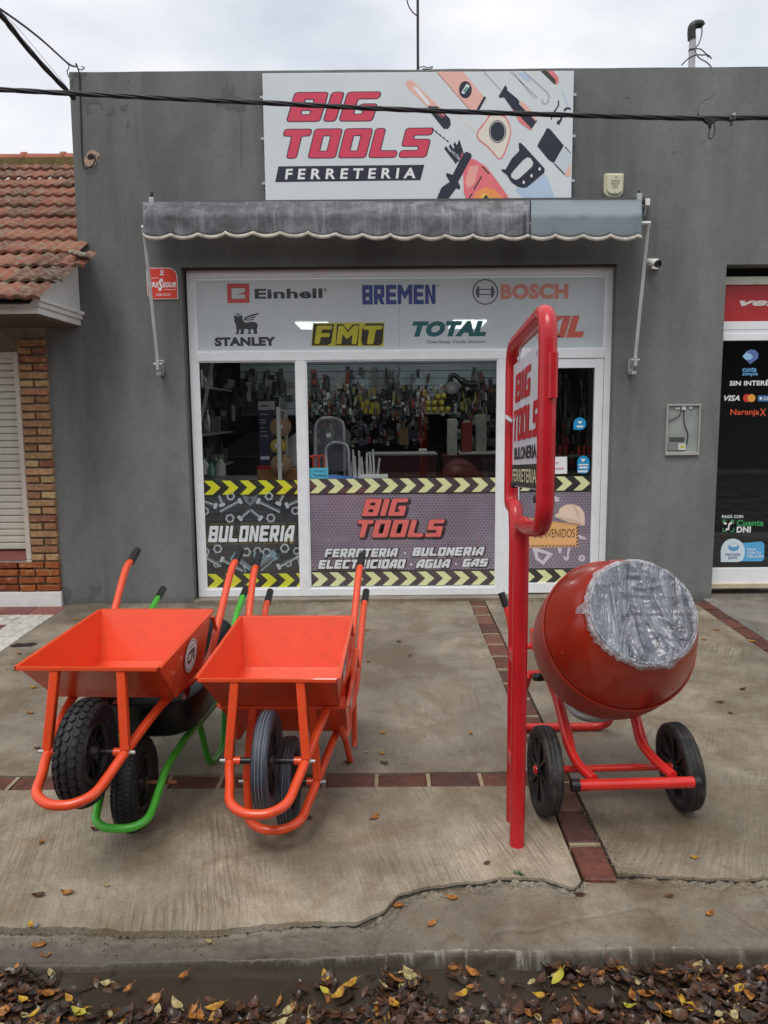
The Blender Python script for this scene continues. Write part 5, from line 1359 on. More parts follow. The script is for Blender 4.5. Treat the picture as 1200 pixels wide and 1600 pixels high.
# step ladders
def uladder(px0, py0, px1, py1, Y, label, sheet):
    A_ = FP(px0, py0, Y); B_ = FP(px1, py1, Y); x0, x1, z1, z0 = A_.x, B_.x, A_.z, .02
    t_ = thing('step_ladder', label, 'ladder', ((x0 + x1) / 2, Y, 0))
    mb = MB(); mb.tube(fillet([(x0, Y, z0), (x0 + .02, Y + .05, z1), (x1 - .02, Y + .05, z1), (x1, Y, z0)], .1), .016, 10); mb.build('frame', plain('brushed_aluminium', (.5, .51, .52), .35, .6), t_)
    for k in range(3):
        zz = .25 + k * .27
        mb = MB(); mb.box((x0 + .02, Y - .12, zz), (x1 - .02, Y + .02, zz + .03)); mb.build('step', ITM[9], t_)
    if sheet:
        g = plain('clear_wrap', (.35, .36, .37), .2); 
        q = NT('bubble_film'); tr = q.node('ShaderNodeBsdfTransparent'); ms_ = q.node('ShaderNodeMixShader'); q.set(color=(.5, .52, .54), rough=.2, normal=q.bump(q.noise(q.co(), 25, 4, .6), .8, .02)); ms_.inputs[0].default_value = .25
        q.l.new(tr.outputs[0], ms_.inputs[1]); q.l.new(q.b.outputs[0], ms_.inputs[2]); q.l.new(ms_.outputs[0], q.out.inputs['Surface'])
        mb = MB(); mb.add([(x0, Y - .02, z1 - .55), (x1 + .03, Y - .02, z1 - .5), (x1 + .05, Y - .02, z1 - .15), (x1 - .05, Y - .02, z1 - .02), (x0 + .05, Y - .02, z1 - .02), (x0, Y - .02, z1 - .1)], [(0, 1, 2, 3, 4, 5)]); mb.build('plastic_wrap', q.m, t_)
        mb = MB(); c = (x0 + x1) / 2 - .03; mb.add([(c, Y - .025, z1 - .14), (c + .045, Y - .025, z1 - .14), (c + .045, Y - .025, z1 - .18), (c, Y - .025, z1 - .18)], [(0, 1, 2, 3)]); mb.build('price_label', WH, t_)
uladder(489, 654, 541, 745, 7.5, 'tall aluminium step ladder in clear wrap behind the middle window', True)
uladder(505, 692, 548, 745, 7.35, 'low aluminium step ladder in front of the wrapped one', False)
# cable reels on a white post stand
YR = 7.3
rs = thing('reel_stand', 'white square post stand holding cable reels behind the left window', 'stand', (FP(437, 740, YR).x, YR, 0))
def vpost(px, py0, py1, Y, w_): 
    a = FP(px, py0, Y); mb = MB(); mb.box((a.x - w_ / 2, Y, .0), (a.x + w_ / 2, Y + w_, a.z)); return mb
PW = plain('post_white', srgb(206, 208, 204), .5)
vpost(434.5, 636, 750, YR, .036).build('post', PW, rs); 
mb = vpost(446, 641, 750, YR + .28, .03); mb.build('post', PW, rs)
a = FP(434.5, 636, YR); b = FP(446, 641, YR + .28); mb = MB(); mb.tube([a + Vector((0, .02, -.02)), b + Vector((0, 0, -.02))], .014, 6); mb.build('top_rail', PW, rs)
KR = plain('cardboard', srgb(168, 132, 100), .8, var=.12)
def reel(px, py, r_, label, mts, Y=YR + .05, dep=.14):
    c = FP(px, py, Y); t_ = thing('cable_reel', label, 'reel', c, group='cable reels on the white stand')
    M_ = Matrix.Translation(c) @ Matrix.Rotation(R(-90), 4, 'X') @ Matrix.Rotation(R(0), 4, 'Y')
    mb = MB(); mb.lathe([(.02, 0), (r_, 0), (r_, .006), (.02, .006)], M_, 28); mb.build('flange', mts[0], t_)
    mb = MB(); mb.lathe([(.02, dep), (r_, dep), (r_, dep + .006), (.02, dep + .006)], M_, 28); mb.build('flange', mts[0], t_)
    mb = MB(); mb.lathe([(r_ * .8, .008), (r_ * .84, .03), (r_ * .82, dep * .6), (r_ * .84, dep - .002)], M_, 28); mb.build('cable', mts[1], t_)
    mb = MB(); mb.lathe([(0, -.003), (.03, -.003), (.03, -.001), (0, -.001)], M_, 16); mb.build('hub_label', WH, t_)
reel(437, 667, .095, 'brown cardboard cable reel at the top of the white stand', (KR, BLACK))
reel(438, 726, .095, 'brown cardboard cable reel with white label at the bottom of the stand', (KR, WHITE))
reel(434, 697, .07, 'reel of red, yellow and grey wire between the two brown reels', (plain('wire_yellow', srgb(196, 176, 60), .5), plain('wire_red', srgb(190, 60, 44), .5)))
# tall dark blue carton and OSB block
ob = ibox('osb_block', 402, 734, 467, 760, 7.45, .4, plain('osb', srgb(158, 112, 66), .8, var=.3, scale=40)); tag(ob, 'pale chipboard block under the blue carton and reels', 'board')
rc = thing('tool_case', 'flat red case lying on the chipboard block', 'case', FP(412, 734, 7.47))
ibox('case', 403, 727.5, 424, 733.8, 7.47, .25, plain('case_red', srgb(176, 40, 36), .4), rc, .004); ibox('latch', 400, 728.5, 404, 731, 7.46, .01, plain('case_red', srgb(176, 40, 36), .4), rc)
tc_ = thing('heater_carton', 'tall dark blue carton with pale top standing on the red case', 'carton', FP(413, 727, 7.5))
ibox('carton_body', 403.5, 641, 424, 727.3, 7.48, .22, plain('carton_navy', srgb(36, 44, 66), .5), tc_, .003); ibox('carton_top', 403, 627, 424.5, 640.8, 7.478, .225, plain('carton_pale', srgb(176, 178, 174), .6), tc_, .003)
ibox('handle_slot', 408, 633, 419, 635, 7.477, .001, BLACK, tc_)
for y in (647, 656, 660, 668, 674, 681): ibox('printed_line', 407, y, 419 if y % 2 else 416, y + .7, 7.4785, .001, WH, tc_)
ibox('printed_label', 407, 713, 421, 718, 7.4785, .001, WH, tc_)
# jugs
for px, py0, py1, m_, lb_ in ((320, 716, 742, ITM[8], 'whitish plastic jug at the foot of the left window shelves'), (331, 722, 745, plain('jug_green', srgb(104, 150, 128), .3), 'pale green bottle of cleaner beside the shelves'), (345, 714, 744, ITM[3], 'slim clear bottle with tapered neck beside the green one')):
    b = FP(px, py1, 7.5); tpt = FP(px, py0, 7.5); h = tpt.z - b.z
    t_ = thing('bottle', lb_, 'bottle', b)
    mb = MB(); mb.lathe([(0, 0), (.05, 0), (.052, .02), (.05, h * .6), (.02, h * .8), (.018, h * .9)], Matrix.Translation(b), 16); mb.build('body', m_, t_)
    mb = MB(); mb.lathe([(0, h * .9), (.02, h * .9), (.02, h), (0, h)], Matrix.Translation(b), 12); mb.build('cap', plain('cap_green', srgb(66, 140, 62), .4), t_)
bl = thing('low_bench', 'low dark bench under the bottles by the left window', 'bench', FP(335, 745, 7.5))
b = FP(335, 745, 7.5); mb = MB(); mb.box((b.x - .2, 7.38, b.z - .03), (b.x + .45, 7.7, b.z - .002)); mb.build('top', ITM[1], bl); mb = MB(); mb.box((b.x - .18, 7.42, 0), (b.x - .15, 7.66, b.z - .031)); mb.box((b.x + .40, 7.42, 0), (b.x + .43, 7.66, b.z - .031)); mb.build('leg', ITM[1], bl)
# chain
chn = MB(); p0, p1 = FP(331, 562, 6.95), FP(305, 685, 6.95); N_ = 44
for s in range(2):
    off = Vector((.016 * s, .01 * s, 0))
    for i in range(N_):
        c = p0.lerp(p1, (i + .5) / N_) + off + Vector((0, 0, -.03 * math.sin(math.pi * i / N_))); a = (p1 - p0).angle(Vector((0, 0, -1)))
        M_ = Matrix.Translation(c) @ Matrix.Rotation(-a, 4, 'Y') @ Matrix.Rotation(R(90) * (i % 2), 4, 'Z')
        chn.tube([M_ @ Vector((.006 * math.cos(t), 0, .011 * math.sin(t))) for t in (2 * math.pi * k / 8 for k in range(8))], .0018, 4, closed=True)
tag(chn.build('chain', STEEL), 'doubled steel link chain hanging inside the left window', 'chain')
# sack, orange tool handles, cards and sheets at the sill of the middle window
b = FP(463, 738, 7.9); mb = MB(); mb.lathe([(0, 0), (.1, .0), (.12, .1), (.11, .25), (.06, .36), (0, .40)], Matrix.Translation(b), 16); tag(mb.build('sack', ITM[8]), 'pale grey sack slumped behind the first window post', 'sack')
oh = thing('garden_shears', 'tool with orange loop handles standing inside the middle window', 'shears', FP(498, 735, 7.0))
mb = MB(); OP = plain('orange_plastic', srgb(210, 66, 34), .4)
for dx in (0, 9): mb.tube(smooth_path([FP(490 + dx, 733, 7.0), FP(489 + dx, 718, 7.0), FP(492 + dx, 712, 7.0), FP(497 + dx, 713, 7.0), FP(498 + dx, 724, 7.0), FP(497 + dx, 735, 7.0)], 4), .008, 8)
mb.build('handle', OP, oh); mb = MB(); mb.tube([FP(484, 714, 7.02), FP(494, 712, 7.02)], .01, 8); mb.build('grip', OP, oh)
mb = MB(); mb.prism([FP(505, 735, 7.01), FP(511, 711, 7.01), FP(513, 735, 7.01)], (0, 0, 0), (0, .006, 0)); mb.build('blade', STEEL, oh)
x0, z0, x1, z1 = pbox(483.5, 731, 513, 748.5, gy_ + .02); mb = MB(); mb.box((x0, gy_ + .012, z0), (x1, gy_ + .014, z1)); cdn = tag(mb.build('notice_card', ink('card_cyan', 92, 186, 214)), 'light blue notice card at the lower corner of the middle window', 'notice')
word('printed_lettering', 'ACEPTAMOS', (491, 735, 507, 737), gy_ + .012, .001, SNV, cdn); word('printed_lettering', 'Tarjeta', (489, 741, 510, 745.5), gy_ + .012, .001, SNV, cdn)
mb = MB(); mb.prism([FP(507, 749, 6.86), FP(509, 741, 7.1), FP(540, 744, 7.1), FP(566, 749, 6.86)], (0, 0, 0), (0, 0, .004)); tag(mb.build('blue_sheet', plain('blue_plastic', srgb(40, 116, 196), .4)), 'bright blue plastic tray edge lying on the sill inside the window', 'tray')
mb = MB(); mb.box((FP(562, 748, 6.95).x, 6.9, FP(562, 748, 6.95).z - .01), (FP(606, 748, 6.95).x, 7.1, FP(562, 743, 6.95).z)); tag(mb.build('white_board', PW), 'white boards stacked flat at the sill beside the blue tray', 'boards')
for i in range(11):
    px = 548 + i * 4.2; a = FP(px + r4.uniform(-1, 1), 748, 7.4); b = FP(px + r4.uniform(-5, 5), r4.uniform(702, 722), 7.5)
    mb = MB(); mb.tube([a, b], .011, 8); tag(mb.build('metal_rod', ITM[8] if i % 3 else STEEL), ('first', 'second', 'third', 'fourth', 'fifth', 'sixth', 'seventh', 'eighth', 'ninth', 'tenth', 'last')[i] + ' pale rod from the ladders in the leaning bundle', 'rod', 'bundle of rods behind the ladders')
wb_ = thing('cutting_board', 'wooden paddle board hanging in the dark middle of the shop', 'board', FP(631, 690, 8.6))
c = FP(631, 681, 8.6); mb = MB(); extr(rounded(c.x - .05, c.z - .1, c.x + .05, c.z + .09, .015), 8.6, 8.615, mb); mb.build('blade', plain('board_wood', srgb(178, 146, 104), .6, var=.1), wb_)
mb = MB(); extr(rounded(c.x - .014, c.z + .091, c.x + .014, c.z + .17, .01), 8.6, 8.615, mb); mb.build('handle', plain('board_wood', srgb(178, 146, 104), .6), wb_)
nb_ = ibox('price_card', 638, 672, 652, 686, 8.65, .004, ITM[6]); tag(nb_, 'navy and white card beside the hanging wooden paddle', 'card')
pt_ = thing('power_saw', 'dark grinder hanging high on the slatted back wall', 'power tool', FP(725, 600, 10.1))
mb = MB(); mb.tube(smooth_path([FP(702, 590, 10.1), FP(710, 586, 10.1), FP(720, 594, 10.1), FP(732, 600, 10.1), FP(745, 600, 10.1)], 4), [.03] * 8 + [.045] * 9, 10); mb.build('body', BLACK, pt_)
mb = MB(); mb.lathe([(0, 0), (.09, 0), (.09, .01), (0, .01)], Matrix.Translation(FP(706, 606, 10.08)) @ Matrix.Rotation(R(70), 4, 'X'), 20); mb.build('disc', ITM[1], pt_)
for px, lb_ in ((868, 'first'), (876, 'second'), (884, 'third'), (905, 'fourth'), (913, 'fifth'), (921, 'last')):
    a = FP(px, 712, 8.2); b = FP(px + 1, 697, 8.2); mb = MB(); mb.tube([a, b], .022, 10); tag(mb.build('red_canister', plain('canister_red', srgb(170, 48, 34), .4)), lb_ + ' red cylinder from the left in the row low behind the door glass', 'canister', 'red cylinders behind the door')
a = FP(866, 712, 8.15); b = FP(925, 712, 8.15); mb = MB(); mb.box((a.x, 8.1, a.z - .02), (b.x, 8.3, a.z)); tag(mb.build('door_shelf', ITM[1]), 'thin shelf under the red cylinders behind the door', 'shelf')

# ================================================================== ACROSS THE STREET (mirrored in the glass)
oh_ = thing('opposite_house', 'long plain dark house across the street behind the camera', 'house', (0, -11, -.23))
mb = MB(); mb.box((-16, -14, -.25), (18, -11, 4.2)); mb.build('wall', plain('opposite_wall', (.035, .033, .03), .9, var=.3, scale=2), oh_)
mb = MB(); mb.prism([(-16.5, -10.6, 4.2), (-16.5, -12.5, 6.0), (-16.5, -14.4, 4.2)], (0, 0, 0), (35, 0, 0)); mb.build('roof', plain('opposite_roof', (.04, .03, .028), .9), oh_)
for x in (-10, -5, 1.5, 7, 12):
    mb = MB(); mb.box((x, -11.0, .9), (x + 1.3, -10.97, 2.2)); mb.build('window', plain('opposite_window', (.02, .02, .025), .1), oh_)
mb = MB(); mb.box((-40, -9.6, -.231), (40, -8, -.11)); mb.build('far_pavement', C4, kind='structure')
# parked dark car whose roofline shows in the panes
car = thing('parked_car', 'dark parked saloon car on the far side of the street', 'car', (-2.6, -6.2, -.232))
CP = plain('car_paint', (.02, .022, .03), .2, coat=.6); CG = plain('car_glass', (.015, .018, .02), .05)
def section(ps, y0, y1, inset, mb):
    return mb.prism([(a, 0, b) for a, b in ps], (0, y0, 0), (0, y1, 0))
body = [(-2.2, .32), (-2.22, .62), (-2.1, .80), (-1.5, .88), (1.1, .92), (1.9, .86), (2.15, .66), (2.2, .34), (1.75, .28), (1.65, .5), (1.4, .6), (1.15, .5), (1.05, .26), (-1.05, .26), (-1.15, .5), (-1.4, .6), (-1.65, .5), (-1.75, .28)]
mb = MB(); section([(a, b) for a, b in body], -.84, .84, 0, mb); mb.v = [v + Vector((-2.6, -6.2, -.232)) for v in mb.v]; mb.build('body', CP, car, bevel=.06, seg=3)
mb = MB(); cab = [(-1.55, .90, .78), (-.75, 1.40, .60), (.75, 1.42, .60), (1.55, .90, .78)]
V = [(a - 2.6, -6.2 - w_, b - .232) for a, b, w_ in cab] + [(a - 2.6, -6.2 + w_, b - .232) for a, b, w_ in cab]
mb.add(V, [(0, 1, 2, 3), (7, 6, 5, 4), (0, 4, 5, 1), (1, 5, 6, 2), (2, 6, 7, 3)]); mb.build('cabin', CG, car, bevel=.03)
mb = MB(); mb.box((-3.36, -6.8, 1.165), (-1.83, -5.6, 1.20)); mb.build('roof', CP, car, bevel=.015)
for dx in (-1.4, 1.4):
    for dy in (-.76, .76):
        mb = MB(); mb.lathe([(.16, -.1), (.30, -.1), (.32, -.07), (.32, .07), (.30, .1), (.16, .1)], Matrix.Translation((-2.6 + dx, -6.2 + dy, .088)) @ Matrix.Rotation(R(90), 4, 'X'), 24); wh = mb.build('wheel', RUBBER, car)
        mb = MB(); mb.lathe([(0, -.07), (.16, -.08), (.16, .08), (0, .07)], Matrix.Translation((-2.6 + dx, -6.2 + dy, .088)) @ Matrix.Rotation(R(90), 4, 'X'), 16); mb.build('rim', ZINC, wh)
for dy in (-.6, .6):
    mb = MB(); mb.cbox((-2.6 + 2.13, -6.2 + dy, .62 - .232), (.1, .3, .12)); mb.build('headlight', ITM[8], car, bevel=.02)
    mb = MB(); mb.cbox((-2.6 - 2.14, -6.2 + dy, .70 - .232), (.1, .3, .12)); mb.build('tail_light', ITM[4], car, bevel=.02)

# ================================================================== WHEELBARROWS
def lmat(pose):
    x, y, z, pt, yw = pose
    return Matrix.Translation((x, y, z)) @ Matrix.Rotation(yw, 4, 'Z') @ Matrix.Rotation(pt, 4, 'X')
def tyre_parts(t, M, Rr, wd, kind, mt_t, mt_r, side=1):
    # wheel axis = local X
    W_ = M @ Matrix.Rotation(R(90), 4, 'Y')
    mb = MB()
    h = wd / 2
    if kind == 'solid':
        prof = [(Rr - .05, -h * .85), (Rr - .012, -h), (Rr - .002, -h * .8), (Rr, -h * .45), (Rr - .002, -h * .42), (Rr, -h * .38), (Rr + .001, 0), (Rr - .0025, .002), (Rr, h * .38), (Rr - .002, h * .42), (Rr, h * .45), (Rr - .002, h * .8), (Rr - .012, h), (Rr - .05, h * .85)]
        mb.lathe(prof, W_, 64)
    else:
        prof = [(Rr - .085, -h * .55)]
        for i in range(13):
            a = -1.35 + 2.7 * i / 12
            prof.append((Rr - h * .9 + h * .9 * math.cos(a) - .004, h * math.sin(a) * 1.0))
        prof.append((Rr - .085, h * .55))
        mb.lathe(prof, W_, 56)
        # tread blocks
        nb = 34 if kind == 'knobby' else 60
        for i in range(nb):
            for j, lat in enumerate((-.95, -.48, 0, .48, .95)):
                a = 2 * math.pi * (i + .5 * (j % 2)) / nb
                ph = lat
                rr = Rr - h * .9 + h * .9 * math.cos(ph * 1.05)
                xx = h * math.sin(ph * 1.05)
                bw = h * (.40 if kind == 'knobby' else .36); bl = 2 * math.pi * Rr / nb * (.80 if kind == 'knobby' else .72)
                B_ = W_ @ Matrix.Rotation(a, 4, 'Z') @ Matrix.Translation((rr - .002, 0, xx)) @ Matrix.Rotation(-ph * 1.05, 4, 'Y')
                c_ = .30
                pts = [(-.5 + c_, -.5), (.5 - c_, -.5), (.5, -.5 + c_), (.5, .5 - c_), (.5 - c_, .5), (-.5 + c_, .5), (-.5, .5 - c_), (-.5, -.5 + c_)]
                hh = .007 if kind == 'knobby' else .0035
                mb.prism([B_ @ Vector((0, q * bl, p * bw)) for p, q in pts], (0, 0, 0), (B_.to_3x3() @ Vector((hh, 0, 0))))
    wh = mb.build('wheel', mt_t, t)
    if kind == 'solid':
        for k_, xx in enumerate((-.40 * h, 0.0, .40 * h)):
            lm = MB(); lm.lathe([(Rr - .003, xx - .0012), (Rr + .0016, xx - .0010), (Rr + .0016, xx + .0010), (Rr - .003, xx + .0012)], W_, 64); lm.build('mould_line', plain('mould_line_grey', (.22, .23, .24), .6), wh)
    rm = MB(); ri = Rr - (.05 if kind == 'solid' else .085)
    rm.lathe([(ri - .012, -h * .8), (ri + .004, -h * .82), (ri + .004, h * .82), (ri - .012, h * .8), (ri - .016, h * .4), (ri - .016, -h * .4), (ri - .012, -h * .8)], W_, 40)
    rm.lathe([(.0, -h * .9), (.026, -h * .9), (.028, 0), (.026, h * .9), (0, h * .9)], W_, 16)
    for i in range(10):
        a = 2 * math.pi * i / 10
        B_ = W_ @ Matrix.Rotation(a, 4, 'Z')
        rm.box((.02, -.008, -h * .42), (ri - .008, .008, h * .42), B_); rm.box((.02, -.014, -.006), (ri - .008, .014, .006), B_)
    rm.lathe([(.02, -.004), (ri - .012, -.004), (ri - .012, .004), (.02, .004)], W_, 40)
    r_ = rm.build('rim', mt_r, wh)
def steel_barrow(pose, label, wkind, wr, ww, tray=True, dark_grip=None, name='wheelbarrow', sticker='C70', dx=0., legx=1., legz=-.155):
    M = lmat(pose)
    t = thing(name, label, 'wheelbarrow', M=M, group='wheelbarrows parked on the pavement')
    T = lambda pts: [M @ Vector(p) for p in pts]
    # pressed tray: five faces, thin sheet with a rolled rim
    wf, yf, zf, wb_, yb, zb = .272, .037, .317, .268, .815, .368
    bf, ybf, zbf, bb, ybb, zbb = .255, .298, .113, .245, .735, .135
    rim = [(-wf, yf, zf), (wf, yf, zf), (wb_, yb, zb), (-wb_, yb, zb)]
    bot = [(-bf, ybf, zbf), (bf, ybf, zbf), (bb, ybb, zbb), (-bb, ybb, zbb)]
    mb = MB(); mb.add(T(rim + bot), [(0, 1, 5, 4), (1, 2, 6, 5), (2, 3, 7, 6), (3, 0, 4, 7), (4, 5, 6, 7)])
    tr = mb.build('tray', ORANGE, t)
    s_ = tr.modifiers.new('sheet', 'SOLIDIFY'); s_.thickness = .003; s_.offset = 0
    b_ = tr.modifiers.new('fold', 'BEVEL'); b_.width = .006; b_.segments = 2; b_.limit_method = 'ANGLE'
    # turned-over rim flange, outward and down on each side
    e = .014
    for i in range(4):
        a = Vector(rim[i]); b = Vector(rim[(i + 1) % 4]); c = (Vector(rim[0]) + Vector(rim[2])) / 2
        n = (b - a).cross(Vector((0, 0, 1))).normalized(); n = n if n.dot((a + b) / 2 - c) > 0 else -n
        dd = (b - a).normalized()
        q = [a + dd * .001, b - dd * .001, b - dd * .001 + n * e, a + dd * .001 + n * e, b - dd * .001 + n * e + Vector((0, 0, -.012)), a + dd * .001 + n * e + Vector((0, 0, -.012))]
        q = [p + Vector((0, 0, .002)) for p in q]
        fm = MB(); fm.add(T(q), [(0, 1, 2, 3), (3, 2, 4, 5)]); o = fm.build('rim_flange', ORANGE, tr)
        s_ = o.modifiers.new('sheet', 'SOLIDIFY'); s_.thickness = .0025
    # frame: one bent tube, nose hoop, side rails, handles
    hx = .285
    side = [(hx, 1.27, .535), (hx - .004, 1.16, .49), (.268, .93, .27), (.255, .80, .14), (.235, .60, .098), (.198, .30, .09), (.148, .0, .0), (.125, -.10, -.045), (.105, -.185, -.075)]
    L = side + [(.055, -.226, -.092), (0, -.236, -.096)]
    full = L + [(-p[0], p[1], p[2]) for p in L[-2::-1]]
    fp = smooth_path(full, 6)
    mb = MB(); mb.tube(T(fp), .0185, 14); mb.build('frame', ORANGE, t)
    for s in (-1, 1):
        mb = MB(); mb.tube(T([(s * .128, .045, .308), (s * .150, -.002, .012)]), .024, 4, sq=True); mb.build('front_post', ORANGE, t, bevel=.005)
        mb = MB(); mb.tube(T([(s * .283, 1.25, .528), (s * .286, 1.285, .541), (s * .288, 1.375, .578)]), [.021, .0215, .020], 14); mb.build('handle_grip', BLACK, t)
        lg = fillet([(s * .215 * legx, .46, .09), (s * .250 * legx, .56, legz), (s * .255 * legx, .74, legz + .005), (s * .250 * legx, .80, .15)], .06, 5)
        mb = MB(); mb.tube(T(lg), .0155, 12); mb.build('leg', ORANGE, t)
        mb = MB(); mb.tube(T([(s * .262, .80, .15), (s * .268, .90, .24), (s * .266, .84, .33)]), .010, 8); mb.build('tray_brace', ORANGE, t)
    ax = MB(); ax.tube(T([(-.168, 0, 0), (.168, 0, 0)]), .009, 10); ax.tube(T([(.168, 0, 0), (.186, 0, 0)]), .007, 8); ax.tube(T([(-.168, 0, 0), (-.186, 0, 0)]), .007, 8); ax.build('axle', ZINC, t)
    for s in (-1, 1):
        mb = MB(); mb.tube(T([(s * .105, 0, 0), (s * .160, 0, 0)]), .0165, 12); mb.build('axle_sleeve', ORANGE, t)
    hubx = MB(); hubx.tube(T([(-.105, 0, 0), (.105, 0, 0)]), .013, 10); hubx.build('hub_tube', BLACK, t)
    tyre_parts(t, M @ Matrix.Translation((dx, 0, 0)), wr, ww, wkind, RUBBLUE if wkind == 'solid' else RUBBER, BLACK)
    if sticker:
        # oval sticker on the right-hand tray side
        P0 = Vector(rim[1]); P1 = Vector(rim[2]); P2 = Vector(bot[2]); P3 = Vector(bot[1])
        u = (P1 - P0).normalized(); nn_ = (P1 - P0).cross(P3 - P0).normalized(); nn_ = nn_ if nn_.x > 0 else -nn_
        v = nn_.cross(u).normalized(); v = v if v.z > 0 else -v
        cpt = P0.lerp(P1, .56) - v * .105
        pl_ = Plane(M @ cpt, M.to_3x3() @ u, M.to_3x3() @ v, M.to_3x3() @ nn_)
        put('sticker', fill2d([circle(0, 0, .092, .072)]), pl_, .0035, WH, tr)
        put('sticker_ring', fill2d([circle(0, 0, .084, .065), circle(0, 0, .081, .062)]), pl_, .0042, K, tr)
        put('printed_lettering', fitbox(font2d(sticker, .04), (-.056, -.030, .056, .026)), pl_, .0042, K, tr)
        put('printed_lettering', fitbox(font2d('Cargador', .0), (-.035, .034, .035, .046)), pl_, .0042, SNV, tr)
    return t
A_POSE = (-1.135, 2.775, .367, -.037, -.043)
B_POSE = (-.461, 2.839, .295, -.016, -.035)
C_POSE = (-.443, 3.096, .081, -.057, -.032)
steel_barrow(A_POSE, 'orange steel wheelbarrow with knobbly air tyre and oval sticker, stacked on the green one', 'knobby', .198, .105, legx=.62, legz=-.05)
steel_barrow(B_POSE, 'orange steel wheelbarrow with striped solid wheel, upper of the nested orange pair', 'solid', .190, .062)
steel_barrow(C_POSE, 'orange steel wheelbarrow beneath its twin, lower of the nested orange pair', 'solid', .186, .062, dx=.03)
# green frame, deep black plastic tray
G_POSE = (-1.055, 3.06, .100, -.06, .010)
M = lmat(G_POSE); T = lambda pts: [M @ Vector(p) for p in pts]
gt = thing('wheelbarrow', 'green framed wheelbarrow with deep black plastic tray under the left orange one', 'wheelbarrow', M=M, group='wheelbarrows parked on the pavement')
PB = plain('black_polythene', (.007, .008, .011), .34, spec=.35, var=.2, bump=.001, bscale=15)
nseg = 48; lv = []
def sup(a, ax_, by, e=.55):
    c, s = math.cos(a), math.sin(a); return ax_ * math.copysign(abs(c) ** e, c), by * math.copysign(abs(s) ** e, s)
prof = [(.285, .42, .405, 1), (.278, .41, .396, 1), (.272, .405, .385, 1), (.26, .385, .33, .9), (.235, .345, .20, .62), (.19, .28, .14, .35), (.11, .16, .125, .15), (0.001, .001, .123, .1)]
for k, (ax_, by, zz, tilt) in enumerate(prof):
    for j in range(nseg):
        a = 2 * math.pi * j / nseg; x, y = sup(a, ax_, by)
        if y < 0: x *= 1 + .28 * y
        lv.append((x, .50 + y + (.03 if k < 4 else 0) * 0, zz + (.105 * tilt * (y / .42) if True else 0)))
mb = MB(); mb.add(T(lv), [(k * nseg + j, k * nseg + (j + 1) % nseg, (k + 1) * nseg + (j + 1) % nseg, (k + 1) * nseg + j) for k in range(len(prof) - 1) for j in range(nseg)], True)
o = mb.build('tray', PB, gt); s_ = o.modifiers.new('wall', 'SOLIDIFY'); s_.thickness = .005
mb = MB(); mb.tube(T(lv[:nseg]), .009, 8, closed=True); mb.build('tray_rim', PB, o)
side = [(.245, 1.28, .565), (.245, 1.18, .535), (.242, 1.02, .47), (.232, .90, .33), (.21, .78, .15), (.18, .50, .108), (.155, .30, .10), (.125, .05, .05), (.118, -.06, .0), (.11, -.15, -.055), (.095, -.19, -.075)]
L = side + [(.055, -.215, -.088), (0, -.222, -.09)]
mb = MB(); mb.tube(T(smooth_path(L + [(-p[0], p[1], p[2]) for p in L[-2::-1]], 6)), .0165, 14); mb.build('frame', GREEN, gt)
for s in (-1, 1):
    mb = MB(); mb.tube(T([(s * .245, 1.26, .560), (s * .246, 1.38, .592)]), .020, 12); mb.build('handle_grip', BLACK, gt)
    mb = MB(); mb.tube(T(fillet([(s * .17, .44, .10), (s * .19, .55, -.155), (s * .215, .74, -.15), (s * .215, .86, .16)], .07, 6)), .0155, 12); mb.build('leg', GREEN, gt)
mb = MB(); mb.tube(T([(-.175, .46, .098), (.175, .46, .098)]), .012, 10); mb.build('cross_tube', GREEN, gt)
mb = MB(); mb.tube(T([(-.175, 0, 0), (.175, 0, 0)]), .009, 10); mb.build('axle', plain('rusty_steel', (.2, .07, .03), .7), gt)
tyre_parts(gt, M, .197, .10, 'fine', RUBBER, BLACK)
for s in (-1, 1):
    mb = MB(); mb.box((s * .118 - .003, -.02, -.018), (s * .118 + .003, .02, .035), M); mb.build('axle_bracket', GREEN, gt)

# ================================================================== CEMENT MIXER
MC_ = Vector((1.0, 3.40, .60))
mxr = thing('cement_mixer', 'red drum cement mixer on two black wheels with plastic film over its mouth', 'cement mixer', (1.0, 3.25, -.1))
ax_d = Vector((0.06, -math.cos(R(34)), math.sin(R(34)))).normalized()
DM = Matrix.Translation(WP(962, 994, 3.33)) @ ax_d.to_track_quat('Z', 'Y').to_matrix().to_4x4()
front = [(.325, .045), (.325, .05), (.318, .08), (.300, .13), (.272, .21), (.236, .28), (.214, .310), (.217, .318), (.212, .324), (.204, .32)]
rear = [(.327, .035), (.332, .02), (.334, -.07), (.332, -.12), (.325, -.165), (.29, -.20), (.22, -.225), (.12, -.24), (0, -.245)]
mb = MB(); mb.lathe(front, DM, 72); dr1 = mb.build('drum_front', MIXRED, mxr)
mb = MB(); mb.lathe(rear, DM, 72); dr2 = mb.build('drum_rear', plain('mixer_band_paint', (.36, .055, .035), .45, var=.15, scale=4, coat=.1, dirt=.3, dirtc=(.2, .1, .08)), mxr)
mb = MB(); mb.lathe([(.326, .034), (.334, .037), (.334, .047), (.327, .050)], DM, 72); mb.build('drum_seam', MIXRED, mxr)
mb = MB()
for a, t_, r_ in ((200, .12, .299), (262, .10, .304), (215, .06, .315), (300, .12, .299)):
    c = DM @ Matrix.Rotation(R(a), 4, 'Z') @ Matrix.Translation((r_, 0, t_)) @ Matrix.Rotation(R(70), 4, 'Y')
    mb.lathe([(0, .006), (.008, .005), (.010, 0)], c, 10)
mb.build('drum_bolt', MIXRED, mxr)
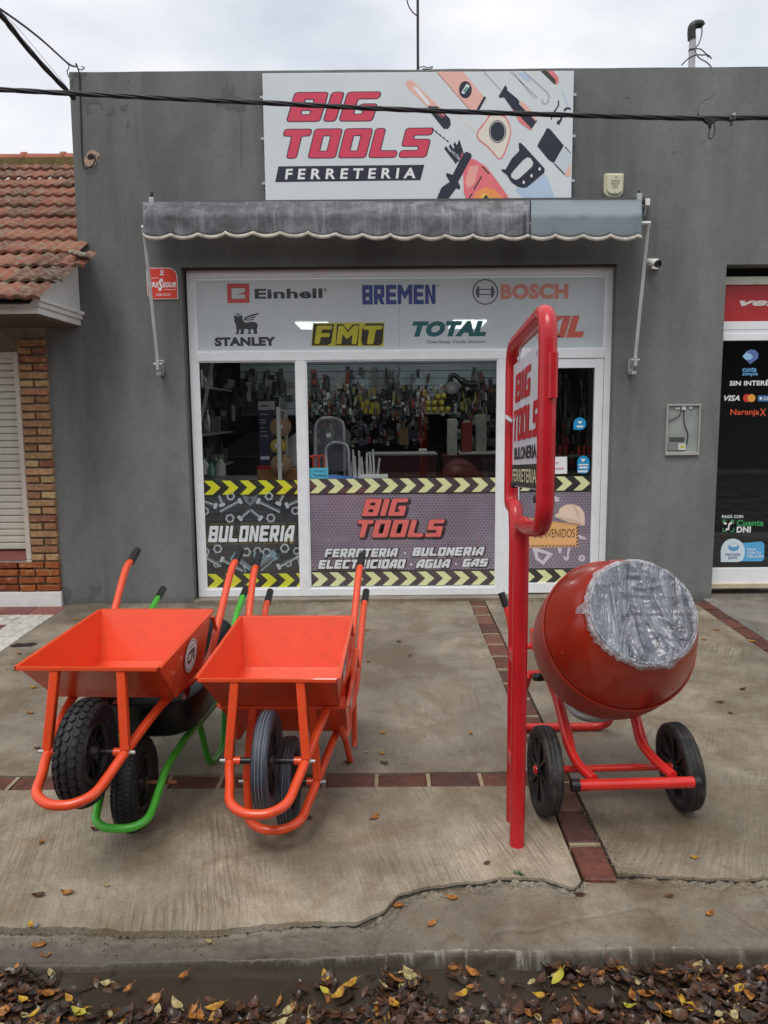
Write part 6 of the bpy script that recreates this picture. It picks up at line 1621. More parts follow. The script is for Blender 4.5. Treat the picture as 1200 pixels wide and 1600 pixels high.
# plastic film: tight, wrinkled sheet with gathered skirt
tF = NT('plastic_film'); co = tF.co()
w1_ = tF.noise(tF.map(co, (1, .3, .22)), 13, 4, .58, 1.4); w2_ = tF.noise(tF.map(co, (.5, 1, 1.2)), 14, 4, .55, 1.2); w3_ = tF.noise(tF.map(co, (.4, 1, 1), rot=(0, 0, .3)), 6, 3, .5, 1.0)
cF = tF.ramp(w1_, [(.34, (.025, .028, .038)), (.43, (.085, .095, .12)), (.52, (.16, .175, .21)), (.60, (.12, .135, .17)), (.72, (.34, .36, .41))])  # dark folds and reflected glints of the wrinkles are painted into the colour
cF = tF.mix(tF.ramp(w2_, [(.58, 0.0), (.76, .25)]), cF, (.5, .52, .56))
tF.set(color=cF, rough=.27, spec=.8, coat=.35, normal=tF.bump(w1_, .9, .04, tF.bump(w2_, .5, .012)))
mb = MB(); V = []; rings = 60; seg = 160
for i in range(rings + 1):
    s = i / rings; r_ = .002 + .214 * s
    for j in range(seg):
        a = 2 * math.pi * j / seg; x, y = r_ * math.cos(a), r_ * math.sin(a)
        n = (.5 - abs(noise.noise(Vector((x * 13 + y * 3, y * 3.5 - x, 3))))) * .022 + (.3 - abs(noise.noise(Vector((x * 7 + 3, y * 26, 8))))) * .007 + abs(noise.noise(Vector((math.cos(a) * 6, math.sin(a) * 6, 1)))) * .014 * s ** 3
        V.append(DM @ Vector((x, y, .328 + n * (1 - s ** 6) - .03 * (1 - s * s))))
mb.add(V, [(i * seg + j, i * seg + (j + 1) % seg, (i + 1) * seg + (j + 1) % seg, (i + 1) * seg + j) for i in range(rings) for j in range(seg)], True)
fl_ = mb.build('plastic_film', tF.m, mxr)
tK = NT('film_gather'); co = tK.co(); tK.set(color=(.62, .62, .66), rough=.22, spec=.7, normal=tK.bump(tK.noise(co, 40, 4, .6), .8, .02))
ms_ = tK.node('ShaderNodeMixShader'); tr = tK.node('ShaderNodeBsdfTransparent'); tK.l.new(tK.ramp(tK.noise(co, 28, 4, .6), [(.35, .25), (.62, .85)]), ms_.inputs[0]); tK.l.new(tr.outputs[0], ms_.inputs[1]); tK.l.new(tK.b.outputs[0], ms_.inputs[2]); tK.l.new(ms_.outputs[0], tK.out.inputs['Surface'])
mb = MB(); V = []; seg = 220; rows = 6
for j in range(seg):
    a = 2 * math.pi * j / seg
    f = noise.noise(Vector((math.cos(a) * 4, math.sin(a) * 4, 2))); f2 = noise.noise(Vector((math.cos(a) * 15, math.sin(a) * 15, 5)))
    wdt = .020 + .10 * max(0, f) + .010 * f2 + (.03 if abs(a - 3.5) < .18 else 0) * max(0, f2 + .5)
    for i in range(rows + 1):
        s = i / rows
        rr = .207 + .035 * max(0, f) * s + .014 * math.sin(min(1, s * 2.2) * math.pi / 2) + .004 * f2 * s + .008 * s
        V.append(DM @ Vector((rr * math.cos(a), rr * math.sin(a), .330 - s * wdt + .003 * f2)))
n_ = rows + 1
mb.add(V, [(j * n_ + i, ((j + 1) % seg) * n_ + i, ((j + 1) % seg) * n_ + i + 1, j * n_ + i + 1) for j in range(seg) for i in range(rows)], True)
mb.build('film_gather', tK.m, fl_)
# wheels, axle, front bar, legs, rear stand
zw = -.103 + .188
wl_, wr_ = Vector((.690, 3.175, zw)), Vector((1.288, 3.20, zw))
def mixer_wheel(c, tilt):
    M_ = Matrix.Translation(c) @ Matrix.Rotation(R(2.5), 4, 'Z') @ Matrix.Rotation(tilt, 4, 'Y') @ Matrix.Rotation(R(90), 4, 'Y')
    mb = MB(); Rr = .188; h = .036
    mb.lathe([(Rr - .045, -h * .8), (Rr - .03, -h), (Rr - .01, -h), (Rr - .002, -h * .75), (Rr, -h * .3), (Rr - .003, -h * .25), (Rr, -h * .2), (Rr + .001, h * .2), (Rr - .003, h * .25), (Rr, h * .3), (Rr - .002, h * .75), (Rr - .01, h), (Rr - .03, h), (Rr - .045, h * .8)], M_, 64)
    wh = mb.build('wheel', plain('mixer_tyre', (.013, .013, .013), .6, var=.3, dirt=.5, dirtc=(.16, .145, .12)), mxr)
    mb = MB(); ri = Rr - .046
    mb.lathe([(ri + .002, -h * .8), (ri - .006, -h * .5), (.03, -h * .35), (.03, -h), (0, -h)], M_, 40); mb.lathe([(ri + .002, h * .8), (ri - .006, h * .5), (.03, h * .35), (.03, h), (0, h)], M_, 40)
    for i in range(8):
        B_ = M_ @ Matrix.Rotation(i * math.pi / 4, 4, 'Z'); mb.box((.03, -.006, -h * .75), (ri - .004, .006, h * .75), B_)
    mb.build('rim', BLACK, wh)
    mb = MB(); mb.lathe([(0, -h - .012), (.016, -h - .012), (.02, -h - .002), (.02, -h + .0)], M_, 14); mb.lathe([(0, h + .012), (.03, h + .012), (.03, h - .002)], M_, 14); mb.build('hub', MIXTUBE, wh)
mixer_wheel(wl_, R(2)); mixer_wheel(wr_, R(-5))
mb = MB(); mb.tube([wl_, wr_], .0155, 12); mb.build('axle', MIXTUBE, mxr)
yb_ = 2.98
a = FP(897, 1227, yb_); b = FP(1088, 1222, yb_); mb = MB(); mb.tube([a + Vector((.022, 0, 0)), b - Vector((.012, 0, 0))], .0235, 16); mb.build('front_bar', MIXTUBE, mxr)
mb = MB(); mb.tube([a - Vector((.012, 0, 0)), a + Vector((.022, 0, 0))], .026, 16); mb.build('end_cap', BLACK, mxr); mb = MB(); mb.tube([b - Vector((.012, 0, 0)), b + Vector((.012, 0, 0))], .026, 16); mb.build('end_cap', BLACK, mxr)
def P3(px, py, Y): return FP(px, py, Y)
for pts in ([P3(928, 1218, 3.0), P3(905, 1196, 3.10), P3(889, 1165, 3.2), P3(880, 1130, 3.3), P3(871, 1094, 3.4), P3(864, 1075, 3.5), Vector((.79, 3.62, .36))], [P3(1052, 1212, 3.0), P3(1024, 1188, 3.10), P3(1002, 1160, 3.2), P3(994, 1130, 3.3), P3(987, 1098, 3.38), P3(990, 1078, 3.5), Vector((1.12, 3.62, .36))]):
    mb = MB(); mb.tube(smooth_path(pts, 5), .021, 14); mb.build('leg', MIXTUBE, mxr)
    mb = MB(); q = [p + Vector((.018 if pts[0].x > 1.0 else .016, .012, .01)) for p in pts[2:5]]; mb.tube(smooth_path([pts[1] + (pts[2] - pts[1]) * .5] + q, 4), .011, 8); mb.build('leg_gusset', MIXTUBE, mxr)
zr = gz(3.95) + .02
rr_ = fillet([Vector((.62, 3.97, zr)), Vector((1.21, 3.97, zr)), Vector((1.215, 3.72, .22)), Vector((1.16, 3.52, .34))], [.0, .07, .05, 0], 6)
rr_ = fillet([Vector((.70, 3.62, .36)), Vector((.68, 3.97, zr)), Vector((1.20, 3.97, zr)), Vector((1.16, 3.62, .36))], .09, 6)
mb = MB(); mb.tube(rr_, .0215, 14); mb.build('rear_stand', MIXTUBE, mxr)
mb = MB(); mb.tube([Vector((.70, 3.62, .36)), Vector((1.16, 3.62, .36))], .021, 12); mb.build('cross_tube', MIXTUBE, mxr)
# grey gear ring under the drum
GM_ = DM @ Matrix.Translation((0, 0, -.03))
c = FP(930, 1098, 3.50); rg = MB(); RM = Matrix.Translation(c) @ Matrix.Rotation(R(-12), 4, 'Y') @ Matrix.Rotation(R(18), 4, 'X')
rg.lathe([(.10, .0), (.135, .0), (.14, .012), (.135, .02), (.10, .02), (.10, 0)], RM, 40)
rg.lathe([(0, 0), (.03, 0), (.03, .02), (0, .02)], RM, 16)
for i in range(4): rg.box((.02, -.012, .002), (.105, .012, .018), RM @ Matrix.Rotation(i * math.pi / 2, 4, 'Z'))
rg.build('gear_ring', ZINC, mxr)
# yoke and tilting handle, knob
mb = MB(); mb.tube([DM @ Vector((0, 0, -.24)), Vector((.95, 3.68, .40)), Vector((.94, 3.62, .36))], .035, 12); mb.build('drum_shaft', MIXTUBE, mxr)
mb = MB(); c = FP(843, 1058, 3.42); mb.lathe([(0, -.03), (.016, -.03), (.02, 0), (.016, .03), (0, .03)], Matrix.Translation(c) @ Matrix.Rotation(R(90), 4, 'Y'), 14); mb.build('knob', BLACK, mxr)
hp = [FP(832, 1010, 3.75), FP(812, 1008, 3.8), FP(800, 990, 3.82), FP(795, 965, 3.84), FP(790, 945, 3.86)]
mb = MB(); mb.tube(smooth_path(hp, 5), .015, 12); mb.build('tilt_handle', MIXTUBE, mxr)
mb = MB(); mb.tube([FP(791, 948, 3.858), FP(783, 926, 3.88)], .019, 12); mb.build('handle_grip', BLACK, mxr)
mbx = MB(); c = FP(838, 1000, 3.72); mbx.cbox((c.x, c.y, c.z), (.05, .10, .10)); mbx.build('motor_bracket', MIXTUBE, mxr, bevel=.008)

# ================================================================== RED TUBE STREET SIGN, SEEN EDGE-ON
fs = thing('pavement_sign', 'tall red tube frame sign on twin posts, turned edge-on to the shop', 'sign', (.53, 3.0, -.107))
XN, XF = None, None
rt_ = .030
def SW(px, py, Y): return FP(px, py, Y)
YN, YFAR = 2.50, 3.27
ny = YN
pn = [SW(805, 1312, 2.905), SW(813, 900, 2.90), SW(816, 840, 2.90)]
# near half: near post, kick forward, up the near side
x_at = lambda Y: .528 + (Y - YN) * .022
zt_n = FP(850, 482, YN).z; zb_n = FP(842, 815, YN).z
zt = 1.63 + .335
path = [Vector((.528, 2.92, -.12)), Vector((.528, 2.92, FP(815, 815, 2.92).z)), Vector((x_at(YN), 2.78, FP(828, 812, 2.8).z - .03)), Vector((x_at(YN), YN, zb_n - .02)), Vector((x_at(YN), YN, zt_n)), Vector((x_at(YFAR), YFAR, zt_n - .055)), Vector((x_at(YFAR), YFAR, zb_n - .045)), Vector((x_at(3.1), 3.14, FP(815, 790, 3.1).z)), Vector((.540, 3.10, FP(808, 830, 3.1).z)), Vector((.543, 3.10, -.115))]
print('SIGN', zt_n, zb_n, FP(800, 540, YFAR), FP(800, 790, YFAR), FP(815, 815, 2.92).z)
fp_ = fillet(path, [0, .07, .08, .10, .10, .10, .10, .08, .07, 0], 7)
mb = MB(); mb.tube(fp_, rt_, 20); mb.build('frame', SIGNRED, fs)
# welded sleeves / patches on posts
for zz in (.62, .18):
    mb = MB(); mb.box((.510, 2.945, zz), (.560, 3.075, zz + .05)); mb.build('post_bridge', SIGNRED, fs, bevel=.006)
mb = MB(); mb.tube([(x_at(YN) + .012, YN - .022, FP(855, 552, YN).z), (x_at(YN) + .012, YN - .022, FP(855, 622, YN).z)], .017, 12); mb.build('repair_bar', SIGNRED, fs)
# hanging white panel
py0, py1 = YN + .085, YFAR - .065
pz0, pz1 = zb_n + .07, zt_n - .115
XP = lambda Y: x_at(Y)
pl2 = Plane((x_at(py1) - .006, py1, pz0 - .02), (Vector((x_at(py0), py0, 0)) - Vector((x_at(py1), py1, -.045))).normalized(), (0, 0, 1), (-1, -.018, 0))
Wd = (Vector((x_at(py0), py0, 0)) - Vector((x_at(py1), py1, 0))).length; Hh = pz1 - pz0
mb = MB(); mb.prism([pl2.p(0, 0), pl2.p(Wd, 0), pl2.p(Wd, Hh), pl2.p(0, Hh)], (0, 0, 0), (.006, 0, 0)); pn_ = mb.build('panel', plain('sign_white', srgb(214, 216, 224), .35, var=.04), fs, bevel=.002)
SR2 = ink('street_red', 192, 22, 40, .35)
put('printed_lettering', fitbox(sq2d('BIG', .12), (Wd * .10, Hh * .68, Wd * .70, Hh * .90)), pl2, .002, SR2, pn_)
put('printed_lettering', fitbox(sq2d('TOOLS', .12), (Wd * .05, Hh * .37, Wd * .96, Hh * .62)), pl2, .002, SR2, pn_)
put('printed_lettering', fitbox(font2d('BULONERIA', .03), (Wd * .10, Hh * .22, Wd * .92, Hh * .32)), pl2, .002, K, pn_)
put('printed_bar', one(rect2(.004, .004, Wd - .004, Hh * .18)), pl2, .0015, K, pn_)
put('printed_lettering', fitbox(font2d('FERRETERIA', .02), (Wd * .05, Hh * .045, Wd * .95, Hh * .145)), pl2, .003, ink('cream_letters', 206, 206, 170), pn_)
# hooks and wire ties
for y_ in (py0 + .08, py1 - .14):
    mb = MB(); c = Vector((x_at(y_), y_, pz1)); mb.tube(smooth_path([c + Vector((0, 0, .05)), c + Vector((0, .012, .02)), c + Vector((0, -.004, -.018)), c + Vector((-.01, -.014, -.012)), c + Vector((-.01, -.012, .004))], 4), .0035, 8); mb.build('hook', STEEL, fs)
mb = MB(); c = Vector((x_at(YFAR) - .012, YFAR - .03, FP(790, 655, YFAR).z)); mb.tube(smooth_path([c, c + Vector((-.02, -.01, .012)), c + Vector((-.015, -.03, 0)), c + Vector((0, -.04, -.01))], 4), .007, 8); mb.build('wire_tie', ZINC, fs)
for y_ in (py0 + .03, py1 - .05):
    mb = MB(); mb.lathe([(0, -.016), (.014, -.012), (.016, 0), (.014, .012), (0, .016)], Matrix.Translation((x_at(y_) - .004, y_, pz0 - .008)), 10); mb.build('rubber_tie', BLACK, fs)

# ================================================================== OVERHEAD CABLES
YC = 4.6
def strand_bundle(path, rad, n, tw, mb, rs):
    path = [Vector(p) for p in path]; L = 0
    for k in range(n):
        pts = []; L = 0
        for i, p in enumerate(path):
            if i: L += (p - path[i - 1]).length
            a = 2 * math.pi * k / n + L * tw
            t = (path[min(i + 1, len(path) - 1)] - path[max(i - 1, 0)]).normalized()
            u = t.cross(Vector((0, 1, 0))).normalized(); v = t.cross(u)
            pts.append(p + (u * math.cos(a) + v * math.sin(a)) * rad)
        mb.tube(pts, rs, 6)
cable_px = [(-160, 132), (0, 140), (110, 146), (250, 153), (400, 160), (600, 170), (760, 176), (895, 180), (1000, 183), (1100, 185), (1200, 183.5), (1360, 180)]
cp = smooth_path([FP(x, y, YC) for x, y in cable_px], 24)
mb = MB(); strand_bundle(cp, .0075, 4, 9, mb, .0068)
tag(mb.build('overhead_cable', CABLE), 'thick twisted black cable bundle crossing in front of the signboard', 'cable')
# clamps on the bundle
def clamp(px, label):
    t_ = thing('cable_clamp', label, 'clamp', FP(px, 184, YC))
    c = FP(px, 184.5, YC); mb = MB(); mb.cbox(c, (.035, .04, .034)); mb.cbox(c + Vector((0, 0, -.028)), (.014, .02, .03)); mb.build('jaw', ITM[0], t_, bevel=.006)
    mb = MB(); mb.tube([c + Vector((0, -.02, .01)), c + Vector((0, -.035, .01))], .008, 8); mb.build('bolt', ZINC, t_)
clamp(1143, 'small grey clamp on the cable bundle nearest its outer end')
t_ = thing('cable_tap', 'black tap connector hanging under the cable with a small loop', 'connector', FP(1108, 190, YC))
mb = MB(); mb.prism([FP(1098, 184, YC - .012), FP(1126, 185, YC - .012), FP(1112, 194, YC - .012), (FP(1106, 191, YC - .012))], (0, 0, 0), (0, .03, 0)); mb.tube([FP(1109, 188, YC), FP(1109, 200, YC)], [.014, .009], 8); mb.build('body', BLACK, t_)
mb = MB(); mb.tube(smooth_path([FP(1110, 198, YC), FP(1107, 213, YC), FP(1110, 217, YC), FP(1115, 212, YC), FP(1117, 202, YC), (FP(1115, 192, YC))], 5), .0035, 6); mb.build('loop', BLACK, t_)
# drop cable from the pipe hood to the bundle
def free(pts, r_=.006, n=6): 
    mb = MB(); mb.tube(smooth_path(pts, n), r_, 7); return mb
dp = [(1097, 42, 6.8), (1096, 56, 6.7), (1092, 68, 6.5), (1086, 78, 6.4), (1092, 90, 6.2), (1105, 98, 6.0), (1113, 108, 5.8), (1117, 125, 5.5), (1117, 143, 5.2), (1108, 153, 5.0), (1097, 158, 4.8), (1091, 168, 4.7), (1091, 180, 4.62)]
tag(free([FP(*p) for p in dp], .0052).build('drop_cable', CABLE), 'thin black cable winding from the pipe hood down to the bundle', 'cable')
tag(free([FP(1065, 102, 6.7), FP(1075, 92, 6.7), FP(1088, 86, 6.66), FP(1098, 86, 6.6), FP(1106, 86, 6.6), FP(1112, 92, 6.6)], .005).build('loose_cable', CABLE), 'short loose cable tail looping behind the vent pipe', 'cable', 'cable tails at the pipe')
tag(free([FP(1088, 76, 6.6), FP(1095, 77, 6.6), FP(1103, 84, 6.6), FP(1107, 90, 6.6)], .0045).build('loose_cable', CABLE), 'small curl of cable beside the pipe hood', 'cable', 'cable tails at the pipe')
# service cables to the building corner, upper left
mb = MB(); strand_bundle(smooth_path([FP(-160, -145, 4.6), FP(-60, -42, 5.0), FP(0, 22, 5.3), (FP(36, 67, 5.6)), FP(72, 108, 5.9), FP(104, 141, 6.2), FP(116, 154, 6.3)], 14), .010, 4, 8, mb, .009)
tag(mb.build('service_cable', CABLE), 'thick black service cable sloping steeply down across the sky', 'cable')
tag(free([FP(-160, -90, 4.6), FP(0, 14, 5.4), FP(60, 58, 5.9), FP(105, 98, 6.4), FP(118, 104, 6.58)], .0075, 10).build('guy_wire', CABLE), 'single taut black wire running down to the building corner', 'wire')
tag(free([FP(-60, -30, 5.0), FP(8, 24, 5.4), FP(40, 58, 5.7), FP(75, 100, 6.1), FP(106, 138, 6.4)], .0018, 8).build('thin_wire', STEEL), 'very thin pale wire beside the thick service cable', 'wire')
tag(free([FP(104, 98, 6.5), FP(108, 104, 6.5), FP(105, 112, 6.5), FP(108, 121, 6.52)], .004, 5).build('wire_tail', CABLE), 'little hooked wire tail at the parapet corner', 'wire')
wc = [(118, 99, 6.5), (121, 106, 6.54), (127, 109, 6.55), (132, 106, 6.55), (127, 104, 6.555)]
tag(free([FP(*p) for p in wc], .004, 5).build('wire_curl', CABLE), 'small curl of wire lying over the parapet corner', 'wire')
tag(free([FP(119, 99, 6.55), FP(124, 115, 6.555), FP(124.5, 130, 6.56), FP(126, 180, 6.56), FP(128, 240, 6.56), FP(131, 260, 6.555), FP(138, 262, 6.55), (FP(146, 257, 6.55)), FP(149, 247, 6.55), FP(143, 243, 6.555)], .0055, 6).build('wall_cable', CABLE), 'black cable running down the wall corner into the broken hole', 'cable')

# ================================================================== LEAVES
def leaf_mesh(seed, L=.05, W=.022, curl=.3):
    r_ = random.Random(seed); n = 8; mb = []; V = []; F = []
    ax_ = r_.uniform(-.15, .15)
    for i in range(n + 1):
        s = i / n; w_ = W * math.sin(math.pi * s ** .8) ** .8 * (1 - .15 * s) + .0006
        y = (s - .5) * L; zc = curl * L * (s - .5) ** 2 * 2.2 + .002 * noise.noise(Vector((s * 5, seed, 0)))
        x0 = ax_ * L * (s - .5) ** 2 * 3
        e = curl * w_ * .9
        V += [(x0 - w_, y, zc + e), (x0, y, zc), (x0 + w_, y, zc + e * r_.uniform(.6, 1.3))]
    for i in range(n):
        a = i * 3; F += [(a, a + 1, a + 4, a + 3), (a + 1, a + 2, a + 5, a + 4)]
    # stalk
    o = len(V); V += [(0 - .0008, -.5 * L, curl * L * .55), (.0008, -.5 * L, curl * L * .55), (.001, -.5 * L - .014, curl * L * .75), (-.001, -.5 * L - .014, curl * L * .75)]; F.append((o, o + 1, o + 2, o + 3))
    return V, F
def leaf_mat(name, c1, c2, rough=.45):
    t = NT(name); co = t.co(); g = t.node('ShaderNodeNewGeometry')
    n = t.noise(g.outputs['Position'], 60, 4, .6); oi = t.node('ShaderNodeObjectInfo')
    t.set(color=t.mix(t.ramp(n, [(.35, 0.0), (.62, 1.0)]), c1, c2), rough=rough, spec=.4)
    return t.m
LY = leaf_mat('leaf_yellow', srgb(190, 154, 48), srgb(140, 90, 30)); LO = leaf_mat('leaf_ochre', srgb(178, 118, 52), srgb(112, 66, 32)); LB = leaf_mat('leaf_brown', srgb(96, 64, 44), srgb(56, 38, 28), .35); LD = leaf_mat('leaf_dark', srgb(66, 48, 38), srgb(34, 25, 20), .3); LP = leaf_mat('leaf_pale', srgb(182, 168, 118), srgb(130, 116, 78)); LG = leaf_mat('leaf_green', srgb(150, 156, 60), srgb(178, 160, 52))
lmesh = {}
def leafobj(px, py, L, rz, mt, label, group, dz=.003, tilt=0., wr=.42):
    k = (round(L, 3), mt.name, int(rz * 3) % 3)
    if k not in lmesh:
        V, F = leaf_mesh(hash(round(L * 1000)) % 97 + k[2], L, L * wr * .5 + .003, .35)
        me = bpy.data.meshes.new('leaf'); me.from_pydata(V, [], F); me.materials.append(mt); me.polygons.foreach_set('use_smooth', [True] * len(F)); lmesh[k] = me
    g = GP(px, py)
    if py > 1465:
        yc = crack_y(g.x)
        for _ in range(3):
            d = ray(px, py); zz = kerb_z(g.x, g.y, yc) if g.y > 2.34 else -.20
            t = (zz - CAMH) / d.z; g = Vector((d.x * t, d.y * t, zz))
    elif g.y < crack_y(g.x): g.z = kerb_z(g.x, g.y, crack_y(g.x))
    o = put_mesh('fallen_leaf', lmesh[k], (g.x, g.y, g.z + dz), rz, None, tilt, 0)
    return tag(o, label, 'leaf', group)
GL = 'leaves scattered on the pavement'
for a in ((585, 1279, .055, 2.2, LO, 'curled ochre leaf alone in the middle of the front slab'), (483, 1279, .045, .6, LB, 'dark brown leaf just beside the orange wheelbarrow hoop'), (380, 1275, .035, 1.9, LP, 'small pale leaf under the wheelbarrow hoop'),
          (148, 1297, .04, 1.4, LB, 'brown leaf left of the green wheelbarrow tyre'), (65, 1317, .035, .4, LO, 'small ochre leaf low at the pavement edge side'), (104, 1397, .055, 1.2, LO, 'wide orange brown leaf on the brushed slab'), (60, 1400, .05, 1.8, LB, 'thin curled brown leaf beside the wide orange one'),
          (166, 1385, .03, 1.5, LP, 'tiny straw coloured leaf on the brushed slab'), (49, 1447, .04, .7, LY, 'yellow leaf lying by a pebble near the kerb'), (61, 1478, .055, 2.0, LO, 'long rust coloured leaf at the worn kerb end'), (71, 1494, .04, 1.7, LO, 'small rust coloured leaf just below the long one'),
          (186, 1491, .04, 2.6, LP, 'pale curled leaf on the dark kerb strip'), (619, 1406, .06, .9, LO, 'pointed ochre leaf caught in the crack'), (674, 1440, .042, 2.4, LO, 'ochre leaf on the smooth kerb top'), (326, 1461, .03, 1, LP, 'tiny leaf under the slab edge'),
          (1108, 1427, .04, 1.9, LO, 'orange leaf on the kerb top at the far side'), (1045, 1400, .032, 1.6, LB, 'small reddish leaf close under the long crack'), (1084, 1341, .034, 1.2, LY, 'yellow leaf on the slab near the mixer wheel'), (705, 1398, .05, 1.1, LO, 'broad leaf lodged in the crumbled joint'),
          (600, 1193, .05, 1.4, LB, 'brown leaf between wheelbarrow and brick band'), (543, 1192, .04, 1.2, LB, 'brown leaf by the orange wheelbarrow leg'), (597, 1178, .035, .8, LY, 'small yellow leaf behind the brick band'), (598, 1146, .035, 2, LY, 'yellow leaf far up the middle slab'),
          (573, 1176, .03, 1.9, LP, 'pale flake of leaf on the wide slab'), (623, 1003, .05, 1, LB, 'dark leaf beneath the middle window'), (575, 1034, .045, .6, LO, 'ochre leaf beside the wheelbarrow handles'), (640, 1025, .04, 2.2, LB, 'brown leaf further out from the door'), (572, 986, .05, 1.5, LO, 'leaf near the shopfront sill'), (736, 1146, .035, .4, LY, 'yellow bud of a leaf near the sign posts'),
          (119, 969, .06, 1.5, LY, 'yellow leaf on the slab near the brick house'), (52, 1075, .05, 1.3, LY, 'yellow leaf beside the left wheelbarrow tray'), (25, 1048, .05, 1.6, LO, 'ochre leaf near the paving tiles'), (47, 1115, .05, 1.6, LO, 'russet leaf beside the left wheelbarrow post'), (30, 1022, .05, .9, LO, 'curled leaf next to the drain hole'),
          (58, 1170, .04, 1.4, LB, 'brown leaf by the nose of the left wheelbarrow'), (1125, 1098, .05, 1.5, LB, 'brown leaf on the slab right of the mixer'), (1160, 1078, .05, 1.8, LB, 'dark leaf close to the second brick line'), (1120, 985, .06, 1.4, LO, 'orange flake of leaf between the mixer and the wall'), (1100, 1000, .05, .7, LO, 'small orange flake of leaf behind the mixer'), (1175, 1003, .06, 1.0, LY, 'yellow leaf lying in the second brick line'),
          (1141, 1115, .035, .5, LB, 'crumpled brown leaf nearest the right mixer wheel'), (760, 1350, .03, 2.2, LB, 'small brown leaf in front of the sign posts'), (905, 1395, .04, 1.1, LB, 'brown leaf at the end of the brick line')):
    leafobj(a[0], a[1], a[2], a[3] + rnd.uniform(-.3, .3), a[4], a[5], GL)
# heaps of wet leaves in the gutter: too many to count
mats = [LB, LD, LO, LY, LP, LD, LB]
LMB = {m_.name: MB() for m_ in mats}
r6 = random.Random(3)
cnt = 0
while cnt < 5000:
    x = r6.uniform(-2.2, 2.2); y = 2.325 - abs(r6.gauss(0, .30))
    if y < 1.2 or y > 2.325: continue
    den = noise.noise(Vector((x * 1.7 + 5, y * 3, 2))) + .25 * noise.noise(Vector((x * 6, y * 6, 0)))
    if -.86 < x < -.30 and y > 2.2 and r6.random() < .93: continue
    if den < -.10 + (.12 if .1 < x < .45 or .6 < x < .9 else 0) and r6.random() < (.88 if y > 2.17 else .25): continue
    cnt += 1
    m_ = r6.choices([LB, LD, LO, LY, LP], (40, 46, 7, 1.6, 3.5))[0]
    L = r6.uniform(.024, .066); V, F = leaf_mesh(r6.randrange(40), L, L * r6.uniform(.15, .33), r6.uniform(-.5, .7))
    M_ = Matrix.Translation((x, y, -.205 + r6.uniform(0, .020) * (1 + max(0, den) * 1.6))) @ Euler((r6.gauss(0, .3), r6.gauss(0, .3), r6.uniform(0, 6.28))).to_matrix().to_4x4()
    LMB[m_.name].add([M_ @ Vector(v) for v in V], F, True)
for m_ in (LB, LD, LO, LY, LP):
    tag(LMB[m_.name].build('leaf_litter', m_, kind='stuff'), {'leaf_brown': 'wet brown leaves heaped along the gutter', 'leaf_dark': 'rotting dark leaves soaked in the gutter water', 'leaf_ochre': 'ochre leaves mixed through the gutter litter', 'leaf_yellow': 'bits of yellow leaf mixed through the gutter litter', 'leaf_pale': 'pale dry leaves mixed through the gutter litter'}[m_.name], 'leaf litter')
GG = 'bright leaves lying on the gutter litter'
for a in ((337, 1583, .085, 1.6, LY, 'large yellow leaf lying flat at the lower gutter centre'), (508, 1533, .06, .3, LY, 'upright yellow leaf at the kerb side of the leaf heap'), (548, 1546, .07, 1.9, LY, 'yellow leaf pair member right of the upright one'), (530, 1562, .07, 2.3, LY, 'broad yellow leaf below the upright one'), (507, 1556, .05, .9, LG, 'greenish yellow leaf in the middle of the heap'),
          (286, 1533, .055, 2.4, LO, 'brown and yellow leaf alone on the bare wet gutter'), (201, 1553, .045, 2.2, LO, 'reddish leaf at the kerb foot'), (36, 1570, .05, 1.2, LY, 'small yellow leaf in the leftmost heap'), (55, 1592, .055, 1.9, LY, 'yellow leaf at the very bottom of the left heap'), (122, 1590, .07, 1.4, LG, 'green yellow leaf left of the bare gutter'), (108, 1568, .05, .8, LY, 'yellow leaf edge in the left heap'), (275, 1578, .07, .9, LP, 'grey dry leaf near the large yellow one'), (247, 1586, .05, .2, LP, 'pale upright leaf left of the grey one'),
          (641, 1534, .12, .3, LP, 'big veined grey green leaf beside the kerb'), (722, 1562, .06, 1.9, LY, 'yellow leaf below the bare kerb foot'), (615, 1577, .07, .5, LY, 'golden leaf under the big veined leaf'), (970, 1524, .08, 1.8, LY, 'yellow leaf folded over an orange one at the kerb'), (871, 1537, .08, 2.2, LG, 'curved green leaf standing beside the kerb'), (840, 1565, .07, 1.9, LY, 'yellow rimmed leaf near the curved green one'), (985, 1582, .07, .7, LG, 'yellow green leaf over grey leaves'),
          (1130, 1535, .05, .9, LP, 'pale pointed leaf at the outer gutter'), (1150, 1556, .08, 1.8, LY, 'long yellow leaf at the outer gutter'), (1043, 1596, .08, 2.3, LY, 'bright yellow leaf cut by the lower frame edge'), (707, 1521, .045, 1.2, LO, 'orange leaf standing on the kerb foot'), (888, 1517, .06, .2, LB, 'dark folded leaf propped against the kerb')):
    leafobj(a[0], a[1], a[2] * .74, a[3], a[4], a[5], GG, .018, rnd.uniform(-.5, .5), .42)
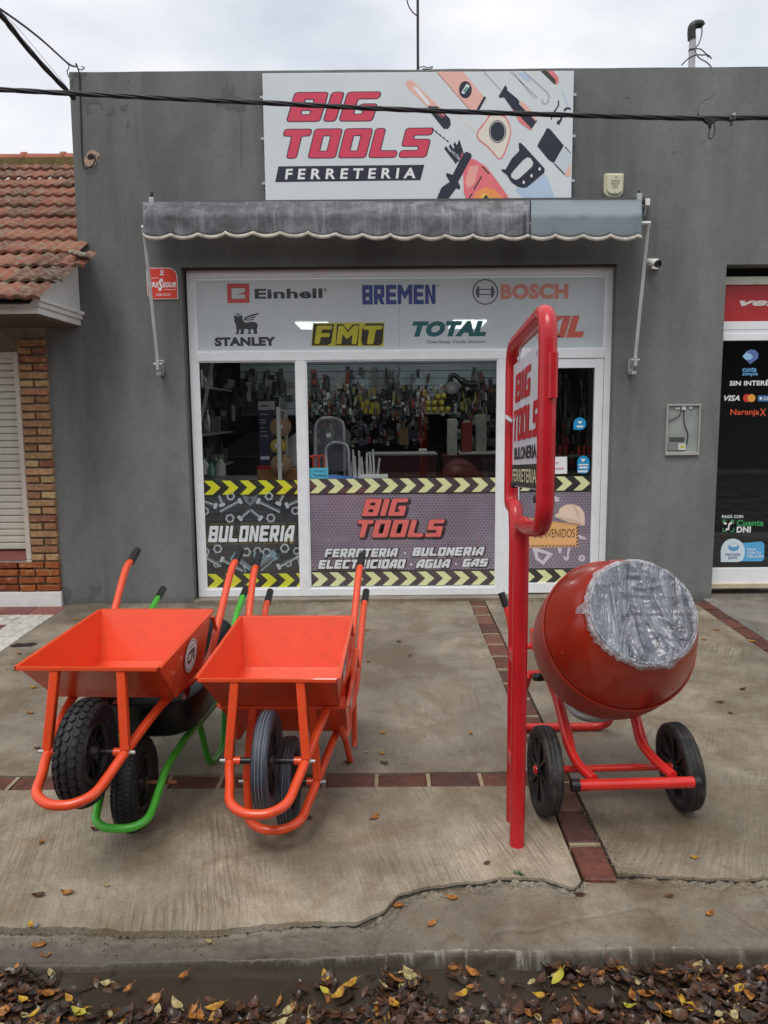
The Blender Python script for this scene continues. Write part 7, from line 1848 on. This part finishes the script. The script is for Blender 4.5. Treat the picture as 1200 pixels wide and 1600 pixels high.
# odds and ends
g = GP(57, 1448); mb = MB(); bm_ = brick_mesh(.022, .016, .014, 4, .003, bev=.004); bm_.materials.append(plain('pebble_grey', srgb(120, 122, 128), .7)); tag(put_mesh('pebble', bm_, (g.x, g.y, g.z + .005)), 'small blue grey pebble beside the yellow leaf', 'pebble')
g = GP(35, 1009); V, F = fill2d([[(g.x - .09, g.y - .01), (g.x - .06, g.y + .05), (g.x + .0, g.y + .04), (g.x + .06, g.y + .06), (g.x + .1, g.y + .03), (g.x + .07, g.y - .02), (g.x + .0, g.y - .03), (g.x - .05, g.y - .04)]]); mb = MB(); mb.add([(a, b, gz(b) + .004) for a, b in V], F); mb.build('slab_hole', plain('hole_dark', (.02, .014, .010), .95), pave)
d = ray(1145, 1537); t = (-.2 - CAMH) / d.z; cg = Vector((d.x * t, d.y * t, -.2)); mb = MB(); mb.tube([cg, cg + Vector((.035, -.018, .004))], .004, 8)
tag(mb.build('cigarette_end', ink('paper_cyan', 160, 196, 200)), 'pale blue paper stub lying on the gutter leaves', 'litter')
# a tuft of weed in the crack and grit along it
gw = GP(812, 1366); tf = thing('weed', 'tiny green weed growing from the crack beside the sign post', 'weed', gw)
mb = MB()
for i in range(14):
    a = r6.uniform(0, 6.28); l_ = r6.uniform(.008, .022); c = gw + Vector((r6.uniform(-.012, .012), r6.uniform(-.006, .006), 0)); d = Vector((math.cos(a), math.sin(a), 1.0)).normalized() * l_; s = Vector((-math.sin(a), math.cos(a), 0)) * .003
    mb.add([c - s, c + s, c + d + s * 1.2, c + d * 1.3, c + d - s * 1.2], [(0, 1, 2, 3, 4)])
mb.build('leaves', plain('weed_green', srgb(82, 112, 58), .7), tf)
# loose grit along the gap between slab and kerb
gm = MB()
for i in range(620):
    x = r6.uniform(-.05, 1.5) if r6.random() < .7 else r6.uniform(-1.4, 1.6); yc = crack_y(x); y = yc - abs(r6.gauss(0, .03)) - .004; s = r6.uniform(.001, .0035)
    if r6.random() < .12: y = r6.uniform(2.3, yc)
    c = Vector((x, y, kerb_z(x, y, yc) + s * .3)); M_ = Matrix.Translation(c) @ Euler((r6.uniform(0, 3), r6.uniform(0, 3), r6.uniform(0, 3))).to_matrix().to_4x4()
    gm.box((-s, -s * .7, -s * .5), (s, s * .7, s * .5), M_)
for i in range(260):
    x = r6.gauss(.90, .035); y = r6.uniform(2.7, 3.2); s = r6.uniform(.0008, .0026); c = Vector((x, y, gz(y) + s * .3)); gm.box(c - Vector((s, s, s * .5)), c + Vector((s, s, s * .5)))
for i in range(350):
    x = r6.uniform(-2.7, 2.7); y = D0 - .02 - abs(r6.gauss(0, .04)); s = r6.uniform(.002, .006); c = Vector((x, y, gz(y) + s * .3)); gm.box(c - Vector((s, s, s * .4)), c + Vector((s, s, s * .4)))
tag(gm.build('grit', plain('grit', srgb(112, 102, 86), .95, var=.5, scale=60), kind='stuff'), 'loose grit and crumbs along the cracks and wall foot', 'grit')
